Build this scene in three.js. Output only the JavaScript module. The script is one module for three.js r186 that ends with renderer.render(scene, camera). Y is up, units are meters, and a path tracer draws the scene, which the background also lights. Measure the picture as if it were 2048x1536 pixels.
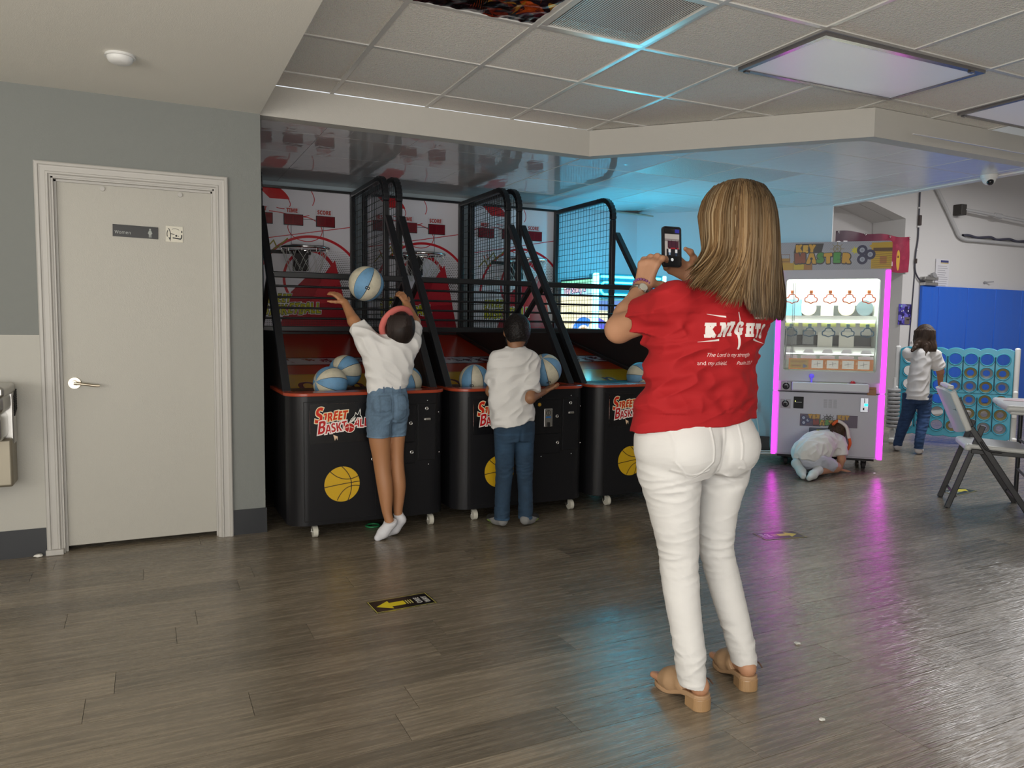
import * as THREE from 'three';
import { RoundedBoxGeometry } from 'three/addons/geometries/RoundedBoxGeometry.js';
import { mergeGeometries } from 'three/addons/utils/BufferGeometryUtils.js';
import { RectAreaLightUniformsLib } from 'three/addons/lights/RectAreaLightUniformsLib.js';
import { createNoise3D } from 'simplex-noise';

// ---------------------------------------------------------------- camera, exposure, daylight
const scene = new THREE.Scene();
const camera = new THREE.PerspectiveCamera(53.93, 2048 / 1536, 0.05, 60);
camera.position.set(0, 1.285, 0);
camera.rotation.set(THREE.MathUtils.degToRad(-4.507), THREE.MathUtils.degToRad(-25.83), THREE.MathUtils.degToRad(0.687), 'YXZ');
const renderer = new THREE.WebGLRenderer({ antialias: true });
renderer.toneMapping = THREE.LinearToneMapping;
renderer.toneMappingExposure = 1.0;
renderer.shadowMap.enabled = true;
RectAreaLightUniformsLib.init();
scene.background = new THREE.Color(0.9, 0.95, 1.0);      // overcast sky outside the windows
const V = (x, y, z) => new THREE.Vector3(x, y, z);
const HALL = 2.69, LOW = 2.505;

function rect(name, color, I, w, h, p, to, parent = scene) {
  const l = new THREE.RectAreaLight(new THREE.Color().setRGB(...color), I, w, h);
  l.name = name; l.position.set(...p); parent.add(l); l.updateMatrixWorld(true);
  parent.updateWorldMatrix(true, false); l.lookAt(parent.localToWorld(V(...to))); return l;
}
// daylight at the front windows (left wall and shop front, both behind the camera) and the sports hall's high lamps
rect('window_daylight', [1.0, 0.94, 0.84], 7.5, 3.9, 1.35, [-3.3, 1.4, 0.1], [0, 4.6, 0.1]);
rect('shopfront_daylight', [1.0, 0.96, 0.90], 8.5, 4.4, 1.7, [-0.9, 1.05, 2.25], [-0.9, 3.9, -0.6]);
for (const [x, z] of [[7.6, -4.6], [10.6, -5.0]]) rect('high_bay_light', [1.0, 0.98, 0.98], 32, 1.2, 0.6, [x, 3.5, z], [x, 0, z + 0.001]);

// ---------------------------------------------------------------- helpers
let seed = 12345;
const rnd = () => { seed = (seed * 1664525 + 1013904223) >>> 0; return seed / 4294967296; };
const rr = (a, b) => a + (b - a) * rnd();
const noise = createNoise3D(rnd);
const names = {};
const numbered = (n) => { const k = names[n] = (names[n] ?? -1) + 1; return k ? `${n}_${String(k).padStart(3, '0')}` : n; };
const rgb = (r, g, b) => new THREE.Color().setRGB(r, g, b);
const mat = (c, roughness = 0.6, o = {}) => new THREE.MeshStandardMaterial({ color: Array.isArray(c) ? rgb(...c) : new THREE.Color(c), roughness, ...o });
const phys = (c, roughness = 0.6, o = {}) => new THREE.MeshPhysicalMaterial({ color: Array.isArray(c) ? rgb(...c) : new THREE.Color(c), roughness, ...o });
const glow = (c, I, o = {}) => new THREE.MeshStandardMaterial({ color: 0x222222, roughness: 0.5, emissive: rgb(...c), emissiveIntensity: I, ...o });
function canv(w, h, draw, o = {}) {
  const c = document.createElement('canvas'); c.width = w; c.height = h; draw(c.getContext('2d'), w, h);
  const t = new THREE.CanvasTexture(c); if (!o.data) t.colorSpace = THREE.SRGBColorSpace;
  t.anisotropy = 8; if (o.repeat) { t.wrapS = t.wrapT = THREE.RepeatWrapping; } return t;
}
function dataTex(w, h, f, srgb = false) {
  const d = new Uint8Array(w * h * 4);
  for (let y = 0; y < h; y++) for (let x = 0; x < w; x++) { const c = f(x, y), i = (y * w + x) * 4; for (let k = 0; k < 3; k++) d[i + k] = Math.max(0, Math.min(255, Array.isArray(c) ? c[k] : c)); d[i + 3] = 255; }
  const t = new THREE.DataTexture(d, w, h); t.magFilter = THREE.LinearFilter; t.minFilter = THREE.LinearFilter; t.wrapS = t.wrapT = THREE.RepeatWrapping;
  if (srgb) t.colorSpace = THREE.SRGBColorSpace; t.needsUpdate = true; return t;
}
const prep = (g) => { g = g.index ? g.toNonIndexed() : g; for (const k of Object.keys(g.attributes)) if (!['position', 'normal', 'uv'].includes(k)) g.deleteAttribute(k); if (!g.attributes.uv) g.setAttribute('uv', new THREE.BufferAttribute(new Float32Array(g.attributes.position.count * 2), 2)); return g; };
const join = (list) => (list.length === 1 ? list[0] : mergeGeometries(list.map(prep), false));
const mv = (g, x, y, z, rx = 0, ry = 0, rz = 0) => { g.applyMatrix4(new THREE.Matrix4().makeRotationFromEuler(new THREE.Euler(rx, ry, rz)).setPosition(x, y, z)); return g; };
const box = (sx, sy, sz, x = 0, y = 0, z = 0, rx = 0, ry = 0, rz = 0) => mv(new THREE.BoxGeometry(sx, sy, sz), x, y, z, rx, ry, rz);
const rbox = (sx, sy, sz, r, x = 0, y = 0, z = 0, rx = 0, ry = 0, rz = 0) => mv(new RoundedBoxGeometry(sx, sy, sz, 2, r), x, y, z, rx, ry, rz);
const cyl = (r0, r1, h, x = 0, y = 0, z = 0, rx = 0, ry = 0, rz = 0, n = 20) => mv(new THREE.CylinderGeometry(r0, r1, h, n), x, y, z, rx, ry, rz);
const span = (x0, x1, y0, y1, z0, z1) => box(Math.abs(x1 - x0), Math.abs(y1 - y0), Math.abs(z1 - z0), (x0 + x1) / 2, (y0 + y1) / 2, (z0 + z1) / 2);
function bar(a, b, w, h = w, r = 0.004) {      // a box-section bar from a to b
  const A = V(...a), B = V(...b), L = A.distanceTo(B), d = B.clone().sub(A).normalize();
  const g = r ? new RoundedBoxGeometry(w, h, L, 1, r) : new THREE.BoxGeometry(w, h, L);
  const up = Math.abs(d.y) > 0.999 ? V(0, 0, 1) : V(0, 1, 0), x = up.clone().cross(d).normalize(), y = d.clone().cross(x);
  g.applyMatrix4(new THREE.Matrix4().makeBasis(x, y, d).setPosition(A.add(B).multiplyScalar(0.5))); return g;
}
function rod(a, b, r, n = 8) {
  const A = V(...a), B = V(...b), L = A.distanceTo(B), g = new THREE.CylinderGeometry(r, r, L, n);
  g.applyQuaternion(new THREE.Quaternion().setFromUnitVectors(V(0, 1, 0), B.clone().sub(A).normalize())); const m = A.add(B).multiplyScalar(0.5); g.translate(m.x, m.y, m.z); return g;
}
const tube = (pts, r, seg = 40, n = 8) => new THREE.TubeGeometry(new THREE.CatmullRomCurve3(pts.map((p) => V(...p))), seg, r, n);
function poly(pts, depth, bevel = 0) {         // polygon in x,y extruded towards +z
  const s = new THREE.Shape(pts.map((p) => new THREE.Vector2(...p)));
  return new THREE.ExtrudeGeometry(s, { depth, bevelEnabled: bevel > 0, bevelSize: bevel, bevelThickness: bevel, bevelSegments: 2, curveSegments: 10 });
}
const plan = (pts, y0, y1) => { const g = poly(pts.map(([x, z]) => [x, -z]), y1 - y0); g.rotateX(-Math.PI / 2); g.translate(0, y0, 0); return g; };   // floor-plan polygon (x,z) from y0 to y1
function mesh(name, geo, material, parent, label) {
  const m = new THREE.Mesh(Array.isArray(geo) ? join(geo) : geo, material); m.name = name; m.castShadow = m.receiveShadow = true;
  if (label) m.userData.label = label; if (parent) parent.add(m); return m;
}
function tag(o, label, category, group) { o.userData.label = label; o.userData.category = category; if (group) o.userData.group = group; return o; }
function thing(name, label, category, p = [0, 0, 0], turn = 0, group) { const g = new THREE.Group(); g.name = numbered(name); g.position.set(...p); g.rotation.y = turn; scene.add(g); return tag(g, label, category, group); }
function solo(name, geo, material, label, category, group) { const m = mesh(numbered(name), geo, material, scene); return tag(m, label, category, group); }
function struct(name, geo, material) { const o = geo ? mesh(numbered(name), geo, material, scene) : new THREE.Group(); if (!geo) { o.name = numbered(name); scene.add(o); } o.userData.kind = 'structure'; return o; }
const flat = (w, h) => new THREE.PlaneGeometry(w, h);
const plate = (w, h, t = 0.004) => { const g = new THREE.BoxGeometry(w, h, t); return g; };   // print on the front: uv 0..1 on each face

// ---------------------------------------------------------------- shared materials
const fine = dataTex(256, 256, () => 128 + (rnd() - 0.5) * 190);
const fineAt = (r) => { const t = fine.clone(); t.repeat.set(r, r); t.needsUpdate = true; return t; };
const wallBump = { bumpMap: fineAt(3), bumpScale: 0.0006 };
const M = {
  greyWall: mat([0.22, 0.232, 0.222], 0.75, wallBump), cream: mat([0.5, 0.49, 0.45], 0.7, wallBump), whiteWall: mat([0.66, 0.65, 0.64], 0.8, wallBump),
  drywall: mat([0.78, 0.76, 0.70], 0.85, wallBump), blueWall: mat([0.50, 0.60, 0.66], 0.7, wallBump), base: mat([0.012, 0.014, 0.018], 0.4),
  trim: mat([0.5, 0.485, 0.46], 0.45), door: mat([0.47, 0.455, 0.41], 0.5, wallBump), steel: mat([0.55, 0.54, 0.52], 0.32, { metalness: 1 }), chrome: mat([0.8, 0.8, 0.8], 0.12, { metalness: 1 }),
  nickel: mat([0.55, 0.48, 0.38], 0.3, { metalness: 1 }), soffit: mat([0.56, 0.54, 0.50], 0.85, wallBump), black: mat([0.014, 0.014, 0.016], 0.38), blackSatin: phys([0.013, 0.013, 0.015], 0.34), blackMatt: mat([0.012, 0.012, 0.013], 0.7),
  white: mat([0.75, 0.75, 0.74], 0.45), whitePlastic: mat([0.70, 0.70, 0.70], 0.4), grey: mat([0.28, 0.28, 0.29], 0.5), red: mat([0.5, 0.02, 0.02], 0.4), yellow: mat([0.7, 0.5, 0.02], 0.45),
};
// ---------------------------------------------------------------- floor of plank after plank
{
  const W = 1024, H = 1536, rows = 8, tones = [];
  for (let i = 0; i < rows; i++) tones.push(rr(0.92, 1.06));
  const grain = (x, y) => { const r = Math.floor(y / (H / rows)), n1 = noise(x / 260, y / 5, r * 9), n2 = noise(x / 60, y / 2.2, r * 7 + 3), n3 = noise(x / 330, y / 26, r * 5 + 40); return [r, n1, n2, n3]; };
  const col = dataTex(W, H, (x, y) => { const [r, a, b, c] = grain(x, y), k = tones[r] * (1 + 0.085 * a + 0.05 * b + 0.11 * c); return [120 * k, 110 * k, 95 * k]; }, true);
  const bmp = dataTex(W, H, (x, y) => { const [, a, b] = grain(x, y); return 128 + 45 * a + 35 * b; });
  const rgh = dataTex(W, H, (x, y) => { const [, a, b, c] = grain(x, y); return 255 * (0.25 + 0.05 * a + 0.04 * b + 0.04 * c); });
  const floor = struct('floor', plan([[-3.6, 2.55], [14.2, 2.55], [14.2, -9], [-3.6, -9]], -0.12, -0.0125), mat([0.02, 0.018, 0.015], 0.6));
  const mats = [1, 0.93, 1.06].map((k) => phys([k, k, k], 1, { ior: 1.75, map: col, bumpMap: bmp, bumpScale: 0.0012, roughnessMap: rgh }));
  const PW = 0.1765, PL = 1.22, gap = 0.0016, geos = [];
  for (let v = 0; v < rows; v++) {
    const g = new THREE.BoxGeometry(PL - gap, 0.012, PW - gap), p = g.attributes.position, uv = g.attributes.uv, n = g.attributes.normal;
    for (let i = 0; i < p.count; i++) uv.setXY(i, p.getX(i) / PL + 0.5, (v + 0.5 + (p.getZ(i) / PW) * 0.94) / rows);
    geos.push(g);
  }
  const far = [];
  for (let r = -15; r < 46; r++) {
    const z = -0.29 - r * PW, shift = ((r * 0.4142) % 1) * PL + (r % 3) * 0.21;
    for (let i = -4; i < 13; i++) {
      const x = i * PL + shift - 1; if (x < -4 || x > 14) continue;
      const near = z < -0.55 && z > -6.1 && x > -2.1 + Math.min(0, (z + 3)) * 0.1 && x < 1.6 + -z * 1.35 && !(x < 0.5 && z < -4.75) && !(z < -5.4 && x < 4.8);
      const g = geos[Math.floor(rnd() * rows)], y = -0.006 - rnd() * 0.0004, tilt = (rnd() - 0.5) * 0.0012, yaw = rnd() < 0.5 ? Math.PI : 0;
      if (near) { const m = mesh('floor_plank', g, mats[Math.floor(rnd() * 3)], floor); m.position.set(x, y, z); m.rotation.set(tilt, yaw, 0); m.updateMatrix(); }
      else if (!(x < 0.2 && z < -5.2)) far.push(mv(g.clone(), x, y, z, 0, yaw, 0));
    }
  }
  mesh('floor_plank', far, mats[0], floor).userData.kind = 'stuff';
}

// ---------------------------------------------------------------- tiled ceilings
function clip(poly0, region) {                  // keeps the part of a polygon inside a convex region (both counter-clockwise in x,-z or clockwise alike)
  let out = poly0; const area = region.reduce((s, p, i) => { const q = region[(i + 1) % region.length]; return s + p[0] * q[1] - q[0] * p[1]; }, 0), sg = Math.sign(area);
  for (let i = 0; i < region.length && out.length; i++) {
    const a = region[i], b = region[(i + 1) % region.length], inp = out; out = [];
    const side = (p) => sg * ((b[0] - a[0]) * (p[1] - a[1]) - (b[1] - a[1]) * (p[0] - a[0]));
    inp.forEach((p, j) => { const q = inp[(j + 1) % inp.length], sp = side(p), sq = side(q); if (sp >= 0) out.push(p); if (sp * sq < 0) { const t = sp / (sp - sq); out.push([p[0] + (q[0] - p[0]) * t, p[1] + (q[1] - p[1]) * t]); } });
  }
  return out;
}
const areaOf = (q) => Math.abs(q.reduce((s, p, i) => { const r = q[(i + 1) % q.length]; return s + p[0] * r[1] - r[0] * p[1]; }, 0)) / 2;
const T = 0.614, GX = 1.06, GZ = -3.276;
const tileCol = dataTex(256, 256, () => { const k = rnd(); return k < 0.05 ? [196, 194, 190] : [232 + rnd() * 14, 230 + rnd() * 14, 226 + rnd() * 14]; }, true);
const tileBmp = dataTex(256, 256, (x, y) => 150 + 60 * noise(x / 3.2, y / 3.2, 1) + 45 * noise(x / 7, y / 7, 5));
const tileMats = [0.96, 0.92, 1.0].map((k) => mat([k, k * 0.985, k * 0.96], 0.9, { map: tileCol, bumpMap: tileBmp, bumpScale: 0.004 }));
const tee = mat([0.66, 0.65, 0.63], 0.22);
{
  const ceiling = struct('ceiling', plan([[0.5, 2.5], [7.6, 2.5], [7.6, -3.5], [4.3, -3.5], [3.0, -4.95], [0.5, -4.95]], HALL + 0.16, HALL + 0.24), M.drywall);
  const g = new RoundedBoxGeometry(T - 0.012, 0.016, T - 0.012, 1, 0.004);
  { const p = g.attributes.position, uv = g.attributes.uv; for (let i = 0; i < p.count; i++) uv.setXY(i, p.getX(i) / T + 0.5, p.getZ(i) / T + 0.5); }
  const skip = (i, j) => (j === 0 && (i === 0 || i === 1 || i === 3 || i === 4 || i === 6 || i === 7));
  for (let i = -1; i < 11; i++) for (let j = -3; j < 9; j++) {
    const x = GX + (i + 0.5) * T, z = GZ + (j + 0.5) * T; if (skip(i, j)) continue;
    if (z < -4.95 || x > 7.5) continue; if (z < -3.43 && x > 3.2 + (z + 4.8) * 0.95 + 0.75) continue;
    const y = HALL + 0.008 + rnd() * 0.002;
    if (z < -4.5) { const w = GZ - 2 * T, d = w + 4.785; const m = mesh('ceiling_tile', box(T - 0.012, 0.016, d, 0, 0, 0), tileMats[i & 1], ceiling); m.position.set(x, y, w - d / 2); continue; }
    if (i === -1) { const m = mesh('ceiling_tile', box(0.42, 0.016, T - 0.012), tileMats[(j + 9) % 3], ceiling); m.position.set(GX - 0.216, y, z); continue; }
    const m = mesh('ceiling_tile', g, tileMats[Math.floor(rnd() * 3)], ceiling); m.position.set(x, y, z); m.rotation.y = Math.floor(rnd() * 4) * Math.PI / 2;
  }
  for (let i = 0; i < 11; i++) { const x = GX + i * T, z0 = x > 3.0 ? (x > 4.2 ? -3.43 : -4.78 + (x - 2.92) * 1.05) : -4.785; mesh('grid_bar', span(x - 0.012, x + 0.012, HALL - 0.005, HALL + 0.002, z0, 2.38), tee, ceiling); }
  for (let j = -2; j < 9; j++) { const z = GZ + j * T, x1 = z < -3.4 ? 2.92 + (z + 4.82) * 0.93 : 7.5; mesh('grid_bar', span(0.635, x1, HALL - 0.0045, HALL + 0.0025, z - 0.012, z + 0.012), tee, ceiling); }
}
// low glossy ceiling over the alcove
const lowL = [[0.63, -4.8], [2.915, -4.8], [2.915, -6.95], [0.63, -6.95]], lowR = [[2.915, -4.8], [4.2, -3.435], [6.12, -3.435], [6.2, -5.5], [4.87, -6.95], [2.915, -6.95]];
{
  const low = struct('ceiling', plan([[0.63, -4.82], [2.915, -4.82], [4.2, -3.45], [6.1, -3.45], [6.2, -5.5], [4.87, -6.96], [0.63, -6.96]], LOW + 0.05, LOW + 0.09), M.drywall);
  const wav = dataTex(256, 256, (x, y) => 128 + 70 * noise(x / 70, y / 70, 3) + 25 * noise(x / 22, y / 22, 8)); 
  const gloss = [0.58, 0.58, 0.59].map((k) => phys([k, k * 0.98, k * 0.98], 0.04, { ior: 2.4, bumpMap: wav, bumpScale: 0.0012 }));
  const semi = [0.68, 0.62, 0.72].map((k) => phys([k, k, k], 0.2, { bumpMap: wav, bumpScale: 0.0015 }));
  const rough = mat([0.66, 0.66, 0.66], 0.45, { map: tileCol, bumpMap: tileBmp, bumpScale: 0.004 });
  for (const [reg, side] of [[lowL, 0], [lowR, 1]]) for (let i = -1; i < 9; i++) for (let j = -7; j < 1; j++) {
    const x0 = GX + i * T + (side ? 0.005 : -0.005), z0 = GZ + j * T, e = side ? 0.007 : 0.0012;
    const q = clip([[x0 + e, z0 + e], [x0 + T - e, z0 + e], [x0 + T - e, z0 + T - e], [x0 + e, z0 + T - e]], reg);
    if (q.length < 3 || areaOf(q) < 0.006) continue;
    const g = plan(q, LOW + 0.003, LOW + 0.017), p = g.attributes.position, uv = g.attributes.uv; for (let k = 0; k < p.count; k++) uv.setXY(k, p.getX(k) / T, p.getZ(k) / T);
    const m = mesh('ceiling_tile', g, side && x0 > 3.4 && z0 < -4.4 && z0 > -5.3 && rnd() < 0.45 ? rough : (x0 < 3.2 ? gloss : semi)[Math.floor(rnd() * 3)], low);
  }
  for (let i = 3; i < 9; i++) { const x = GX + i * T, z1 = x < 2.92 ? -4.8 : Math.min(-3.44, -4.8 + (x - 2.915) * 1.06), z0 = x > 4.87 ? -6.95 + (x - 4.87) * 1.09 : -6.95; mesh('grid_bar', span(x - 0.006, x + 0.006, LOW + 0.001, LOW + 0.006, z0, z1), tee, low); }
  for (let j = -5; j < 1; j++) { const z = GZ + j * T, x0 = z < -4.8 ? 2.925 : 2.93 + (z + 4.8) * 0.94, x1 = z > -5.5 ? 6.12 : 6.2 + (z + 5.5) * 0.917; mesh('grid_bar', span(x0, x1, LOW + 0.0014, LOW + 0.0064, z - 0.006, z + 0.006), tee, low); }
  mesh('edge_trim', [bar([6.13, LOW, -3.44], [6.21, LOW, -5.49], 0.05, 0.014, 0), bar([6.09, LOW + 0.003, -3.44], [6.17, LOW + 0.003, -5.45], 0.02, 0.02, 0)], M.white, low);
  // the tile that has slipped in the far corner
  const dip = plan([[4.52, -6.9], [4.84, -6.9], [4.84, -6.62]], 0, 0.014); const dm = mesh('ceiling_tile', dip.translate(-4.6, 0, 6.9), mat([0.30, 0.27, 0.22], 0.9), low); dm.position.set(4.6, LOW - 0.012, -6.9); dm.rotation.x = 0.22;
}
struct('soffit', [plan([[0.63, -4.785], [2.915, -4.785], [4.2, -3.43], [7.6, -3.43], [7.6, -3.53], [4.24, -3.53], [2.955, -4.885], [0.63, -4.885]], LOW, HALL - 0.003)], M.soffit);
struct('ceiling', plan([[-3.6, 2.5], [0.63, 2.5], [0.63, -4.78], [-3.6, -4.78]], 2.5, 2.86), M.drywall);

// ---------------------------------------------------------------- walls
{
  const w = struct('wall_back', [span(-3.6, -0.44, 0, 2.5, -4.87, -4.741), span(-0.44, 0.37, 2.04, 2.5, -4.87, -4.741), span(0.37, 0.63, 0, 2.5, -4.87, -4.741)], M.greyWall);
  mesh('wainscot', span(-3.4, -0.512, 0, 1.199, -4.741, -4.735), M.cream, w, 'off-white lower wall panel');
  struct('wall_left_alcove', [span(0.53, 0.63, 0, 2.6, -6.96, -4.87)], M.greyWall);
  struct('wall_alcove_back', [span(0.5, 4.95, 0, 2.6, -7.08, -6.96)], M.blueWall);
  struct('wall_diagonal', [plan([[4.87, -6.96], [6.2, -5.5], [6.3, -5.58], [4.98, -7.07]], 0, 2.62)], M.blueWall);
  mesh('end_cap', plan([[6.2, -5.5], [6.215, -5.51], [6.305, -5.59], [6.3, -5.58]], 0, 2.5), M.whiteWall, scene.getObjectByName('wall_diagonal'));
  struct('baseboard_back', [span(-3.4, -0.515, 0, 0.152, -4.735, -4.728)], M.base);
  struct('baseboard_corner', [span(0.443, 0.637, 0, 0.152, -4.741, -4.733), span(0.63, 0.637, 0, 0.152, -4.741, -6.9)], M.base);
  struct('baseboard_diagonal', [plan([[4.87, -6.94], [6.2, -5.48], [6.206, -5.485], [4.876, -6.946]].map(([x, z]) => [x - 0.008, z + 0.008]), 0, 0.15)], M.base);
  struct('baseboard_alcove', [span(0.64, 4.88, 0, 0.15, -6.96, -6.95)], M.base);
  // window wall on the left, shop front behind the camera
  struct('wall_left', [span(-3.6, -3.42, 0, 0.82, -4.87, 2.55), span(-3.6, -3.42, 2.18, 2.86, -4.87, 2.55), span(-3.6, -3.42, 0.82, 2.18, -4.87, -1.9), span(-3.6, -3.42, 0.82, 2.18, 2.1, 2.55)], M.cream);
  struct('wall_front', [span(-3.6, -3.1, 0, 2.86, 2.4, 2.55), span(1.3, 7.6, 0, 2.86, 2.4, 2.55), span(-3.1, 1.3, 0, 0.25, 2.4, 2.55), span(-3.1, 1.3, 2.15, 2.86, 2.4, 2.55)], M.cream);
  const pane = phys([1, 1, 1], 0.02, { transmission: 1, thickness: 0 });
  const w1 = struct('window_1'); mesh('window_frame', [span(-3.47, -3.42, 0.82, 0.87, -1.9, 2.1), span(-3.47, -3.42, 2.13, 2.18, -1.9, 2.1), ...[-1.9, -0.58, 0.74, 2.05].map((z) => span(-3.47, -3.42, 0.87, 2.13, z, z + 0.05))], M.trim, w1);
  mesh('pane', span(-3.46, -3.455, 0.85, 2.15, -1.88, 2.08), pane, w1);
  const w2 = struct('window_2'); mesh('window_frame', [span(-3.1, 1.3, 0.25, 0.3, 2.42, 2.47), span(-3.1, 1.3, 2.1, 2.15, 2.42, 2.47), ...[-3.1, -1.65, -0.2, 1.25].map((x) => span(x, x + 0.05, 0.3, 2.1, 2.42, 2.47))], M.trim, w2);
  mesh('pane', span(-3.08, 1.28, 0.28, 2.12, 2.45, 2.455), pane, w2);
  // sports hall beyond
  const gw = struct('wall_gym', [span(4.4, 7.98, 0, 3.8, -7.7, -7.5), span(9.925, 14.2, 0, 3.8, -7.7, -7.5), poly([[7.98, 3.06], [9.2, 3.06], [9.925, 2.88], [9.925, 3.8], [7.98, 3.8]], 0.2).translate(0, 0, -7.7)], M.whiteWall);
  mesh('arch_jamb', [plan([[9.925, -7.701], [9.925, -8.05], [10.02, -8.05], [10.02, -7.701]], 0, 2.9), poly([[9.2, 3.06], [9.925, 2.88], [9.925, 3.02], [9.2, 3.2]], 0.35).translate(0, 0, -8.06), span(7.6, 9.22, 3.06, 3.16, -8.06, -7.701)], M.whiteWall, gw);
  struct('wall_niche', [span(7, 10.2, 0, 3.8, -8.2, -8.06)], M.whiteWall);
  struct('wall_right', [span(14.05, 14.2, 0, 3.8, -8, -1.2)], M.whiteWall);
  struct('wall_hall_right', [span(7.5, 7.62, 0, 3.8, -1.3, 2.55), span(7.5, 14.1, 0, 3.8, -1.42, -1.3)], M.whiteWall);
  struct('wall_gym_upper', [span(6.13, 7.62, HALL - 0.003, 3.8, -3.53, -3.43), span(7.5, 7.62, HALL, 3.8, -3.43, -1.42), plan([[6.13, -3.43], [6.2, -3.43], [6.29, -5.55], [6.2, -5.5]], LOW + 0.01, 3.8), plan([[6.2, -5.5], [6.29, -5.55], [4.98, -7.07], [4.87, -6.96]], 2.62, 3.8)], M.whiteWall);
  struct('ceiling', [plan([[4.4, -1.2], [14.2, -1.2], [14.2, -8.2], [4.4, -8.2]], 3.8, 3.95)], M.whiteWall);
}
// high-bay lamps of the sports hall
for (const [x, z, k] of [[8.2, -5.0, 'nearer the basketball machines'], [10.6, -5.0, 'farther along the sports hall']]) {
  const t = thing('high_bay_lamp', `flat white high-bay lamp under the sports hall ceiling ${k}`, 'lamp', [x, 3.56, z]);
  mesh('housing', [rbox(1.26, 0.06, 0.66, 0.01, 0, 0.03, 0), rod([-0.5, 0.06, 0], [-0.5, 0.235, 0], 0.006), rod([0.5, 0.06, 0], [0.5, 0.235, 0], 0.006)], M.white, t); mesh('diffuser', box(1.2, 0.01, 0.6, 0, -0.004, 0), glow([1, 0.97, 0.97], 3), t);
}

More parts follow.
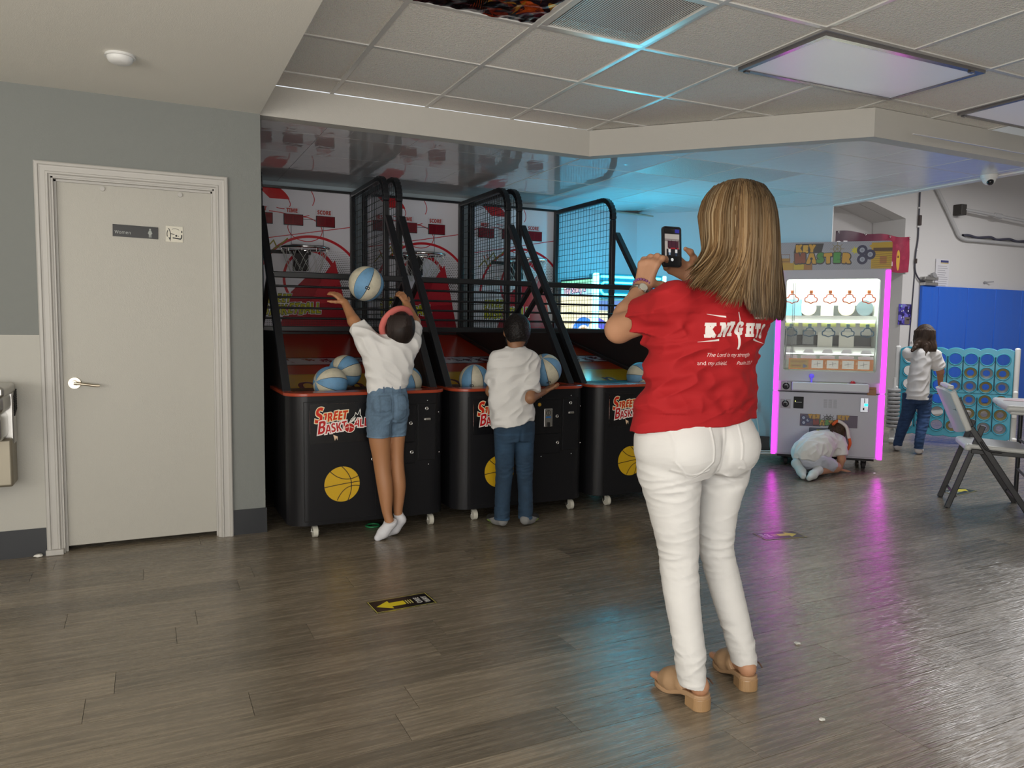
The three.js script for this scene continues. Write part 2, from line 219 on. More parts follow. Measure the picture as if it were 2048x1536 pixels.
// ---------------------------------------------------------------- door, casing, signs
{
  const d = struct('door_1');
  mesh('door_slab', rbox(0.804, 2.005, 0.04, 0.003, -0.034, 1.027, -4.80), M.door, d);
  const h = mesh('door_handle', [cyl(0.031, 0.033, 0.012, -0.363, 0.935, -4.774, Math.PI / 2), cyl(0.014, 0.016, 0.045, -0.363, 0.935, -4.75, Math.PI / 2)], M.nickel, d);
  mesh('lever', tube([[-0.363, 0.935, -4.728], [-0.34, 0.934, -4.726], [-0.3, 0.928, -4.728], [-0.262, 0.921, -4.73], [-0.24, 0.92, -4.731]], 0.0075, 24), M.nickel, h);
  for (const [x, s] of [[-0.2, 1], [0.19, 1]]) mesh('door_bumper', [cyl(0.012, 0.012, 0.012, x, 2.0, -4.775, Math.PI / 2)], M.trim, d);
  const c = struct('trim_1');
  const prof = [[0, 0], [0, 0.02], [0.006, 0.026], [0.018, 0.027], [0.022, 0.02], [0.03, 0.018], [0.05, 0.018], [0.054, 0.024], [0.062, 0.024], [0.068, 0.014], [0.075, 0.012], [0.075, 0]];   // outer edge to opening
  const strip = (a, bq, out) => {              // casing from a to b, its corners mitred; out points away from the opening
    const A = V(...a), B = V(...bq), d = B.clone().sub(A).normalize(), O = V(...out), pos = [], idx = []; for (const [P, s] of [[A, 1], [B, -1]]) for (const [u, h] of prof) { const q = P.clone().addScaledVector(O, -u).addScaledVector(V(0, 0, 1), h); const m = (P === A ? a[3] : bq[3]) ? u * s : 0; q.addScaledVector(d, m); pos.push(q.x, q.y, q.z); }
    const n = prof.length; for (let k = 0; k < n; k++) { const k2 = (k + 1) % n; idx.push(k, k2, n + k, k2, n + k2, n + k); } const g = new THREE.BufferGeometry(); g.setAttribute('position', new THREE.Float32BufferAttribute(pos, 3)); g.setIndex(idx); const f = g.toNonIndexed(); f.computeVertexNormals(); return f;
  };
  const cz = -4.741; mesh('casing', strip([-0.515, 0, cz, 0], [-0.515, 2.115, cz, 1], [-1, 0, 0]), M.trim, c); mesh('casing', strip([0.443, 0, cz, 0], [0.443, 2.115, cz, 1], [1, 0, 0]), M.trim, c); mesh('casing', strip([-0.515, 2.115, cz, 1], [0.443, 2.115, cz, 1], [0, 1, 0]), M.trim, c);
  mesh('jamb', [span(-0.44, -0.43, 0, 2.04, -4.87, -4.735), span(0.36, 0.37, 0, 2.04, -4.87, -4.735), span(-0.44, 0.37, 2.032, 2.04, -4.87, -4.735), span(-0.43, -0.418, 0, 2.03, -4.778, -4.765), span(0.352, 0.36, 0, 2.03, -4.778, -4.765), span(-0.43, 0.36, 2.02, 2.032, -4.778, -4.765)], M.trim, c);
  mesh('casing_foot', [rbox(0.085, 0.03, 0.034, 0.004, -0.478, 0.015, -4.718)], M.trim, c);
  struct('closet_back', [span(-0.6, 0.52, 0, 2.4, -5.2, -5.1)], M.blackMatt);
  const sign = canv(512, 148, (g, w, hh) => {
    g.fillStyle = '#0b0c0f'; g.fillRect(0, 0, w, hh); g.fillStyle = '#a9adab'; g.font = '52px sans-serif'; g.fillText('Women', 22, 112);
    g.strokeStyle = '#1c2024'; g.lineWidth = 3; g.beginPath(); g.moveTo(352, 8); g.lineTo(352, 140); g.stroke();
    g.fillStyle = '#9ba09c'; g.beginPath(); g.arc(420, 34, 11, 0, 7); g.fill(); g.beginPath(); g.moveTo(408, 46); g.lineTo(432, 46); g.lineTo(446, 84); g.lineTo(438, 92); g.lineTo(434, 100); g.lineTo(434, 134); g.lineTo(424, 134); g.lineTo(422, 104); g.lineTo(418, 104); g.lineTo(416, 134); g.lineTo(406, 134); g.lineTo(406, 100); g.lineTo(402, 92); g.lineTo(394, 84); g.closePath(); g.fill();
  });
  const s = solo('restroom_sign', plate(0.228, 0.066, 0.006), mat(0xffffff, 0.35, { map: sign }), 'black restroom sign reading Women on the cream door', 'sign'); s.position.set(-0.042, 1.778, -4.776); s.rotation.z = -0.02;
  const st = canv(256, 256, (g, w, hh) => {
    g.fillStyle = '#d8d4c6'; g.fillRect(0, 0, w, hh); g.strokeStyle = '#17181c'; g.fillStyle = '#17181c'; g.lineWidth = 12; g.lineCap = 'round';
    g.beginPath(); g.moveTo(30, 75); g.quadraticCurveTo(10, 120, 24, 170); g.stroke(); g.beginPath(); g.moveTo(42, 40); g.quadraticCurveTo(80, 90, 70, 200); g.stroke(); g.beginPath(); g.moveTo(70, 120); g.lineTo(125, 132); g.stroke();
    g.beginPath(); g.arc(158, 152, 16, 0, 7); g.fill(); g.beginPath(); g.arc(190, 156, 7, 0, 7); g.fill(); g.lineWidth = 18; g.beginPath(); g.moveTo(110, 188); g.lineTo(220, 200); g.quadraticCurveTo(240, 190, 238, 140); g.stroke(); g.beginPath(); g.arc(232, 82, 18, -1.6, 1.6); g.fill();
    g.beginPath(); g.moveTo(40, 180); g.lineTo(74, 190); g.lineTo(70, 250); g.fill(); g.lineWidth = 6; g.beginPath(); g.moveTo(95, 50); g.quadraticCurveTo(140, 20, 200, 56); g.stroke();
  });
  const b = solo('changing_table_sign', plate(0.089, 0.089, 0.004), mat(0xffffff, 0.5, { map: st }), 'small square white sticker with a baby changing pictogram on the cream door', 'sticker'); b.position.set(0.156, 1.776, -4.777); b.rotation.z = -0.02;
}
{ // drinking fountain at the left edge
  const t = thing('drinking_fountain', 'stainless steel wall drinking fountain beside the cream restroom door', 'drinking fountain', [-0.86, 0, -4.73]);
  mesh('basin', [rbox(0.46, 0.055, 0.34, 0.018, 0, 0.925, 0.2), rbox(0.44, 0.10, 0.30, 0.03, 0, 0.86, 0.18)], M.steel, t);
  mesh('bowl_recess', rbox(0.36, 0.006, 0.24, 0.003, -0.01, 0.9535, 0.2), mat([0.06, 0.06, 0.055], 0.3, { metalness: 1 }), t);
  mesh('apron', rbox(0.41, 0.15, 0.26, 0.035, 0, 0.74, 0.17), M.steel, t);
  mesh('side_panel', [rbox(0.46, 0.27, 0.10, 0.01, 0, 0.77, 0.06)], M.steel, t);
  const lv = []; for (let i = 0; i < 9; i++) lv.push(box(0.006, 0.006, 0.085, 0.232, 0.8 + i * 0.012, 0.06, 0.4)); mesh('vent_grille', lv, M.blackMatt, t);
  mesh('bubbler', [cyl(0.012, 0.016, 0.05, -0.12, 0.975, 0.12), cyl(0.01, 0.01, 0.04, -0.12, 1.0, 0.135, 0.9)], M.chrome, t);
  mesh('lower_housing', rbox(0.45, 0.25, 0.16, 0.015, 0, 0.545, 0.085), mat([0.30, 0.27, 0.21], 0.45, { metalness: 0.6 }), t);
}
// ---------------------------------------------------------------- things on the ceilings
{
  const t = thing('smoke_detector', 'round white smoke detector on the plain ceiling near the restroom door', 'smoke detector', [-0.08, 2.5, -4.017]);
  mesh('base', cyl(0.062, 0.066, 0.012, 0, -0.006, 0), M.white, t); mesh('cover', [new THREE.LatheGeometry([[0, -0.042], [0.03, -0.041], [0.048, -0.034], [0.055, -0.022], [0.056, -0.012]].map((p) => new THREE.Vector2(...p)), 28)], M.white, t);
  const v = thing('air_vent', 'white slatted air return vent set in the ceiling grid', 'air vent', [GX + 1.5 * T, HALL, GZ + 0.5 * T]);
  const vm = mat([0.8, 0.8, 0.78], 0.22, { metalness: 0.35 });
  mesh('frame', [box(T - 0.03, 0.012, 0.034, 0, -0.004, T / 2 - 0.03), box(T - 0.03, 0.012, 0.034, 0, -0.004, -T / 2 + 0.03), box(0.034, 0.012, T - 0.1, T / 2 - 0.03, -0.004, 0), box(0.034, 0.012, T - 0.1, -T / 2 + 0.03, -0.004, 0)], vm, v);
  const lg = rbox(0.0095, 0.0025, T - 0.1, 0.001, 0, 0, 0, 0, 0, 0.3); for (let i = 0; i < 42; i++) { const m = mesh('louver', lg, vm, v); m.position.set(-0.254 + i * 0.0124, -0.002, 0); }
  mesh('duct_back', box(T - 0.05, 0.004, T - 0.05, 0, 0.05, 0), M.blackMatt, v);
  // printed foil hanging in the grid
  const foil = canv(512, 512, (g, w, h) => {
    g.fillStyle = '#3a2a33'; g.fillRect(0, 0, w, h); let s2 = 5; const R = () => (s2 = (s2 * 16807) % 2147483647) / 2147483647;
    for (let i = 0; i < 90; i++) { g.fillStyle = ['#b5432a', '#e9a33a', '#111114', '#7c2f3d', '#59585f', '#f0682c', '#8f8b90', '#1d1a22'][Math.floor(R() * 8)]; g.beginPath(); const x = R() * w, y = R() * h; g.moveTo(x, y); for (let k = 0; k < 3; k++) g.quadraticCurveTo(x + (R() - 0.5) * 220, y + (R() - 0.5) * 220, x + (R() - 0.5) * 160, y + (R() - 0.5) * 160); g.fill(); }
    g.lineWidth = 7; g.strokeStyle = '#0b0b0d'; for (let i = 0; i < 16; i++) { g.beginPath(); g.moveTo(120 + i * 9, 380); g.quadraticCurveTo(150 + i * 8, 430, 120 + i * 12, 500); g.stroke(); }
  });
  const g2 = new THREE.PlaneGeometry(T - 0.03, T - 0.03, 40, 40); { const p = g2.attributes.position; for (let i = 0; i < p.count; i++) p.setZ(i, 0.006 * noise(p.getX(i) * 12, p.getY(i) * 12, 2) + 0.003 * Math.abs(noise(p.getX(i) * 30, p.getY(i) * 30, 7))); g2.computeVertexNormals(); }
  const f = solo('foil_poster', g2, phys([1, 1, 1], 0.16, { map: foil, metalness: 0.75, side: THREE.DoubleSide }), 'crinkled shiny printed foil with flame shapes set in the ceiling grid beside the slatted vent', 'poster'); f.position.set(GX + 0.5 * T, HALL - 0.002, GZ + 0.5 * T); f.rotation.x = Math.PI / 2;
  const lens = phys([0.86, 0.86, 0.88], 0.3, { emissive: rgb(0.75, 0.78, 1), emissiveIntensity: 0.10 });
  for (const [i, lab] of [[3, 'large rectangular ceiling light with a loose drooping frame, over the woman in red'], [6, 'ceiling light panel nearer the right wall, cut off by the right photo edge']]) {
    const L = thing('ceiling_light', lab, 'ceiling light', [GX + (i + 1) * T, HALL - 0.012, GZ + 0.5 * T]); L.rotation.z = i === 3 ? 0.006 : 0; L.rotation.x = i === 3 ? 0.01 : 0;
    const fm = mat([0.30, 0.29, 0.30], 0.22, { metalness: 0.85 }); const w = 2 * T - 0.03, d = T - 0.025;
    mesh('frame', [box(w, 0.02, 0.03, 0, 0, d / 2 - 0.015), box(w, 0.02, 0.03, 0, 0, -d / 2 + 0.015), box(0.03, 0.02, d - 0.06, w / 2 - 0.015, 0, 0), box(0.03, 0.02, d - 0.06, -w / 2 + 0.015, 0, 0)], fm, L);
    mesh('diffuser', box(w - 0.06, 0.006, d - 0.06, 0, -0.002, 0), lens, L); mesh('clip', box(0.03, 0.024, 0.02, -w / 2 + 0.05, -0.004, -d / 2 + 0.012), fm, L); mesh('clip', box(0.03, 0.03, 0.02, w / 2 - 0.1, -0.004, d / 2 - 0.014), fm, L);
  }
  const c = thing('security_camera', 'white dome security camera under the low ceiling edge', 'camera', [6.03, LOW, -3.84]);
  mesh('base', cyl(0.062, 0.055, 0.03, 0, -0.012, 0), M.white, c); mesh('shell', new THREE.SphereGeometry(0.05, 24, 12, 0, 7, Math.PI / 2, Math.PI / 2).translate(0, -0.025, 0), M.white, c); mesh('dome', new THREE.SphereGeometry(0.026, 20, 14).translate(-0.018, -0.055, 0.022), phys([0.01, 0.01, 0.012], 0.08), c);
}
// ---------------------------------------------------------------- three basketball machines
let ts = 7; const tr = () => (ts = (ts * 16807) % 2147483647) / 2147483647;
function graffiti(g, word, x, y, size, fill, line, o = {}) {   // spiky outlined lettering, letter after letter
  g.save(); g.translate(x, y); g.rotate(o.rot ?? -0.08); g.lineJoin = 'miter'; g.miterLimit = 6; let cx = 0;
  for (let i = 0; i < word.length; i++) {
    const s = size * (i === 0 && o.big ? o.big : 1 - 0.0 * i); g.save(); g.translate(cx, (tr() - 0.5) * size * 0.12); g.transform(1, (tr() - 0.5) * 0.16, -0.2 + (tr() - 0.5) * 0.3, 1, 0, 0); g.font = `bold ${s}px sans-serif`;
    const w = g.measureText(word[i]).width * 0.86; g.scale(0.86, 1.15);
    g.strokeStyle = line; g.lineWidth = size * 0.20; g.strokeText(word[i], 0, 0); if (o.mid) { g.strokeStyle = o.mid; g.lineWidth = size * 0.10; g.strokeText(word[i], 0, 0); }
    g.fillStyle = fill; g.fillText(word[i], 0, 0); g.restore(); cx += w * (o.tight ?? 0.97);
  }
  g.restore();
}
const boardArt = canv(1024, 1300, (g, w, h) => {            // 0.92 x 1.2 m
  const X = (u) => u * w, Y = (v) => v * h; g.fillStyle = '#eceaf2'; g.fillRect(0, 0, w, h);
  g.fillStyle = '#cf1f26'; g.beginPath(); g.moveTo(X(0.14), 0); g.lineTo(X(0.34), Y(0.0)); g.quadraticCurveTo(X(0.40), Y(0.03), X(0.42), Y(0.07)); g.lineTo(X(0.24), Y(0.07)); g.closePath(); g.fill();
  g.strokeStyle = '#c3262f'; g.lineWidth = 7; g.beginPath(); g.moveTo(X(0.40), Y(0.06)); g.bezierCurveTo(X(0.47), Y(0.13), X(0.38), Y(0.15), X(0.3), Y(0.13)); g.stroke();
  g.beginPath(); g.moveTo(X(0.62), 0); g.bezierCurveTo(X(0.66), Y(0.05), X(0.65), Y(0.07), X(0.63), Y(0.1)); g.stroke();
  g.beginPath(); g.moveTo(0, Y(0.2)); g.bezierCurveTo(X(0.3), Y(0.1), X(0.45), Y(0.22), X(0.6), Y(0.17)); g.stroke();
  g.beginPath(); g.moveTo(0, Y(0.375)); g.lineTo(w, Y(0.235)); g.stroke();
  g.beginPath(); g.ellipse(X(0.56), Y(0.27), X(0.16), Y(0.085), 0.12, 0, 7); g.stroke();
  g.strokeStyle = '#45414c'; g.lineWidth = 5; g.strokeRect(X(0.43), Y(0.2), X(0.3), Y(0.18));
  g.strokeStyle = '#cc1f2c'; g.lineWidth = 24; g.beginPath(); g.ellipse(X(0.62), Y(0.69), X(0.5), Y(0.37), 0, Math.PI * 1.0, Math.PI * 2.0); g.stroke();
  g.beginPath(); g.ellipse(X(0.60), Y(0.62), X(0.24), Y(0.2), 0, Math.PI * 0.62, Math.PI * 1.95); g.stroke(); g.beginPath(); g.moveTo(X(0.66), Y(0.40)); g.quadraticCurveTo(X(0.8), Y(0.47), X(0.85), Y(0.56)); g.stroke();
  g.strokeStyle = '#7a6f1c'; for (const [x, y] of [[0.1, 0.42], [0.2, 0.36]]) { g.lineWidth = 12; g.strokeStyle = '#8e8225'; g.beginPath(); g.moveTo(X(x), Y(y + 0.06)); g.lineTo(X(x + 0.07), Y(y)); g.lineTo(X(x + 0.1), Y(y + 0.05)); g.lineTo(X(x + 0.2), Y(y - 0.02)); g.stroke(); }
  g.fillStyle = '#c85a36'; g.save(); g.translate(X(0.16), Y(0.42)); g.rotate(-0.35); g.font = 'bold 62px sans-serif'; g.fillText('LE', 0, 0); g.restore();
  g.fillStyle = '#26242b'; for (let y = 0.42; y < 0.98; y += 0.0135) for (let x = 0.68; x < 1.0; x += 0.019) { const d = Math.hypot(x - 0.86, (y - 0.62) * 1.1); const r = 7.4 * Math.max(0, 1 - d / 0.34); if (r > 1) { g.beginPath(); g.arc(X(x + ((Math.round(y / 0.0135) & 1) ? 0.0095 : 0)), Y(y), r, 0, 7); g.fill(); } }
  g.fillStyle = '#a8182a'; g.beginPath(); g.moveTo(X(0.84), Y(0.48)); g.lineTo(X(0.99), Y(1)); g.lineTo(X(0.30), Y(1)); g.lineTo(X(0.42), Y(0.72)); g.lineTo(X(0.55), Y(0.62)); g.lineTo(X(0.74), Y(0.58)); g.closePath(); g.fill();
  g.fillStyle = '#c22736'; g.beginPath(); g.moveTo(X(0.84), Y(0.48)); g.lineTo(X(0.93), Y(0.78)); g.lineTo(X(0.6), Y(0.8)); g.lineTo(X(0.74), Y(0.58)); g.closePath(); g.fill();
  g.fillStyle = '#8c1222'; for (let i = 0; i < 60; i++) g.fillRect(X(0.42 + tr() * 0.5), Y(0.62 + tr() * 0.36), 30 * tr(), 5);
  g.fillStyle = '#dcdae2'; g.fillRect(0, Y(0.68), X(0.3), Y(0.26));
  g.fillStyle = '#222228'; for (let y = 0.9; y < 1; y += 0.012) for (let x = 0; x < 1; x += 0.016) { g.beginPath(); g.arc(X(x), Y(y), 3.6, 0, 7); g.fill(); }
  graffiti(g, 'STREET', X(0.16), Y(0.80), 92, '#c8c22a', '#efeee9', { rot: -0.03, mid: '#4b4a12' });
  graffiti(g, 'BASKETBALL', X(0.16), Y(0.885), 112, '#c8c22a', '#efeee9', { rot: -0.05, mid: '#4b4a12' });
});
const rampArt = canv(1024, 1024, (g, w, h) => {              // v from the back (top) to the front
  g.fillStyle = '#a52a10'; g.fillRect(0, 0, w, h); const gr = g.createLinearGradient(0, 0, 0, 420); g.fillStyle = '#b5320f'; g.fillRect(0, 0, w, 470);
  g.fillStyle = '#57140c'; g.fillRect(0, 470, w, 12); g.fillRect(0, 580, w, 12);
  g.fillStyle = '#c9ccd6'; g.fillRect(0, 482, w, 98); g.fillStyle = '#7d2530'; for (let i = 0; i < 40; i++) { g.beginPath(); const x = 180 + tr() * 840, y = 485 + tr() * 80; g.moveTo(x, y); g.lineTo(x + 90 * tr(), y - 12 + 24 * tr()); g.lineTo(x + 40, y + 26); g.fill(); } g.strokeStyle = '#23334a'; g.lineWidth = 7; for (let i = 0; i < 14; i++) { g.beginPath(); g.moveTo(500 + i * 34, 500 + tr() * 60); g.lineTo(520 + i * 34, 490 + tr() * 70); g.lineTo(535 + i * 34, 560 - tr() * 40); g.stroke(); }
  g.fillStyle = '#b7390f'; g.fillRect(0, 592, w, 130); g.fillStyle = '#d3a31a'; g.fillRect(0, 722, w, 230); g.strokeStyle = '#8a6a10'; g.lineWidth = 5; g.strokeRect(6, 728, w - 12, 218);
  g.fillStyle = '#5b0f0c'; g.font = 'bold 150px sans-serif'; g.save(); g.scale(1.6, 1); g.fillText('Oi..n', 90, 935); g.restore();
});
const logoArt = canv(1024, 760, (g, w, h) => {
  g.fillStyle = '#121215'; g.fillRect(0, 0, w, h);
  graffiti(g, 'STREET', 70, 360, 190, '#c8231c', '#efe6d8', { rot: -0.12, big: 1.75, mid: '#e2a64a', tight: 0.93 });
  graffiti(g, 'BASKT', 110, 590, 200, '#b81a1f', '#efe0dc', { rot: -0.16, big: 1.45, tight: 0.95 }); graffiti(g, 'ALL', 755, 470, 190, '#b81a1f', '#efe0dc', { rot: -0.05 });
  g.save(); g.translate(690, 480); g.fillStyle = '#b3201c'; g.beginPath(); g.arc(0, 0, 92, 0, 7); g.fill(); g.strokeStyle = '#efe6d8'; g.lineWidth = 13; g.stroke(); g.lineWidth = 9; g.beginPath(); g.moveTo(-90, 10); g.quadraticCurveTo(0, -50, 88, 20); g.moveTo(-20, -90); g.quadraticCurveTo(20, 0, -30, 90); g.stroke(); g.restore();
  g.strokeStyle = '#e8e6df'; g.lineWidth = 12; g.beginPath(); g.moveTo(690, 380); g.bezierCurveTo(740, 250, 760, 330, 800, 190); g.bezierCurveTo(840, 230, 820, 280, 880, 130); g.bezierCurveTo(900, 210, 860, 240, 900, 260); g.bezierCurveTo(930, 300, 840, 330, 770, 360); g.stroke(); g.fillStyle = '#dcd9d2'; g.beginPath(); g.moveTo(690, 390); g.quadraticCurveTo(740, 300, 800, 270); g.quadraticCurveTo(800, 330, 740, 370); g.fill();
  g.fillStyle = '#e8c9a8'; g.beginPath(); g.moveTo(400, 600); g.lineTo(430, 720); g.lineTo(452, 660); g.lineTo(475, 715); g.lineTo(480, 640); g.fill();
});
const ledArt = (txt, lit) => canv(256, 160, (g, w, h) => { g.fillStyle = '#8a1626'; g.fillRect(0, 0, w, h); g.fillStyle = '#5c0c1a'; for (let i = 0; i < 2; i++) for (let y = 22; y < 140; y += 12) for (let x = 0; x < 7; x++) g.fillRect(22 + i * 112 + x * 13, y, 7, 7); });
const labelArt = (t) => canv(256, 96, (g, w, h) => { g.fillStyle = '#dcdae2'; g.fillRect(0, 0, w, h); g.fillStyle = '#b52a1e'; g.font = 'bold 84px sans-serif'; g.textAlign = 'center'; g.save(); g.translate(w / 2, 80); g.scale(t.length > 5 ? 0.68 : t.length > 4 ? 0.78 : 0.95, 1); g.fillText(t, 0, 0); g.strokeStyle = '#b52a1e'; g.lineWidth = 5; g.strokeText(t, 0, 0); g.restore(); });
const grillArt = canv(512, 512, (g, w, h) => {
  g.fillStyle = '#d9ae10'; g.fillRect(0, 0, w, h); g.fillStyle = '#7d6207'; for (let y = 0; y < h; y += 13) for (let x = 0; x < w; x += 15) { g.beginPath(); g.arc(x + ((y / 13) & 1 ? 7 : 0), y, 3.4, 0, 7); g.fill(); }
  g.strokeStyle = '#16090c'; g.lineWidth = 11; g.beginPath(); g.moveTo(232, 0); g.quadraticCurveTo(250, 250, 290, 512); g.moveTo(150, 20); g.bezierCurveTo(220, 150, 200, 300, 60, 430); g.moveTo(300, 0); g.bezierCurveTo(260, 150, 330, 260, 490, 330); g.moveTo(0, 260); g.bezierCurveTo(110, 140, 260, 60, 512, 180); g.stroke();
});
const MM = {
  frame: phys([0.012, 0.013, 0.016], 0.33), cab: phys([0.012, 0.012, 0.014], 0.3, { specularIntensity: 0.45 }), side: mat([0.014, 0.010, 0.010], 0.55), board: phys([0.98, 0.98, 0.98], 0.22, { map: boardArt }),
  ramp: phys([0.9, 0.9, 0.9], 0.2, { map: rampArt }), counter: phys([0.35, 0.05, 0.02], 0.22), logo: phys([1, 1, 1], 0.25, { map: logoArt }), led: phys([0.9, 0.9, 0.9], 0.15, { map: ledArt() }),
  grill: mat([1, 1, 1], 0.5, { map: grillArt }), plateGrey: phys([0.03, 0.032, 0.036], 0.22), wire: mat([0.015, 0.016, 0.02], 0.4), net: mat([0.6, 0.6, 0.58], 0.8), caster: mat([0.62, 0.60, 0.52], 0.4), seam: mat([0.004, 0.004, 0.004], 0.8),
};
const labels = ['BEST', 'TIME', 'SCORE'].map((t) => mat([1, 1, 1], 0.4, { map: labelArt(t) }));
const MZ = -4.45, MX = [1.21, 2.245, 3.28];
function rounded(hw, d, r, y0, y1) { const s = new THREE.Shape(); s.moveTo(-hw, d); s.lineTo(-hw, r); s.absarc(-hw + r, r, r, Math.PI, Math.PI * 1.5, false); s.lineTo(hw - r, 0); s.absarc(hw - r, r, r, Math.PI * 1.5, Math.PI * 2, false); s.lineTo(hw, d); s.closePath(); const g = new THREE.ExtrudeGeometry(s, { depth: y1 - y0, bevelEnabled: false, curveSegments: 14 }); g.rotateX(-Math.PI / 2); g.translate(0, y0, 0); return g; }   // front at z=0, back at z=-d
function machine(k, label) {
  const t = thing('basketball_machine', label, 'arcade machine', [MX[k], 0, MZ], 0, 'basketball arcade machines in a row');
  mesh('cabinet', rounded(0.487, 0.6, 0.115, 0.085, 0.852), MM.cab, t);
  mesh('lower_body', [span(-0.47, 0.47, 0.1, 0.72, -0.6, -2.36)], MM.side, t);
  { const s = new THREE.Shape(); const hw = 0.492, r = 0.12; s.moveTo(-hw, 0.62); s.lineTo(-hw, r); s.absarc(-hw + r, r, r, Math.PI, Math.PI * 1.5, false); s.lineTo(hw - r, 0); s.absarc(hw - r, r, r, Math.PI * 1.5, Math.PI * 2, false); s.lineTo(hw, 0.62); s.lineTo(0.44, 0.62); s.lineTo(0.44, 0.14); s.lineTo(-0.44, 0.14); s.lineTo(-0.44, 0.62); s.closePath(); const g = new THREE.ExtrudeGeometry(s, { depth: 0.012, bevelEnabled: true, bevelSize: 0.006, bevelThickness: 0.004, bevelSegments: 2, curveSegments: 12 }); g.rotateX(-Math.PI / 2); g.translate(0, 0.856, 0.004); mesh('counter_top', g, MM.counter, t); }
  { const g = new THREE.BoxGeometry(0.88, 0.012, 1), L = Math.hypot(1.93, 0.39); g.scale(1, 1, L); g.rotateX(Math.atan2(0.39, 1.93)); g.translate(0, 0.99, -1.385); const uv = g.attributes.uv, p = g.attributes.position; for (let i = 0; i < p.count; i++) uv.setXY(i, p.getX(i) / 0.88 + 0.5, (-0.42 - p.getZ(i)) / 1.93); mesh('ramp', g, MM.ramp, t); }
  mesh('ball_tray', [span(-0.44, 0.44, 0.78, 0.795, -0.14, -0.43), span(-0.44, 0.44, 0.78, 0.86, -0.135, -0.142)], MM.counter, t);
  for (const s of [-1, 1]) {
    const g = poly([[0.14, 0.10], [0.14, 0.86], [0.22, 0.87], [0.50, 1.225], [2.36, 1.225], [2.36, 0.10]], 0.03); g.rotateY(Math.PI / 2); g.translate(s > 0 ? 0.444 : -0.474, 0, 0); mesh('side_panel', g, MM.side, t);
    const x = s * 0.464, st = mesh('strut', [bar([x, 0.86, -0.19], [x, 2.09, -1.205], 0.048, 0.04)], MM.frame, t);
    const pts = [[x, 1.24, -1.27], [x, 2.22, -1.27]]; for (let a = 0; a <= 8; a++) { const th = a / 8 * Math.PI / 2; pts.push([x, 2.24 + 0.17 * Math.sin(th), -1.44 + 0.17 * Math.cos(th)]); } pts.push([x, 2.41, -1.5], [x, 2.41, -2.28]);
    const fr = []; for (let i = 0; i + 1 < pts.length; i++) { const long = i === 0 || i === pts.length - 2; fr.push(bar(pts[i], pts[i + 1], 0.044, 0.044, 0.008)); if (!long) fr.push(mv(new THREE.CylinderGeometry(0.022, 0.022, 0.044, 12), ...pts[i + 1], 0, 0, Math.PI / 2)); }
    fr.push(bar([x, 2.432, -2.30], [x, 1.2, -2.30], 0.044, 0.044, 0.006), bar([x, 1.24, -1.25], [x, 1.24, -2.3], 0.044, 0.03, 0.006)); mesh('cage_frame', fr, MM.frame, t);
    const wr = []; for (let z = -1.325; z > -2.28; z -= 0.05) { const top = z > -1.44 ? 2.24 + Math.sqrt(Math.max(0, 0.0289 - (z + 1.44) ** 2)) - 0.01 : 2.40; wr.push(rod([x, 1.25, z], [x, top, z], 0.0021, 4)); } for (let y = 1.3; y < 2.38; y += 0.056) wr.push(rod([x + 0.004, y, y > 2.24 ? -1.44 + Math.sqrt(Math.max(0, 0.0289 - (y - 2.24) ** 2)) : -1.27], [x + 0.004, y, -2.28], 0.0021, 4));
    mesh('wire_mesh', wr, MM.wire, t).userData.kind = 'stuff';
    mesh('brace', bar([x, 1.60, -0.80], [x, 1.25, -1.26], 0.036, 0.03), MM.frame, t);
    mesh('guide_rail', [bar([s * 0.43, 0.83, -0.5], [s * 0.43, 1.2, -2.3], 0.02, 0.03)], MM.side, t);
  }
  mesh('top_rail', bar([-0.45, 1.60, -0.80], [0.45, 1.60, -0.80], 0.04, 0.04, 0.006), MM.frame, t);
  for (let i = 1; i <= 4; i++) { const f = i / 5.0, y = 1.6 - f * 0.36, z = -0.80 - f * 0.47; mesh('bar', rod([-0.46, y, z], [0.46, y, z], 0.0085, 10), MM.frame, t); }
  mesh('bottom_rail', bar([-0.45, 1.235, -1.27], [0.45, 1.235, -1.27], 0.044, 0.04, 0.006), MM.frame, t);
  { const b = plate(0.92, 1.22, 0.02); b.translate(0, 1.81, -2.345); mesh('backboard', b, MM.board, t); mesh('backboard_frame', span(-0.47, 0.47, 2.42, 2.44, -2.31, -2.37), MM.frame, t); mesh('backboard_frame', span(-0.47, 0.47, 1.14, 1.2, -2.3, -2.37), MM.frame, t); mesh('back_shell', span(-0.47, 0.47, 0.72, 2.42, -2.36, -2.375), MM.side, t); }
  [-0.3, -0.045, 0.23].forEach((x, i) => { const d = mesh('score_display', [rbox(0.165, 0.095, 0.016, 0.003, x, 2.165, -2.328)], MM.frame, t); const f = plate(0.155, 0.085, 0.004); f.translate(x, 2.165, -2.319); mesh('led_panel', f, MM.led, d); const l = plate(i === 2 ? 0.15 : 0.125, 0.052, 0.003); l.translate(x - 0.01, 2.245, -2.333); mesh('display_label', l, labels[i], d); });
  { const hp = mesh('hoop', [mv(new THREE.TorusGeometry(0.195, 0.012, 10, 40), 0, 1.9, -2.06, Math.PI / 2), ...Array.from({ length: 10 }, (_, i) => cyl(0.004, 0.004, 0.03, 0.19 * Math.cos(i * 0.628), 1.88, -2.06 + 0.19 * Math.sin(i * 0.628)))], M.chrome, t);
    const n = []; for (let i = 0; i < 12; i++) for (const s of [1, -1]) { const a = i / 12 * 6.283, p = (j) => { const r = 0.19 - j * 0.028; return [r * Math.cos(a + s * j * 0.26), 1.885 - j * 0.075, -2.06 + r * Math.sin(a + s * j * 0.26)]; }; for (let j = 0; j < 3; j++) n.push(rod(p(j), p(j + 1), 0.002, 4)); } mesh('net', n, MM.net, hp);
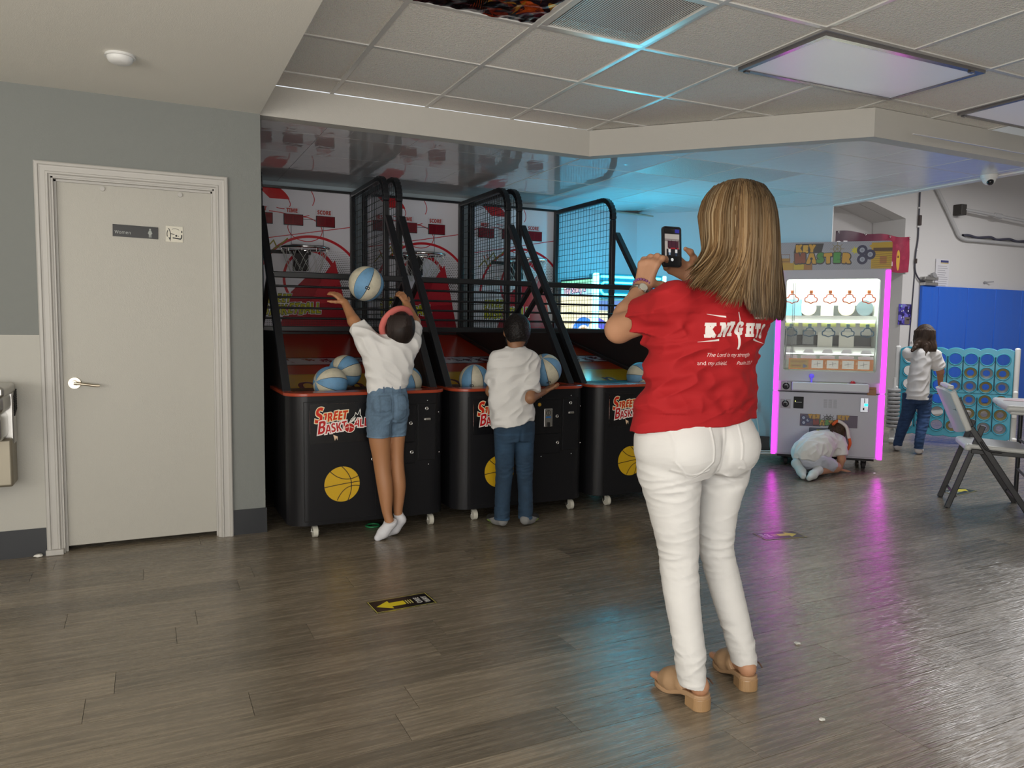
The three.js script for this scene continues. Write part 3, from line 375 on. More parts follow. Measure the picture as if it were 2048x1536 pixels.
    mesh('hoop_bracket', [rbox(0.12, 0.15, 0.1, 0.008, 0, 1.80, -2.27), box(0.045, 0.03, 0.12, 0, 1.885, -2.28), box(0.34, 0.03, 0.02, -0.07, 1.885, -2.33)], MM.side, t); }
  // front: logo plate, speaker, doors, locks, coin slot
  { const seams = []; const S = (x0, x1, y0, y1) => { const e = 0.0025; for (const [a, b, c, d] of [[x0, x1, y0, y0 + e], [x0, x1, y1 - e, y1], [x0, x0 + e, y0, y1], [x1 - e, x1, y0, y1]]) seams.push(span(a, b, c, d, -0.001, 0.0025)); };
    mesh('coin_door', rbox(0.2, 0.228, 0.01, 0.003, 0.177, 0.668, 0.002), MM.cab, t); mesh('cash_door', rbox(0.2, 0.132, 0.01, 0.003, 0.177, 0.484, 0.002), MM.cab, t); mesh('ticket_door', rbox(0.117, 0.355, 0.01, 0.003, 0.352, 0.61, 0.002), MM.cab, t); S(0.07, 0.282, 0.41, 0.79); S(0.288, 0.416, 0.427, 0.793); S(-0.40, 0.03, 0.11, 0.82); mesh('panel_seam', seams, MM.seam, t);
    const lp = plate(0.345, 0.235, 0.006); lp.translate(-0.192, 0.69, 0.002); mesh('logo_plate', lp, MM.logo, t);
    mesh('speaker_grill', mv(new THREE.CylinderGeometry(0.106, 0.106, 0.008, 40), -0.178, 0.322, 0.001, Math.PI / 2, 0, 0), [MM.cab, MM.grill, MM.grill], t);
    for (const [x, y] of [[0.248, 0.669], [0.255, 0.488], [0.352, 0.757], [0.01, 0.46]]) { const l = mesh('lock', [mv(new THREE.TorusGeometry(0.009, 0.0035, 8, 18), x, y, 0.008), cyl(0.008, 0.008, 0.008, x, y, 0.006, Math.PI / 2)], M.chrome, t); mesh('keyhole', span(x - 0.0014, x + 0.0014, y - 0.005, y + 0.005, 0.009, 0.0105), M.blackMatt, l); }
    const cm = mesh('coin_mechanism', rbox(0.066, 0.125, 0.01, 0.006, 0.178, 0.662, 0.009), M.steel, t); mesh('coin_slot', [mv(new THREE.TorusGeometry(0.016, 0.002, 6, 20), 0.178, 0.695, 0.015), span(0.177, 0.18, 0.682, 0.708, 0.013, 0.0155), rbox(0.02, 0.03, 0.012, 0.003, 0.178, 0.617, 0.016)], M.blackMatt, cm); mesh('coin_sticker', span(0.158, 0.196, 0.66, 0.672, 0.0135, 0.015), mat([0.03, 0.16, 0.42], 0.4), cm); for (const [a, b] of [[0.152, 0.718], [0.204, 0.718], [0.152, 0.606], [0.204, 0.606]]) mesh('rivet', mv(new THREE.SphereGeometry(0.004, 8, 6), a, b, 0.013), M.chrome, cm);
    mesh('start_button', mv(new THREE.SphereGeometry(0.013, 14, 10), 0.112, 0.753, 0.006, 0, 0, 0), mat([0.75, 0.42, 0.04], 0.3), t);
    mesh('ticket_slot', [rbox(0.045, 0.018, 0.014, 0.006, 0.356, 0.69, 0.009)], M.steel, t);
    for (const [x, y] of [[0.127, 0.801], [0.359, 0.806], [0.432, 0.731], [0.437, 0.477], [0.367, 0.404], [0.133, 0.40]]) mesh('screw', mv(new THREE.SphereGeometry(0.0045, 8, 6), x, y, 0.001), M.chrome, t); }
  for (const [x, z] of [[-0.33, -0.06], [0.40, -0.06], [-0.33, -2.2], [0.40, -2.2]]) { const c = mesh('caster', [mv(new THREE.CylinderGeometry(0.034, 0.034, 0.026, 24), x, 0.034, z, 0, 0, Math.PI / 2), mv(new THREE.TorusGeometry(0.029, 0.006, 8, 24), x + 0.012, 0.034, z, 0, Math.PI / 2)], MM.caster, t); mesh('fork', [bar([x - 0.02, 0.034, z], [x - 0.02, 0.08, z - 0.02], 0.004, 0.022, 0.001), bar([x + 0.02, 0.034, z], [x + 0.02, 0.08, z - 0.02], 0.004, 0.022, 0.001), box(0.06, 0.006, 0.06, x, 0.083, z - 0.02), cyl(0.006, 0.006, 0.05, x, 0.034, z, 0, 0, Math.PI / 2)], M.chrome, c); }
  return t;
}
machine(0, 'black basketball arcade machine next to the restroom door, with the jumping girl in front');
machine(1, 'black basketball arcade machine in the middle of the row, with the boy in front');
machine(2, 'black basketball arcade machine beside the cyan-lit game, partly hidden by the woman in red');

// ---------------------------------------------------------------- blue and white basketballs
const ballArt = (txt) => canv(1024, 512, (g, w, h) => {
  for (let i = 0; i < 8; i++) { g.fillStyle = i & 1 ? '#cfc9b4' : '#6b9cc4'; g.fillRect(i * w / 8, 0, w / 8 + 1, h); }
  for (let i = 0; i < 900; i++) { g.fillStyle = `rgba(90,85,70,${tr() * 0.05})`; g.beginPath(); g.arc(tr() * w, tr() * h, 3 + tr() * 26, 0, 7); g.fill(); }
  g.strokeStyle = '#1c2530'; g.lineWidth = 6; for (let i = 0; i < 8; i += 1) { g.beginPath(); const x = (i + (i & 1 ? 0.0 : 0)) * w / 8; g.moveTo(x, 0); g.lineTo(x, h); g.stroke(); } g.beginPath(); g.moveTo(0, h * 0.5); g.lineTo(w, h * 0.5); g.globalAlpha = 0.0; g.stroke(); g.globalAlpha = 1;
  if (txt) { g.fillStyle = '#1a1c22'; g.font = 'bold 60px sans-serif'; for (const x of [150, 660]) { g.save(); g.translate(x, 300); g.rotate(-1.57); g.fillText(txt, 0, 0); g.restore(); } }
});
const ballMat = phys([1, 1, 1], 0.5, { map: ballArt('B'), bumpMap: fineAt(6), bumpScale: 0.0006 });
const ballGeo = new THREE.SphereGeometry(0.107, 40, 28);
function ball(p, rot, label, group) { const m = solo('basketball', ballGeo, ballMat, label, 'ball', group); m.position.set(...p); m.rotation.set(...rot); return m; }
ball([1.222, 1.524, -4.60], [0.5, 0.6, -0.5], 'blue and white basketball flying in the air above the jumping girl');
ball([1.035, 0.902, -4.765], [0.4, 0.3, 1.3], 'blue and white basketball, front one of the pair left of the jumping girl', 'basketballs in the machines');
ball([1.168, 0.965, -4.93], [1.2, 0.4, 0.9], 'blue and white basketball resting higher up the ramp behind the front ball of the pair', 'basketballs in the machines');
ball([1.53, 0.902, -4.765], [0.2, 1.1, 0.3], "blue and white basketball half hidden by the right side of the jumping girl's waist", 'basketballs in the machines');
ball([2.02, 0.902, -4.765], [0.1, 0.2, 0.1], "blue and white basketball in the middle machine's tray, left of the boy's back", 'basketballs in the machines');
ball([2.352, 0.990, -4.36], [0.3, 0.5, 0.55], "blue and white basketball held in the boy's right hand");
ball([3.40, 0.902, -4.765], [0.9, 1.4, 0.6], "blue and white basketball in the third machine, just left of the woman's red shirt", 'basketballs in the machines');
// ---------------------------------------------------------------- prize machine with magenta light strips
const MAG = [1.0, 0.035, 0.92], CY = [0.02, 0.72, 1.0];
function chunky(g, word, x, y, s, cols, o = {}) { g.save(); g.lineJoin = 'round'; let cx = x; [...word].forEach((c, i) => { g.font = `bold ${s}px sans-serif`; const w = g.measureText(c).width; g.save(); g.translate(cx + w / 2, y + (i & 1 ? 3 : -3) * (o.j ?? 1)); g.rotate((i % 3 - 1) * 0.06); g.textAlign = 'center'; g.strokeStyle = o.line ?? '#20202a'; g.lineWidth = s * 0.30; g.strokeText(c, 3, 4); g.strokeStyle = cols[i % cols.length]; g.lineWidth = s * 0.16; g.strokeText(c, 0, 0); g.fillStyle = cols[i % cols.length]; g.fillText(c, 0, 0); if (o.hole && c === 'A') { g.fillStyle = '#15151a'; g.beginPath(); g.arc(0, -s * 0.34, s * 0.11, 0, 7); g.fill(); g.fillRect(-s * 0.05, -s * 0.34, s * 0.1, s * 0.26); } g.restore(); cx += w + s * 0.12; }); g.restore(); return cx; }
function keyHead(g, x, y, r) { g.fillStyle = '#171c4e'; for (const [a, b] of [[-0.8, -0.9], [0.75, 0], [-0.7, 0.95]]) { g.beginPath(); g.arc(x + a * r, y + b * r, r, 0, 7); g.fill(); } g.fillStyle = '#aab0c2'; for (const [a, b] of [[-0.8, -0.9], [0.75, 0], [-0.7, 0.95]]) { g.beginPath(); g.arc(x + a * r, y + b * r, r * 0.5, 0, 7); g.fill(); g.fillStyle = '#8d94a8'; g.beginPath(); g.arc(x + a * r, y + b * r, r * 0.25, 0, 7); g.fill(); g.fillStyle = '#aab0c2'; } }
function wheel(g, x, y, r, c) { g.strokeStyle = c; g.lineWidth = r * 0.2; g.beginPath(); g.arc(x, y, r * 0.7, 0, 7); g.stroke(); g.lineWidth = r * 0.12; for (let i = 0; i < 8; i++) { const a = i * 0.785; g.beginPath(); g.moveTo(x, y); g.lineTo(x + r * 1.35 * Math.cos(a), y + r * 1.35 * Math.sin(a)); g.stroke(); } }
const KEYC = ['#d9a22a', '#dfae3a', '#d9a22a'], MAST = ['#8f3f1f', '#d9a22a', '#3f8f3a', '#d9a22a', '#3a9a3c', '#d9a22a'];
const headerArt = canv(1360, 350, (g, w, h) => {
  g.fillStyle = '#a9abb8'; g.fillRect(0, 0, w, h); g.fillStyle = '#8f92a3'; for (let y = 0; y < h; y += 16) for (let x = 0; x < w; x += 22) { g.save(); g.translate(x + (y / 16 & 1) * 11, y); g.rotate(0.7); g.fillRect(0, 0, 13, 4); g.restore(); }
  g.fillStyle = '#b8862b'; g.fillRect(20, 200, 130, 60); g.fillStyle = '#c89a1e'; g.fillRect(0, 260, 190, 90); g.fillStyle = '#d2b425'; g.fillRect(190, 240, 130, 110); g.fillStyle = '#a86c20'; g.fillRect(320, 245, 100, 105); g.strokeStyle = '#7a4a18'; g.lineWidth = 6; g.strokeRect(190, 240, 230, 108); g.strokeRect(30, 150, 110, 90);
  g.fillStyle = '#cda416'; g.fillRect(1120, 20, 240, 320); g.fillStyle = '#5d3b12'; g.fillRect(1140, 84, 220, 42); g.fillStyle = '#c9a21f'; g.beginPath(); g.moveTo(1090, 60); g.quadraticCurveTo(1150, 10, 1360, 14); g.lineTo(1360, 84); g.lineTo(1120, 84); g.fill(); g.fillStyle = '#b5702b'; g.fillRect(1220, 190, 80, 90); g.strokeStyle = '#8a6a10'; g.lineWidth = 5; for (let y = 140; y < 340; y += 26) { g.beginPath(); g.moveTo(1130, y); g.lineTo(1360, y - 8); g.stroke(); }
  wheel(g, 715, 90, 62, '#8f8366'); g.fillStyle = '#23232c'; g.save(); g.transform(1, 0, -0.2, 1, 0, 0); g.fillRect(215, 18, 340, 120); g.restore();
  chunky(g, 'KEY', 215, 122, 112, KEYC, { line: '#3a2a14' }); chunky(g, 'MASTER', 205, 256, 150, MAST, { hole: 1 });
  g.fillStyle = '#d9cf3a'; g.beginPath(); for (let i = 0; i < 14; i++) { const a = i * 0.449, r = i & 1 ? 26 : 52; g.lineTo(925 + r * Math.cos(a), 112 + r * Math.sin(a)); } g.fill(); keyHead(g, 1060, 165, 62);
});
const lowLogo = canv(1024, 250, (g, w, h) => { g.fillStyle = '#4a3a52'; g.fillRect(645, 20, 350, 220); wheel(g, 480, 90, 60, '#2a2a30'); keyHead(g, 130, 135, 48); g.fillStyle = '#171c4e'; g.fillRect(165, 112, 90, 26); chunky(g, 'MASTER', 255, 205, 112, ['#7d2f28', '#b0842f', '#4d8a3c', '#b0842f', '#4a8a3c', '#b0842f'], { hole: 1 }); chunky(g, 'KEY', 665, 92, 88, ['#b58a3a'], { line: '#7a5a24' }); });
const instr = canv(1024, 150, (g, w, h) => { g.fillStyle = '#c9761c'; g.fillRect(0, 0, w, h); g.fillStyle = '#a88a2a'; g.fillRect(14, 14, 230, 122); g.fillStyle = '#8f5a14'; g.font = 'bold 30px sans-serif'; for (let i = 0; i < 9; i++) g.fillRect(24 + i * 22, 30, 15, 24); g.fillRect(34, 90, 120, 22); keyHead(g, 200, 104, 14); for (let i = 0; i < 4; i++) { const x = 282 + i * 186; g.fillStyle = '#e8cf9a'; g.font = 'bold 40px sans-serif'; g.fillText(String(i + 1), x - 26, 70); g.fillStyle = '#e9e7dc'; g.fillRect(x, 18, 140, 112); g.strokeStyle = '#77746a'; g.lineWidth = 5; g.beginPath(); g.moveTo(x + 30, 80); g.lineTo(x + 110, 60); g.moveTo(x + 70, 40); g.lineTo(x + 72, 100); g.stroke(); } });
const KX = 5.234, KZ = -5.239, KR = -0.76, KC = Math.cos(KR), KS = Math.sin(KR);
const kw = (x, y, z) => [KX + x * 0.975 * KC + z * KS, y, KZ - x * 0.975 * KS + z * KC];
{
  const t = thing('prize_machine', 'tall silver key prize machine with glowing magenta side strips and bright window', 'arcade machine', [KX, 0, KZ], KR);
  t.scale.x = 0.975; const body = phys([0.46, 0.46, 0.53], 0.35), W = 0.97, inn = mat([0.82, 0.84, 0.80], 0.6);
  mesh('cabinet', [span(0, W, 0.11, 0.80, -0.62, -0.02), span(0, W, 0.80, 0.888, -0.62, -0.015), span(0, 0.075, 0.888, 1.735, -0.62, -0.015), span(0.895, W, 0.888, 1.735, -0.62, -0.015), span(0, W, 1.735, 1.81, -0.62, -0.015), span(0.075, 0.895, 0.888, 1.735, -0.62, -0.42)], body, t);
  { const s = new THREE.Shape(); const R = (sh, x0, y0, x1, y1, r) => { sh.moveTo(x0 + r, y0); sh.lineTo(x1 - r, y0); sh.quadraticCurveTo(x1, y0, x1, y0 + r); sh.lineTo(x1, y1 - r); sh.quadraticCurveTo(x1, y1, x1 - r, y1); sh.lineTo(x0 + r, y1); sh.quadraticCurveTo(x0, y1, x0, y1 - r); sh.lineTo(x0, y0 + r); sh.quadraticCurveTo(x0, y0, x0 + r, y0); return sh; };
    R(s, 0.045, 0.80, 0.925, 1.81, 0.004); s.holes.push(R(new THREE.Path(), 0.082, 0.892, 0.888, 1.728, 0.035)); const g = new THREE.ExtrudeGeometry(s, { depth: 0.016, bevelEnabled: false, curveSegments: 8 }); g.translate(0, 0, -0.016); mesh('window_frame', g, body, t); }
  mesh('lower_door', [rbox(0.86, 0.575, 0.022, 0.006, W / 2, 0.41, -0.012)], body, t); mesh('door_seam', span(0.045, 0.925, 0.698, 0.704, -0.02, 0.0), M.blackMatt, t);
  // lit inside
  mesh('inner_back', span(0.085, 0.885, 0.895, 1.73, -0.415, -0.405), inn, t); mesh('inner_side', [span(0.078, 0.086, 0.895, 1.73, -0.41, -0.02), span(0.884, 0.892, 0.895, 1.73, -0.41, -0.02), span(0.08, 0.89, 0.888, 0.896, -0.41, -0.02), span(0.08, 0.89, 1.727, 1.735, -0.41, -0.02)], inn, t);
  mesh('led_tube', [span(0.10, 0.87, 1.70, 1.722, -0.07, -0.045)], glow([0.86, 1.0, 0.84], 8), t);
  rect('led_tube_light', [0.88, 1, 0.86], 70, 0.76, 0.03, [0.485, 1.695, -0.09], [0.485, 1.2, -0.30], t);
  mesh('led_tube', [span(0.10, 0.87, 1.335, 1.345, -0.10, -0.08), span(0.10, 0.87, 1.045, 1.055, -0.10, -0.08)], glow([0.9, 1.0, 0.88], 4), t);
  mesh('shelf', [span(0.09, 0.88, 1.345, 1.40, -0.13, -0.10), span(0.09, 0.88, 1.345, 1.352, -0.40, -0.10)], inn, t); mesh('shelf', [span(0.09, 0.88, 1.055, 1.11, -0.13, -0.10), span(0.09, 0.88, 1.055, 1.062, -0.40, -0.10)], inn, t);
  mesh('prize_net', [span(0.09, 0.88, 1.40, 1.50, -0.36, -0.355), span(0.09, 0.88, 1.12, 1.22, -0.36, -0.355)], mat([0.12, 0.125, 0.13], 0.7), t);
  const tagM = mat([0.62, 0.66, 0.22], 0.5), loop = (cx, cy, s) => { const pts = []; for (const [a, b] of [[-0.2, 0.62], [-0.55, 0.5], [-0.62, 0.18], [-1, 0.0], [-0.95, -0.62], [-0.5, -0.7], [0, -0.92], [0.5, -0.7], [0.95, -0.62], [1, 0.0], [0.62, 0.18], [0.55, 0.5], [0.2, 0.62]]) pts.push(V(cx + a * s, cy + b * s, 0)); return new THREE.TubeGeometry(new THREE.CatmullRomCurve3(pts, true), 48, s * 0.10, 8, true); };
  for (let r = 0; r < 2; r++) for (let i = 0; i < 5; i++) { const x = 0.142 + i * 0.166, y = r ? 1.255 : 1.56, m = mat(r ? [0.06, 0.13, 0.2] : [0.55, 0.07, 0.03], 0.35, r ? {} : {}); const k = mesh('key_plate', loop(x, y, 0.052).translate(0, 0, -0.075), m, t); mesh('key_stem', rbox(0.03, 0.032, 0.016, 0.004, x, y + 0.055, -0.075), mat(r ? [0.1, 0.2, 0.22] : [0.75, 0.18, 0.03], 0.4), k); if (r) mesh('price_tag', span(x - 0.065, x + 0.065, 1.30, 1.332, -0.098, -0.092), tagM, k); }
  for (let i = 0; i < 5; i++) { const x = 0.142 + i * 0.166; mesh('key_plate', [poly([[-0.05, 0], [-0.03, 0.03], [0.03, 0.03], [0.05, 0], [0.02, -0.03], [-0.02, -0.03]], 0.01).translate(x, 1.0 + 0.06, -0.09)], mat([0.75, 0.75, 0.78], 0.4), t); mesh('price_tag', span(x - 0.065, x + 0.065, 0.99, 1.03, -0.1, -0.094), mat([0.6, 0.5, 0.56], 0.5), t); }
  const ib = plate(0.735, 0.10, 0.008); ib.translate(0.50, 0.955, -0.055); mesh('instruction_board', ib, mat(0xffffff, 0.4, { map: instr }), t);
  mesh('pusher_rod', [rod([0.10, 1.28, -0.05], [0.10, 0.92, -0.05], 0.006), tube([[0.075, 1.30, -0.05], [0.095, 1.295, -0.05], [0.10, 1.27, -0.05]], 0.006, 8), rod([0.165, 1.70, -0.06], [0.165, 1.0, -0.06], 0.003), rod([0.15, 1.70, -0.06], [0.15, 1.0, -0.06], 0.003)], M.grey, t);
  mesh('glass', span(0.078, 0.892, 0.89, 1.732, -0.024, -0.020), phys([1, 1, 1], 0.02, { transmission: 1, thickness: 0, specularIntensity: 0.06 }), t);
  // header
  { const s = new THREE.Shape(); s.moveTo(0, 1.81); s.lineTo(W, 1.81); s.lineTo(W, 2.03); s.quadraticCurveTo(W, 2.06, W - 0.03, 2.06); s.lineTo(0.03, 2.06); s.quadraticCurveTo(0, 2.06, 0, 2.03); s.closePath(); const g = new THREE.ExtrudeGeometry(s, { depth: 0.12, bevelEnabled: false }); g.translate(0, 0, -0.125); mesh('header', g, body, t); const a = new THREE.ShapeGeometry(s); const p = a.attributes.position, uv = a.attributes.uv; for (let i = 0; i < p.count; i++) uv.setXY(i, p.getX(i) / W, (p.getY(i) - 1.81) / 0.25); a.translate(0, 0, -0.003); mesh('header_print', a, phys([0.85, 0.85, 0.85], 0.3, { map: headerArt }), t); }
  // magenta strips
  const strip = glow(MAG, 3); for (const [x, n] of [[0.022, 'l'], [W - 0.022, 'r']]) { mesh('light_strip', [rbox(0.044, 1.09, 0.03, 0.008, x, 1.257, -0.006)], strip, t); mesh('light_strip', [rbox(0.044, 0.588, 0.03, 0.008, x, 0.404, -0.006)], strip, t); rect('light_strip_glow', MAG, 2.0, 0.04, 1.68, [x, 0.955, 0.02], [x, 0.955, 1], t); }
  // controls
  mesh('control_shelf', [rbox(0.66, 0.075, 0.10, 0.01, 0.495, 0.755, 0.035)], mat([0.62, 0.63, 0.70], 0.35), t); mesh('joystick', [cyl(0.008, 0.008, 0.05, 0.335, 0.815, 0.04), new THREE.SphereGeometry(0.022, 18, 14).translate(0.335, 0.85, 0.04)], phys([0.12, 0.08, 0.75], 0.2, { emissive: rgb(0.15, 0.1, 0.9), emissiveIntensity: 0.5 }), t);
  mesh('push_button', [new THREE.SphereGeometry(0.024, 18, 10, 0, 7, 0, Math.PI / 2).translate(0.69, 0.793, 0.04)], phys([0.45, 0.02, 0.03], 0.15), t); mesh('control_label', span(0.38, 0.64, 0.7925, 0.7945, 0.02, 0.06), mat([0.45, 0.5, 0.3], 0.4), t);
  mesh('chest_emblem', [rbox(0.075, 0.05, 0.008, 0.003, 0.858, 0.715, 0.003), rbox(0.07, 0.022, 0.008, 0.003, 0.858, 0.752, 0.003)], mat([0.34, 0.17, 0.06], 0.5), t);
  for (const y of [0.748, 0.585]) { const l = mesh('lock_plate', rbox(0.09, 0.085, 0.006, 0.003, 0.115, y, 0.002), mat([0.33, 0.31, 0.34], 0.4), t); mesh('padlock', [mv(new THREE.TorusGeometry(0.026, 0.006, 8, 24), 0.115, y, 0.008), rbox(0.03, 0.032, 0.016, 0.004, 0.112, y - 0.008, 0.012)], M.blackMatt, l); mesh('hasp', rod([0.115, y + 0.012, 0.01], [0.115, y + 0.04, 0.01], 0.003), M.chrome, l); }
  { const b = mesh('bill_acceptor', rbox(0.088, 0.108, 0.012, 0.004, 0.232, 0.60, 0.004), M.blackMatt, t); mesh('bill_slot', [span(0.20, 0.26, 0.60, 0.606, 0.009, 0.011)], M.grey, b); mesh('indicator_led', box(0.008, 0.006, 0.003, 0.203, 0.613, 0.011), glow([0.9, 0.9, 0.2], 2), b); }
  for (let i = 0; i < 3; i++) { const v = []; for (let k = 0; k < 9; k++) v.push(box(0.03, 0.004, 0.003, 0.468 + i * 0.042, 0.563 + k * 0.009, 0.0)); mesh('vent_grille', v, mat([0.34, 0.34, 0.38], 0.5), t); }
  { const c = mesh('coin_mechanism', rbox(0.07, 0.13, 0.01, 0.004, 0.80, 0.60, 0.004), mat([0.5, 0.52, 0.58], 0.3, { metalness: 0.7 }), t); mesh('coin_slot', [box(0.005, 0.04, 0.003, 0.80, 0.64, 0.0098), box(0.012, 0.02, 0.003, 0.795, 0.565, 0.0098)], M.blackMatt, c); mesh('coin_light', box(0.03, 0.022, 0.006, 0.815, 0.602, 0.01), glow(CY, 2.2), c); }
  const ll = plate(0.53, 0.128, 0.002); ll.translate(0.50, 0.445, 0.001); mesh('logo_print', ll, mat(0xffffff, 0.4, { map: lowLogo, transparent: true, alphaTest: 0.4 }), t);
  { const dr = mesh('prize_door', rbox(0.33, 0.22, 0.012, 0.008, 0.50, 0.265, 0.004), mat([0.09, 0.10, 0.13], 0.3), t); mesh('prize_window', rbox(0.25, 0.15, 0.008, 0.004, 0.52, 0.275, 0.010), phys([0.03, 0.03, 0.035], 0.1), dr); const pa = canv(256, 64, (g, w, h) => { g.fillStyle = '#7a2a3a'; g.fillRect(0, 0, w, h); g.fillStyle = '#c9c65a'; g.fillRect(0, 0, w, 16); g.fillStyle = '#e7ded8'; g.font = 'bold 44px sans-serif'; g.fillText('PRIZE', 14, 58); }); const pp = plate(0.24, 0.05, 0.003); pp.translate(0.52, 0.335, 0.016); mesh('door_print', pp, mat(0xffffff, 0.4, { map: pa }), dr); }
  for (const [x, z] of [[0.14, -0.12], [0.83, -0.12], [0.14, -0.55], [0.83, -0.55]]) mesh('caster', [mv(new THREE.CylinderGeometry(0.036, 0.036, 0.03, 20), x, 0.036, z, 0, 0, Math.PI / 2), bar([x - 0.02, 0.036, z], [x - 0.02, 0.112, z + 0.02], 0.005, 0.03, 0.001), bar([x + 0.02, 0.036, z], [x + 0.02, 0.112, z + 0.02], 0.005, 0.03, 0.001)], M.blackMatt, t);
  mesh('base_frame', [span(0.06, 0.91, 0.085, 0.112, -0.05, -0.6)], M.blackMatt, t);
  // prizes standing on its shelves
  const P = (name, geo, m, at, label, group) => { const o = solo(name, geo, m, label, 'prize', group); o.position.set(...kw(...at)); o.rotation.y = KR; return o; };
  P('prize_box', rbox(0.15, 0.17, 0.06, 0.004), mat([0.15, 0.42, 0.62], 0.4), [0.165, 1.47, -0.30], 'light blue prize box on the upper shelf behind the first red key');
  for (const [x, c, l] of [[0.30, [0.62, 0.55, 0.42], 'cream round prize disc second on the upper shelf'], [0.64, [0.60, 0.50, 0.36], 'tan round prize disc with orange marks behind the fourth red key'], [0.80, [0.12, 0.17, 0.20], 'dark teal round prize disc behind the fifth red key']]) P('prize_disc', mv(new THREE.CylinderGeometry(0.072, 0.072, 0.02, 28), 0, 0, 0, Math.PI / 2), mat(c, 0.35), [x, 1.475, -0.28], l);
  P('prize_card', [rbox(0.11, 0.16, 0.006, 0.002)], mat([0.72, 0.70, 0.60], 0.5), [0.47, 1.48, -0.27], 'pale prize card behind the middle red key');
  for (const [x, y, s, l] of [[0.145, 1.20, [0.12, 0.15], 'striped dark prize box on the lower shelf under the first blue key'], [0.31, 1.20, [0.10, 0.14], 'grey patterned prize box under the second blue key']]) P('prize_box', rbox(s[0], s[1], 0.05, 0.004), mat([0.25, 0.27, 0.27], 0.5), [x, y, -0.3], l);
  for (const [x, l] of [[0.46, 'white prize sheet with a brown picture under the third blue key'], [0.65, 'white prize sheet with a grey picture under the fourth blue key']]) P('prize_card', rbox(0.13, 0.17, 0.006, 0.002), mat([0.74, 0.74, 0.66], 0.5), [x, 1.165, -0.25], l);
}
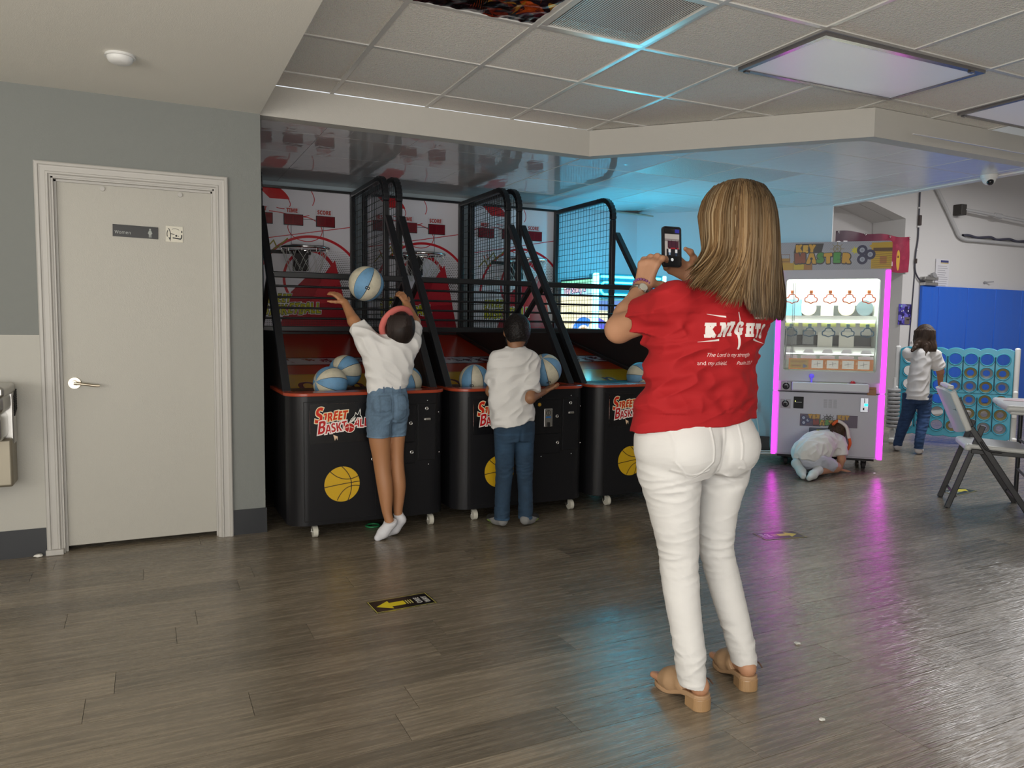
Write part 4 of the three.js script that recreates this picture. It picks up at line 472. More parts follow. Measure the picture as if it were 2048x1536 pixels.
// ---------------------------------------------------------------- cyan-lit claw game beyond the row
{
  const t = thing('claw_game', 'arcade claw game with cyan light tubes and a glowing printed side', 'arcade machine', [3.875, 0, -6.2]);
  const W = 0.80, D = 0.68, dark = phys([0.03, 0.08, 0.12], 0.3, { emissive: rgb(0.0, 0.16, 0.26), emissiveIntensity: 1 }), frame = mat([0.10, 0.16, 0.24], 0.4);
  mesh('cabinet', [span(0, W, 0.08, 0.80, 0, -D), span(0, W, 0.8, 1.74, -D + 0.02, -D), span(0, 0.03, 0.8, 1.55, -0.03, -D), span(W - 0.03, W, 0.8, 1.55, -0.03, -D)], frame, t);
  mesh('header', span(0, W, 1.545, 1.785, 0, -0.12), dark, t); mesh('roof', span(0, W, 1.735, 1.75, -0.12, -D), frame, t);
  const tubeM = glow(CY.map((c, i) => [0.22, 0.95, 1.05][i]), 5), led = glow([0.03, 0.75, 1.0], 16);
  mesh('light_tube', rbox(0.055, 1.68, 0.055, 0.015, 0.0, 0.945, 0.01), tubeM, t); mesh('light_tube', rbox(0.03, 1.68, 0.04, 0.01, W, 0.945, 0.01), tubeM, t);
  const loopT = (x0, x1, y0, y1, r) => { const p = []; for (const [cx, cy, a] of [[x1 - r, y1 - r, 0], [x0 + r, y1 - r, 1.571], [x0 + r, y0 + r, 3.142], [x1 - r, y0 + r, 4.712]]) for (let k = 0; k < 4; k++) p.push(V(cx + r * Math.cos(a + k * 0.5236), cy + r * Math.sin(a + k * 0.5236), 0.01)); return new THREE.TubeGeometry(new THREE.CatmullRomCurve3(p, true, 'catmullrom', 0.1), 80, 0.009, 6, true); };
  mesh('led_outline', [rod([0.06, 1.755, 0.01], [W - 0.05, 1.755, 0.01], 0.011), loopT(0.055, W - 0.05, 1.585, 1.70, 0.05)], led, t);
  const side = canv(700, 1000, (g, w, h) => {
    g.fillStyle = '#f3efc4'; g.fillRect(0, 0, w, h); const gr = g.createLinearGradient(0, 0, 0, 150); gr.addColorStop(0, '#7fe0b0'); gr.addColorStop(1, '#9fd6f0'); g.fillStyle = gr; g.fillRect(0, 0, w, 165);
    g.save(); g.translate(70, 140); g.rotate(-0.05); g.lineJoin = 'round'; g.font = 'bold 92px sans-serif'; g.strokeStyle = '#3a1a60'; g.lineWidth = 20; g.strokeText('Toy Story 2', 0, 0); g.fillStyle = '#f6d7dc'; g.fillText('Toy Story 2', 0, 0); g.restore();
    g.lineWidth = 90; g.strokeStyle = '#2f7fe0'; g.beginPath(); g.arc(520, 690, 260, 1.2, 5.2); g.stroke(); g.lineWidth = 22; g.strokeStyle = '#f4f2ea'; g.beginPath(); g.arc(520, 690, 205, 0, 7); g.stroke(); g.beginPath(); g.arc(520, 690, 312, 1.2, 5.2); g.stroke(); g.fillStyle = '#b98a52'; g.beginPath(); g.arc(520, 690, 190, 0, 7); g.fill(); g.fillStyle = '#e8a81e'; g.beginPath(); g.arc(520, 790, 110, 0, 7); g.fill(); g.fillStyle = '#d9d2c4'; g.beginPath(); g.arc(470, 620, 60, 0, 7); g.fill();
    g.strokeStyle = '#c9c48a'; g.lineWidth = 5; for (let i = 0; i < 10; i++) { g.beginPath(); g.moveTo(tr() * w, 200 + tr() * 600); g.lineTo(tr() * w, 200 + tr() * 600); g.stroke(); }
  });
  const sp = new THREE.PlaneGeometry(0.62, 0.93); sp.rotateY(-Math.PI / 2); sp.translate(-0.006, 1.265, -0.345); mesh('side_print', sp, mat([0.3, 0.3, 0.3], 0.3, { emissive: rgb(1, 1, 1), emissiveMap: side, emissiveIntensity: 1.5 }), t);
  mesh('side_frame', [span(-0.004, 0, 0.78, 1.745, -0.025, -0.66)], frame, t);
  const back = canv(512, 512, (g, w, h) => { g.fillStyle = '#f2edc0'; g.fillRect(0, 0, w, h); g.fillStyle = '#5a7ac0'; g.fillRect(0, 0, w, 70); g.lineWidth = 64; g.strokeStyle = '#4a25c8'; g.beginPath(); g.arc(0, 330, 190, -1.5, 1.6); g.stroke(); g.fillStyle = '#d26a3a'; g.beginPath(); g.arc(0, 330, 120, -1.4, 1.4); g.fill(); g.lineWidth = 14; g.strokeStyle = '#f6f4ee'; g.beginPath(); g.arc(0, 330, 145, -1.5, 1.6); g.stroke(); });
  const bp = plate(W - 0.06, 0.7, 0.006); bp.translate(W / 2, 1.18, -0.16); mesh('lit_back', bp, mat([0.3, 0.3, 0.3], 0.4, { emissive: rgb(1, 1, 1), emissiveMap: back, emissiveIntensity: 1.2 }), t);
  mesh('glass', span(0.03, W - 0.03, 0.82, 1.545, -0.012, -0.008), phys([1, 1, 1], 0.02, { transmission: 1, thickness: 0, specularIntensity: 0.06 }), t);
  mesh('window_bar', [span(0.02, W - 0.02, 1.525, 1.548, 0.0, -0.02), span(0.02, W - 0.02, 0.79, 0.83, 0.005, -0.02)], M.white, t); mesh('control_shelf', rbox(0.7, 0.07, 0.14, 0.01, W / 2, 0.76, 0.06), frame, t); mesh('joystick', [cyl(0.008, 0.008, 0.07, 0.25, 0.83, 0.08), new THREE.SphereGeometry(0.022, 14, 10).translate(0.25, 0.87, 0.08)], M.red, t);
  for (const [x, z] of [[0.1, -0.1], [0.7, -0.1], [0.1, -0.6], [0.7, -0.6]]) mesh('foot', cyl(0.025, 0.03, 0.08, x, 0.04, z), M.blackMatt, t);
  rect('led_header_light', [0.03, 0.66, 1.0], 9, 0.72, 0.2, [W / 2, 1.665, 0.04], [W / 2, 1.78, 1.0], t); rect('light_tube_glow', [0.05, 0.72, 1.0], 9, 0.05, 1.6, [0.0, 0.95, 0.045], [0.3, 0.95, 1.0], t); rect('light_tube_glow', [0.05, 0.72, 1.0], 7, 0.04, 1.6, [W + 0.02, 0.95, 0.02], [W + 1, 0.95, 0.6], t);
  const pl = new THREE.PointLight(rgb(0.04, 0.68, 1), 1.1); pl.name = 'roof_glow'; pl.position.set(W / 2, 1.85, -0.1); pl.shadow.radius = 3; t.add(pl);
}
// ---------------------------------------------------------------- giant four-in-a-row game
{
  const O = [7.886, 0.12, -5.923], dx = 0.55, dz = 0.835, ang = Math.atan2(-dz, dx), S = 0.151, W = 7 * S + 0.03, H = 6 * S + 0.03;
  const t = thing('connect_game', 'giant turquoise upright four-in-a-row game frame with white posts', 'game', O, ang), blue = phys([0.04, 0.34, 0.48], 0.3), post = mat([0.72, 0.72, 0.70], 0.4);
  const s = new THREE.Shape(); s.moveTo(0, -0.02); s.lineTo(0, H); for (let i = 0; i < 7; i++) { const x0 = i * W / 7, x1 = (i + 1) * W / 7; s.quadraticCurveTo((x0 + x1) / 2, H + 0.05, x1, H); } s.lineTo(W, -0.02); for (let i = 6; i >= 0; i--) { const x0 = i * W / 7, x1 = (i + 1) * W / 7; s.quadraticCurveTo((x0 + x1) / 2, -0.05, x0, -0.02); } s.closePath();
  const cx = (i) => 0.015 + (i + 0.5) * S, cy = (j) => H - 0.02 - (j + 0.5) * S;
  for (let i = 0; i < 7; i++) for (let j = 0; j < 6; j++) { const h = new THREE.Path(); h.absellipse(cx(i), cy(j), 0.061, 0.061, 0, Math.PI * 2, true); s.holes.push(h); }
  for (const z of [0.03, -0.055]) { const g = new THREE.ExtrudeGeometry(s, { depth: 0.022, bevelEnabled: true, bevelSize: 0.006, bevelThickness: 0.006, bevelSegments: 2, curveSegments: 12 }); g.translate(0, 0, z); mesh('face_panel', g, blue, t); }
  const rims = []; for (let i = 0; i < 7; i++) for (let j = 0; j < 6; j++) rims.push(new THREE.TorusGeometry(0.066, 0.006, 6, 28).translate(cx(i), cy(j), 0.058)); mesh('hole_rim', rims, blue, t).userData.kind = 'stuff';
  const sl = []; for (let i = 1; i < 7; i++) for (const [a, b] of [[0.05, 0.42], [0.5, 0.87]]) sl.push(span(0.015 + i * S - 0.006, 0.015 + i * S + 0.006, a, b, 0.0585, 0.0595)); mesh('slot', sl, mat([0.01, 0.06, 0.09], 0.7), t); mesh('panel_joint', span(0, W, H / 2 - 0.006, H / 2, 0.058, 0.0592), mat([0.015, 0.14, 0.2], 0.6), t);
  for (const [x, zz] of [[-0.035, 1], [W + 0.035, 1]]) { mesh('post', [rbox(0.055, 1.09, 0.07, 0.02, x, 0.43, 0)], post, t); mesh('post_brace', [rbox(0.05, 0.3, 0.06, 0.018, x, 0.36, 0.07)], post, t); mesh('foot', [rbox(0.06, 0.06, 0.7, 0.02, x, -0.09, 0.05), rbox(0.05, 0.12, 0.06, 0.015, x, -0.03, 0.33)], post, t); }
  mesh('disc_peg', [rod([-0.035, -0.08, 0.33], [-0.035, 0.62, 0.33], 0.016, 12)], post, t);
  const W2 = new THREE.Matrix4().makeRotationY(ang).setPosition(...O), at = (x, y, z) => V(x, y, z).applyMatrix4(W2);
  const ringG = new THREE.LatheGeometry([[0.034, -0.016], [0.064, -0.018], [0.069, -0.01], [0.069, 0.01], [0.064, 0.018], [0.034, 0.016], [0.034, -0.016]].map((p) => new THREE.Vector2(...p)), 32); const ringF = ringG.clone().rotateX(Math.PI / 2);
  const yel = mat([0.46, 0.34, 0.13], 0.45), gry = mat([0.42, 0.42, 0.43], 0.45), ord = ['leftmost', 'second', 'third', 'fourth', 'fifth', 'sixth', 'rightmost'], rowN = ['top', 'second', 'third', 'fourth', 'fifth', 'bottom'];
  for (const [i, j, c] of [[0, 4, 'y'], [3, 2, 'g'], [3, 3, 'y'], [3, 4, 'g'], [3, 5, 'y'], [4, 1, 'y'], [4, 2, 'g'], [4, 3, 'g'], [4, 4, 'y'], [4, 5, 'g'], [5, 1, 'g'], [5, 2, 'y'], [5, 3, 'y'], [5, 4, 'y'], [5, 5, 'g'], [6, 1, 'y'], [6, 2, 'g'], [6, 3, 'y'], [6, 4, 'y'], [6, 5, 'g']]) { const m = solo('game_disc', ringF, c === 'y' ? yel : gry, `${c === 'y' ? 'yellow' : 'grey'} ring disc in the ${ord[i]} column, ${rowN[j]} row of the turquoise game`, 'game disc', 'discs in the four-in-a-row game'); m.position.copy(at(cx(i), cy(j), 0.0)); m.rotation.y = ang; }
  for (let k = 0; k < 10; k++) { const m = solo('game_disc', ringG, gry, `grey ring disc, ${['lowest', 'ninth from the top', 'eighth from the top', 'seventh from the top', 'sixth from the top', 'fifth from the top', 'fourth from the top', 'third from the top', 'second from the top', 'topmost'][k]} of the stack beside the prize machine`, 'game disc', 'discs stacked on the peg'); m.position.copy(at(-0.035, 0.075 + k * 0.0445, 0.33)); m.rotation.set(rr(-0.04, 0.04), rr(0, 6), rr(-0.04, 0.04)); }
  const hd = solo('game_disc', ringF, mat([0.6, 0.59, 0.57], 0.4), 'white ring disc held up in front of the long-haired girl beside the blue pads', 'game disc'); hd.position.set(7.62, 1.19, -5.42); hd.rotation.set(0.1, -0.5, 0);
}
// ---------------------------------------------------------------- folding chair and table
{
  const t = thing('folding_chair', 'white plastic folding chair with black metal legs at the table', 'chair', [5.50, 0, -3.41], 0.723), pl = phys([0.62, 0.63, 0.62], 0.35), bl = mat([0.02, 0.02, 0.023], 0.4);
  const bk = new THREE.BoxGeometry(0.47, 0.34, 0.022, 16, 10, 1); { const p = bk.attributes.position; for (let i = 0; i < p.count; i++) { const x = p.getX(i), y = p.getY(i), e = Math.pow(Math.abs(x) / 0.235, 4) * 0.05; p.setY(i, y - (y > 0 ? e : -e * 0.3)); p.setZ(i, p.getZ(i) - 0.05 * (1 - (x / 0.235) ** 2) - 0.5 * (y - 0.0) * 0.0); } bk.computeVertexNormals(); }
  bk.rotateX(-0.40); bk.translate(0, 0.72, -0.215); const bkm = mesh('backrest', bk, pl, t);
  { const r = []; for (const s of [-1, 1]) r.push(bar([s * 0.225, 0.57, -0.145], [s * 0.225, 0.85, -0.262], 0.03, 0.045, 0.012)); r.push(bar([-0.2, 0.873, -0.268], [0.2, 0.873, -0.268], 0.045, 0.03, 0.012)); mesh('backrest_rim', r, pl, bkm); }
  const st = rbox(0.44, 0.035, 0.40, 0.016, 0, 0.452, 0.05, 0.05); mesh('seat', [st, rbox(0.44, 0.05, 0.05, 0.02, 0, 0.452, -0.14)], pl, t);
  for (const s of [-1, 1]) { mesh('leg', [bar([s * 0.222, 0, 0.25], [s * 0.222, 0.60, -0.135], 0.022, 0.04, 0.006), bar([s * 0.222, 0.60, -0.135], [s * 0.222, 0.80, -0.225], 0.022, 0.04, 0.006)], bl, t); mesh('leg', bar([s * 0.195, 0, -0.25], [s * 0.195, 0.61, -0.055], 0.022, 0.038, 0.006), bl, t); mesh('seat_rail', [bar([s * 0.205, 0.425, -0.12], [s * 0.205, 0.415, 0.22], 0.02, 0.03, 0.004), tube([[s * 0.232, 0.5, -0.07], [s * 0.232, 0.445, -0.03], [s * 0.228, 0.43, 0.06]], 0.008, 12)], bl, t); }
  mesh('cross_bar', [rod([-0.22, 0.09, 0.192], [0.22, 0.09, 0.192], 0.01), rod([-0.195, 0.09, -0.2], [0.195, 0.09, -0.2], 0.01)], bl, t);
  const a = [0.62, 0.785], E = [5.74, -3.48], tt = thing('folding_table', 'white plastic folding table with black legs at the right photo edge', 'table', [E[0] + 0.9 * a[0], 0, E[1] + 0.9 * a[1]], Math.atan2(-a[1], a[0]));
  mesh('table_top', [rbox(1.8, 0.045, 0.75, 0.02, 0, 0.735, 0), rbox(1.74, 0.03, 0.69, 0.012, 0, 0.705, 0)], pl, tt);
  for (const x of [-0.72, 0.72]) { for (const z of [-0.26, 0.26]) mesh('leg', rod([x, 0, z], [x, 0.7, z * 0.98], 0.016, 12), bl, tt); mesh('leg_brace', [rod([x, 0.22, -0.26], [x, 0.22, 0.26], 0.01), rod([x, 0.45, 0.0], [x * 0.4, 0.69, 0], 0.009), rod([x, 0.45, -0.26], [x, 0.45, 0.26], 0.009)], bl, tt); }
  const pm = solo('paper_sheet', rbox(0.21, 0.002, 0.15, 0.0008), mat([0.55, 0.42, 0.45], 0.7), 'pinkish paper lying on the white folding table', 'paper'); pm.position.set(5.93, 0.7595, -3.47); pm.rotation.y = 0.5;
}
// ---------------------------------------------------------------- sports hall wall: pads, banner, notices, pipes
{
  const pad = phys([0.018, 0.13, 0.66], 0.38, { bumpMap: dataTex(128, 128, (x, y) => 128 + 80 * noise(x / 30, y / 60, 4)), bumpScale: 0.006 }), edge = mat([0.01, 0.04, 0.2], 0.5);
  const ps = [10.29, 10.66, 11.34, 12.02, 12.70, 13.38, 14.03], where = ['narrow end one beside the white pillar', 'second from the white pillar, behind the girl in jeans', 'third from the white pillar', 'fourth from the white pillar', 'fifth from the white pillar', 'sixth from the white pillar'];
  for (let i = 0; i < 6; i++) { const w = ps[i + 1] - ps[i] - 0.006, g = new RoundedBoxGeometry(w, 1.80, 0.06, 3, 0.02); g.translate((ps[i] + ps[i + 1]) / 2, 1.03, -7.465); solo('wall_pad', g, pad, `blue padded wall mat, ${where[i]}`, 'wall pad', 'blue wall pads'); }
  const ban = canv(1024, 384, (g, w, h) => {
    const gr = g.createLinearGradient(0, 0, w, 0); gr.addColorStop(0, '#3c2a38'); gr.addColorStop(0.55, '#6b1f3c'); gr.addColorStop(0.72, '#8a2340'); gr.addColorStop(1, '#a02b4a'); g.fillStyle = gr; g.fillRect(0, 0, w, h); g.fillStyle = '#e9e6ea'; g.font = 'bold 120px sans-serif'; g.fillText('DE AC', 4, 190); g.font = 'bold 150px sans-serif'; g.fillText('S', 690, 200); g.font = 'bold 90px sans-serif'; g.fillText('n', 740, 320); g.fillStyle = '#d8b13c'; g.beginPath(); g.ellipse(870, 250, 26, 110, 0, 0, 7); g.fill(); g.fillStyle = '#6b4a1c'; g.fillRect(858, 200, 22, 24);
    for (let i = 0; i < 70; i++) { g.fillStyle = `rgba(240,90,120,${tr() * 0.15})`; g.beginPath(); g.arc(500 + tr() * 520, tr() * h, 6 + tr() * 40, 0, 7); g.fill(); }
  });
  const bg = new THREE.BoxGeometry(1.49, 0.51, 0.004, 40, 12, 1); { const p = bg.attributes.position; for (let i = 0; i < p.count; i++) { const x = p.getX(i), y = p.getY(i); p.setZ(i, p.getZ(i) + 0.014 * noise(x * 3, y * 1.6, 3)); p.setY(i, y + 0.012 * Math.sin(x * 9)); } bg.computeVertexNormals(); }
  const bn = solo('banner', bg, mat(0xffffff, 0.4, { map: ban }), 'dark pink and purple vinyl banner hung across the white arch behind the prize machine', 'banner'); bn.position.set(9.24, 2.36, -7.46); bn.rotation.z = 0.0; mesh('grommet', [-0.72, -0.2, 0.3, 0.72].map((x) => mv(new THREE.TorusGeometry(0.012, 0.004, 6, 14), x, 0.235, 0.018)), M.chrome, bn);
  const po = canv(256, 320, (g, w, h) => { g.fillStyle = '#2a2270'; g.fillRect(0, 0, w, h); for (let i = 0; i < 40; i++) { g.fillStyle = ['#4a3fb0', '#1c1650', '#6f68c8'][i % 3]; g.beginPath(); g.arc(tr() * w, tr() * h, 10 + tr() * 40, 0, 7); g.fill(); } g.fillStyle = '#e8e6f4'; for (const [x, y, r] of [[60, 100, 12], [90, 90, 14], [190, 90, 18], [60, 200, 12], [95, 190, 13]]) g.fillRect(x, y, r, r * 1.6); g.fillStyle = '#7fb0c8'; g.fillRect(40, 14, 30, 34); g.fillStyle = '#8a86c0'; g.fillRect(90, 20, 130, 12); g.fillStyle = '#6b625e'; g.fillRect(130, 200, 110, 110); g.fillStyle = '#2c2826'; g.fillRect(170, 230, 60, 20); });
  const pp = solo('poster', plate(0.27, 0.30, 0.004), mat(0xffffff, 0.4, { map: po }), 'small dark blue poster on the white pillar beside the blue pads', 'poster'); pp.position.set(10.0, 1.50, -7.495);
  const no = canv(200, 300, (g, w, h) => { g.fillStyle = '#d9d8dc'; g.fillRect(0, 0, w, h); g.fillStyle = '#3a3f78'; g.fillRect(70, 12, 116, 22); g.fillStyle = '#b8a04a'; g.fillRect(70, 36, 116, 8); g.fillStyle = '#9a9aa2'; for (let y = 70; y < 270; y += 22) g.fillRect(30, y, 110 + tr() * 50, 5); });
  const nn = solo('notice', plate(0.31, 0.44, 0.004), mat(0xffffff, 0.45, { map: no }), 'white printed notice sheet above the blue pads next to the emergency light', 'notice'); nn.position.set(10.78, 2.12, -7.49);
  const el = thing('emergency_light', 'small chrome emergency light box above the blue pads left of the notice', 'lamp', [10.44, 1.99, -7.45]); mesh('housing', [rbox(0.30, 0.05, 0.09, 0.01, 0, 0.045, 0), rbox(0.30, 0.05, 0.09, 0.01, 0, -0.035, 0)], M.steel, el); mesh('lamp_head', [mv(new THREE.CylinderGeometry(0.045, 0.05, 0.04, 18), 0.07, 0.09, 0.02, 1.2)], M.grey, el);
  const cb = thing('cable', 'dark cable running down the white pillar to the emergency light', 'cable', [0, 0, 0]); mesh('cord', [tube([[10.175, 3.3, -7.48], [10.18, 2.9, -7.48], [10.19, 2.6, -7.485], [10.15, 2.35, -7.48], [10.17, 2.12, -7.48], [10.28, 2.0, -7.47], [10.36, 1.99, -7.46]], 0.011, 60), rod([10.17, 2.2, -7.49], [10.12, 0.95, -7.49], 0.008)], mat([0.05, 0.05, 0.07], 0.5), cb); { const pm2 = mat([0.05, 0.035, 0.03], 0.5); mesh('plug', rbox(0.045, 0.15, 0.04, 0.01, 10.19, 2.87, -7.47), pm2, cb); mesh('plug', rbox(0.03, 0.07, 0.03, 0.006, 10.15, 2.28, -7.47), pm2, cb); }; mesh('cable_clip', rbox(0.03, 0.025, 0.02, 0.004, 10.18, 3.05, -7.48), M.white, cb); for (const y of [2.78, 2.45, 1.1]) mesh('cable_clip', rbox(0.03, 0.025, 0.02, 0.004, 10.18, y, -7.48), M.white, cb);
  const pipeM = mat([0.50, 0.50, 0.50], 0.4);
  solo('conduit_pipe', [tube([[10.45, 3.42, -7.46], [10.75, 3.08, -7.46], [11.0, 2.79, -7.46], [11.08, 2.70, -7.46], [11.2, 2.66, -7.46], [11.5, 2.655, -7.46]], 0.028, 60, 12), rod([11.5, 2.655, -7.46], [13.9, 2.655, -7.46], 0.028, 12)], pipeM, 'grey bent conduit pipe running down and along the white sports hall wall', 'pipe');
  solo('cable_bundle', tube(Array.from({ length: 16 }, (_, i) => [11.15 + i * 0.17, 2.71 + 0.015 * Math.sin(i * 2.1), -7.46 + 0.01 * Math.cos(i * 3)]), 0.02, 80, 8), mat([0.06, 0.06, 0.09], 0.6), 'dark cables lying along the top of the grey conduit pipe', 'cable');
  const rdd = thing('wall_bracket', 'thin grey rod on a dark block high on the white wall above the conduit', 'bracket', [0, 0, 0]); mesh('block', [rbox(0.12, 0.16, 0.14, 0.01, 11.02, 3.075, -7.43)], mat([0.05, 0.045, 0.04], 0.5), rdd); mesh('rod', [rod([11.06, 3.08, -7.38], [13.9, 2.93, -7.30], 0.022, 10), rod([11.75, 3.045, -7.36], [11.9, 3.037, -7.36], 0.04, 10)], pipeM, rdd);
  solo('wall_hook', [rod([11.8, 2.03, -7.5], [11.92, 2.04, -7.42], 0.008), mv(new THREE.SphereGeometry(0.02, 10, 8), 11.80, 2.03, -7.48)], M.grey, 'small metal hook sticking out of the white wall above the blue pads', 'hook');
}
// ---------------------------------------------------------------- outlet and cables by the diagonal wall
{
  const n = [-0.673, 0.739], t = thing('wall_outlet', 'white power outlet low on the light blue wall beside the magenta strips', 'outlet', [5.727, 0.46, -5.99], Math.atan2(n[0], n[1]));
  mesh('cover', rbox(0.075, 0.115, 0.008, 0.003, 0, 0, 0.006), M.white, t); mesh('socket', [rbox(0.03, 0.03, 0.004, 0.002, 0, 0.024, 0.010), rbox(0.03, 0.03, 0.004, 0.002, 0, -0.024, 0.010)], M.whitePlastic, t);
  const c = thing('power_cable', 'white power cable hanging from the outlet and looping on the floor', 'cable', [0, 0, 0]); mesh('plug', rbox(0.03, 0.03, 0.04, 0.006, 5.712, 0.435, -5.965), M.white, c);
  mesh('cord', tube([[5.71, 0.43, -5.95], [5.715, 0.33, -5.93], [5.735, 0.2, -5.92], [5.715, 0.07, -5.93], [5.66, 0.012, -5.95], [5.5, 0.010, -5.98], [5.42, 0.010, -5.88], [5.55, 0.010, -5.76], [5.68, 0.010, -5.70], [5.75, 0.012, -5.62]], 0.008, 90), M.white, c);
  solo('extension_lead', [tube([[5.55, 0.012, -5.90], [5.65, 0.012, -5.84], [5.72, 0.014, -5.80], [5.80, 0.02, -5.74]], 0.007, 24), rbox(0.03, 0.03, 0.07, 0.006, 5.80, 0.022, -5.72, 0, 0.8)], M.white, 'short white lead lying on the floor behind the left magenta strip', 'cable');
}
// ---------------------------------------------------------------- floor arrows and litter
{
  const art = canv(768, 384, (g, w, h) => { g.fillStyle = '#120f12'; g.fillRect(0, 0, w, h); g.strokeStyle = '#d9cf6a'; g.lineWidth = 9; g.strokeRect(14, 14, w - 28, h - 28); g.fillStyle = '#e3cf1c'; g.beginPath(); g.moveTo(60, 200); g.lineTo(240, 70); g.lineTo(240, 140); g.lineTo(420, 140); g.lineTo(420, 262); g.lineTo(240, 262); g.lineTo(240, 330); g.closePath(); g.fill(); g.fillStyle = '#dcd27a'; for (let i = 0; i < 3; i++) g.fillRect(438 + i * 30, 140, 14, 122); g.fillStyle = '#e9e8e4'; g.font = 'bold 96px sans-serif'; g.save(); g.translate(622, 318); g.rotate(-Math.PI / 2); g.scale(0.95, 1); g.fillText('ONE', 20, 0); g.fillText('WAY', 8, 96); g.restore(); });
  const dm = phys([1, 1, 1], 0.28, { map: art }), dg = new THREE.BoxGeometry(0.292, 0.148, 0.0016);
  const D = (x, z, turn, lab) => { const m = solo('floor_arrow', dg, dm, lab, 'floor sign', 'one way floor arrows'); m.position.set(x, 0.0012, z); m.rotation.set(-Math.PI / 2, 0, turn); };
  D(1.03, -3.266, 0.05, 'black and yellow ONE WAY floor arrow sticker in front of the first two machines');
  D(3.51, -3.41, 2.95, "ONE WAY floor arrow sticker in the left magenta reflection beside the woman's legs");
  D(5.81, -3.79, 3.3, 'black and yellow ONE WAY floor arrow sticker seen between the folding chair legs');
  const bits = mat([0.75, 0.74, 0.70], 0.7);
  const scrap = (x, z, s, lab) => { const g = new THREE.IcosahedronGeometry(s, 1), p = g.attributes.position; for (let i = 0; i < p.count; i++) { const k = 1 + 0.5 * noise(p.getX(i) / s, p.getY(i) / s, p.getZ(i) / s + x); p.setXYZ(i, p.getX(i) * k, p.getY(i) * k * 0.4, p.getZ(i) * k); } g.computeVertexNormals(); const m = solo('paper_scrap', g, bits, lab, 'scrap'); m.position.set(x, s * 0.35, z); };
  scrap(-0.555, -4.71, 0.022, 'white torn scrap at the floor by the left door casing'); scrap(2.36, -2.175, 0.011, "tiny white scrap on the bright floor right of the woman's sandals"); scrap(5.8, -4.56, 0.012, 'tiny white scrap on the floor under the prize machine by the kneeling girl'); scrap(1.97, -1.70, 0.009, "tiny pale scrap on the floor nearest the camera, behind the woman's right heel");
  const wb = solo('wristband', mv(new THREE.TorusGeometry(0.042, 0.006, 8, 32), 0, 0, 0, Math.PI / 2), phys([0.02, 0.22, 0.08], 0.3), 'green ring band lying under the front of the first basketball machine', 'wristband'); wb.position.set(1.26, 0.007, -4.60);
}
// ---------------------------------------------------------------- figures: distance fields meshed by surface nets
const sm = (a, b, k) => { const h = Math.max(k - Math.abs(a - b), 0) / k; return Math.min(a, b) - h * h * k * 0.25; };
function cone(a, b, ra, rb, cut) {              // tapered capsule; cut=1 flattens the end at b
  const [ax, ay, az] = a, dx = b[0] - ax, dy = b[1] - ay, dz = b[2] - az, L2 = dx * dx + dy * dy + dz * dz, L = Math.sqrt(L2);
  return (x, y, z) => { const px = x - ax, py = y - ay, pz = z - az, dt = (px * dx + py * dy + pz * dz) / L2, t = dt < 0 ? 0 : dt > 1 ? 1 : dt, qx = px - dx * t, qy = py - dy * t, qz = pz - dz * t; const d = Math.sqrt(qx * qx + qy * qy + qz * qz) - (ra + (rb - ra) * t); return cut ? Math.max(d, (dt - 1) * L) : d; };
}
function ell(c, r, f = [0, 0, -1], u = [0, 1, 0]) {       // ellipsoid with radii r along right, up, forward
  const F = V(...f).normalize(), R = F.clone().cross(V(...u)).normalize(), U = R.clone().cross(F), m = Math.min(...r);
  return (x, y, z) => { const px = x - c[0], py = y - c[1], pz = z - c[2], a = (px * R.x + py * R.y + pz * R.z) / r[0], b = (px * U.x + py * U.y + pz * U.z) / r[1], e = (px * F.x + py * F.y + pz * F.z) / r[2]; const k = Math.sqrt(a * a + b * b + e * e), g = Math.sqrt((a / r[0]) ** 2 + (b / r[1]) ** 2 + (e / r[2]) ** 2); return g > 1e-6 ? k * (k - 1) / g : -m; };
}
function loft(st, yaw = 0, flat0 = true, e = 2) {          // stack of ellipses [cx,cy,cz,rx,rz] from top to bottom, smoothly joined
  const s = [...st].sort((a, b) => a[1] - b[1]), n = s.length, c = Math.cos(yaw), w = Math.sin(yaw), o = new Float64Array(5);
  const at = (y) => { let i = 0; while (i < n - 2 && y > s[i + 1][1]) i++; const p0 = s[Math.max(0, i - 1)], p1 = s[i], p2 = s[i + 1], p3 = s[Math.min(n - 1, i + 2)], t = Math.max(0, Math.min(1, (y - p1[1]) / (p2[1] - p1[1]))), t2 = t * t, t3 = t2 * t; for (let k = 0; k < 5; k++) o[k] = 0.5 * (2 * p1[k] + (p2[k] - p0[k]) * t + (2 * p0[k] - 5 * p1[k] + 4 * p2[k] - p3[k]) * t2 + (3 * p1[k] - p0[k] - 3 * p2[k] + p3[k]) * t3); return o; };
  const y0 = s[0][1], y1 = s[n - 1][1];
  return (x, y, z) => { const q = at(y), px = x - q[0], pz = z - q[2], a = px * c - pz * w, b = px * w + pz * c, rx = Math.max(0.004, q[3]), rz = Math.max(0.004, q[4]); const l = Math.pow(Math.pow(Math.abs(a) / rx, e) + Math.pow(Math.abs(b) / rz, e), 1 / e), g = Math.sqrt((a / (rx * rx)) ** 2 + (b / (rz * rz)) ** 2) / Math.max(l, 1e-4); const d = (l - 1) / Math.max(g, 1e-3); const dd = Math.max(d < -0.2 ? -0.2 : d, -Math.min(rx, rz)); return Math.max(dd, y0 - y, y - y1); };
}
const uni = (k, ...fs) => (x, y, z) => { let d = fs[0](x, y, z); for (let i = 1; i < fs.length; i++) d = sm(d, fs[i](x, y, z), k); return d; };
const minus = (a, b, k = 0.004) => (x, y, z) => -sm(-a(x, y, z), b(x, y, z), k);
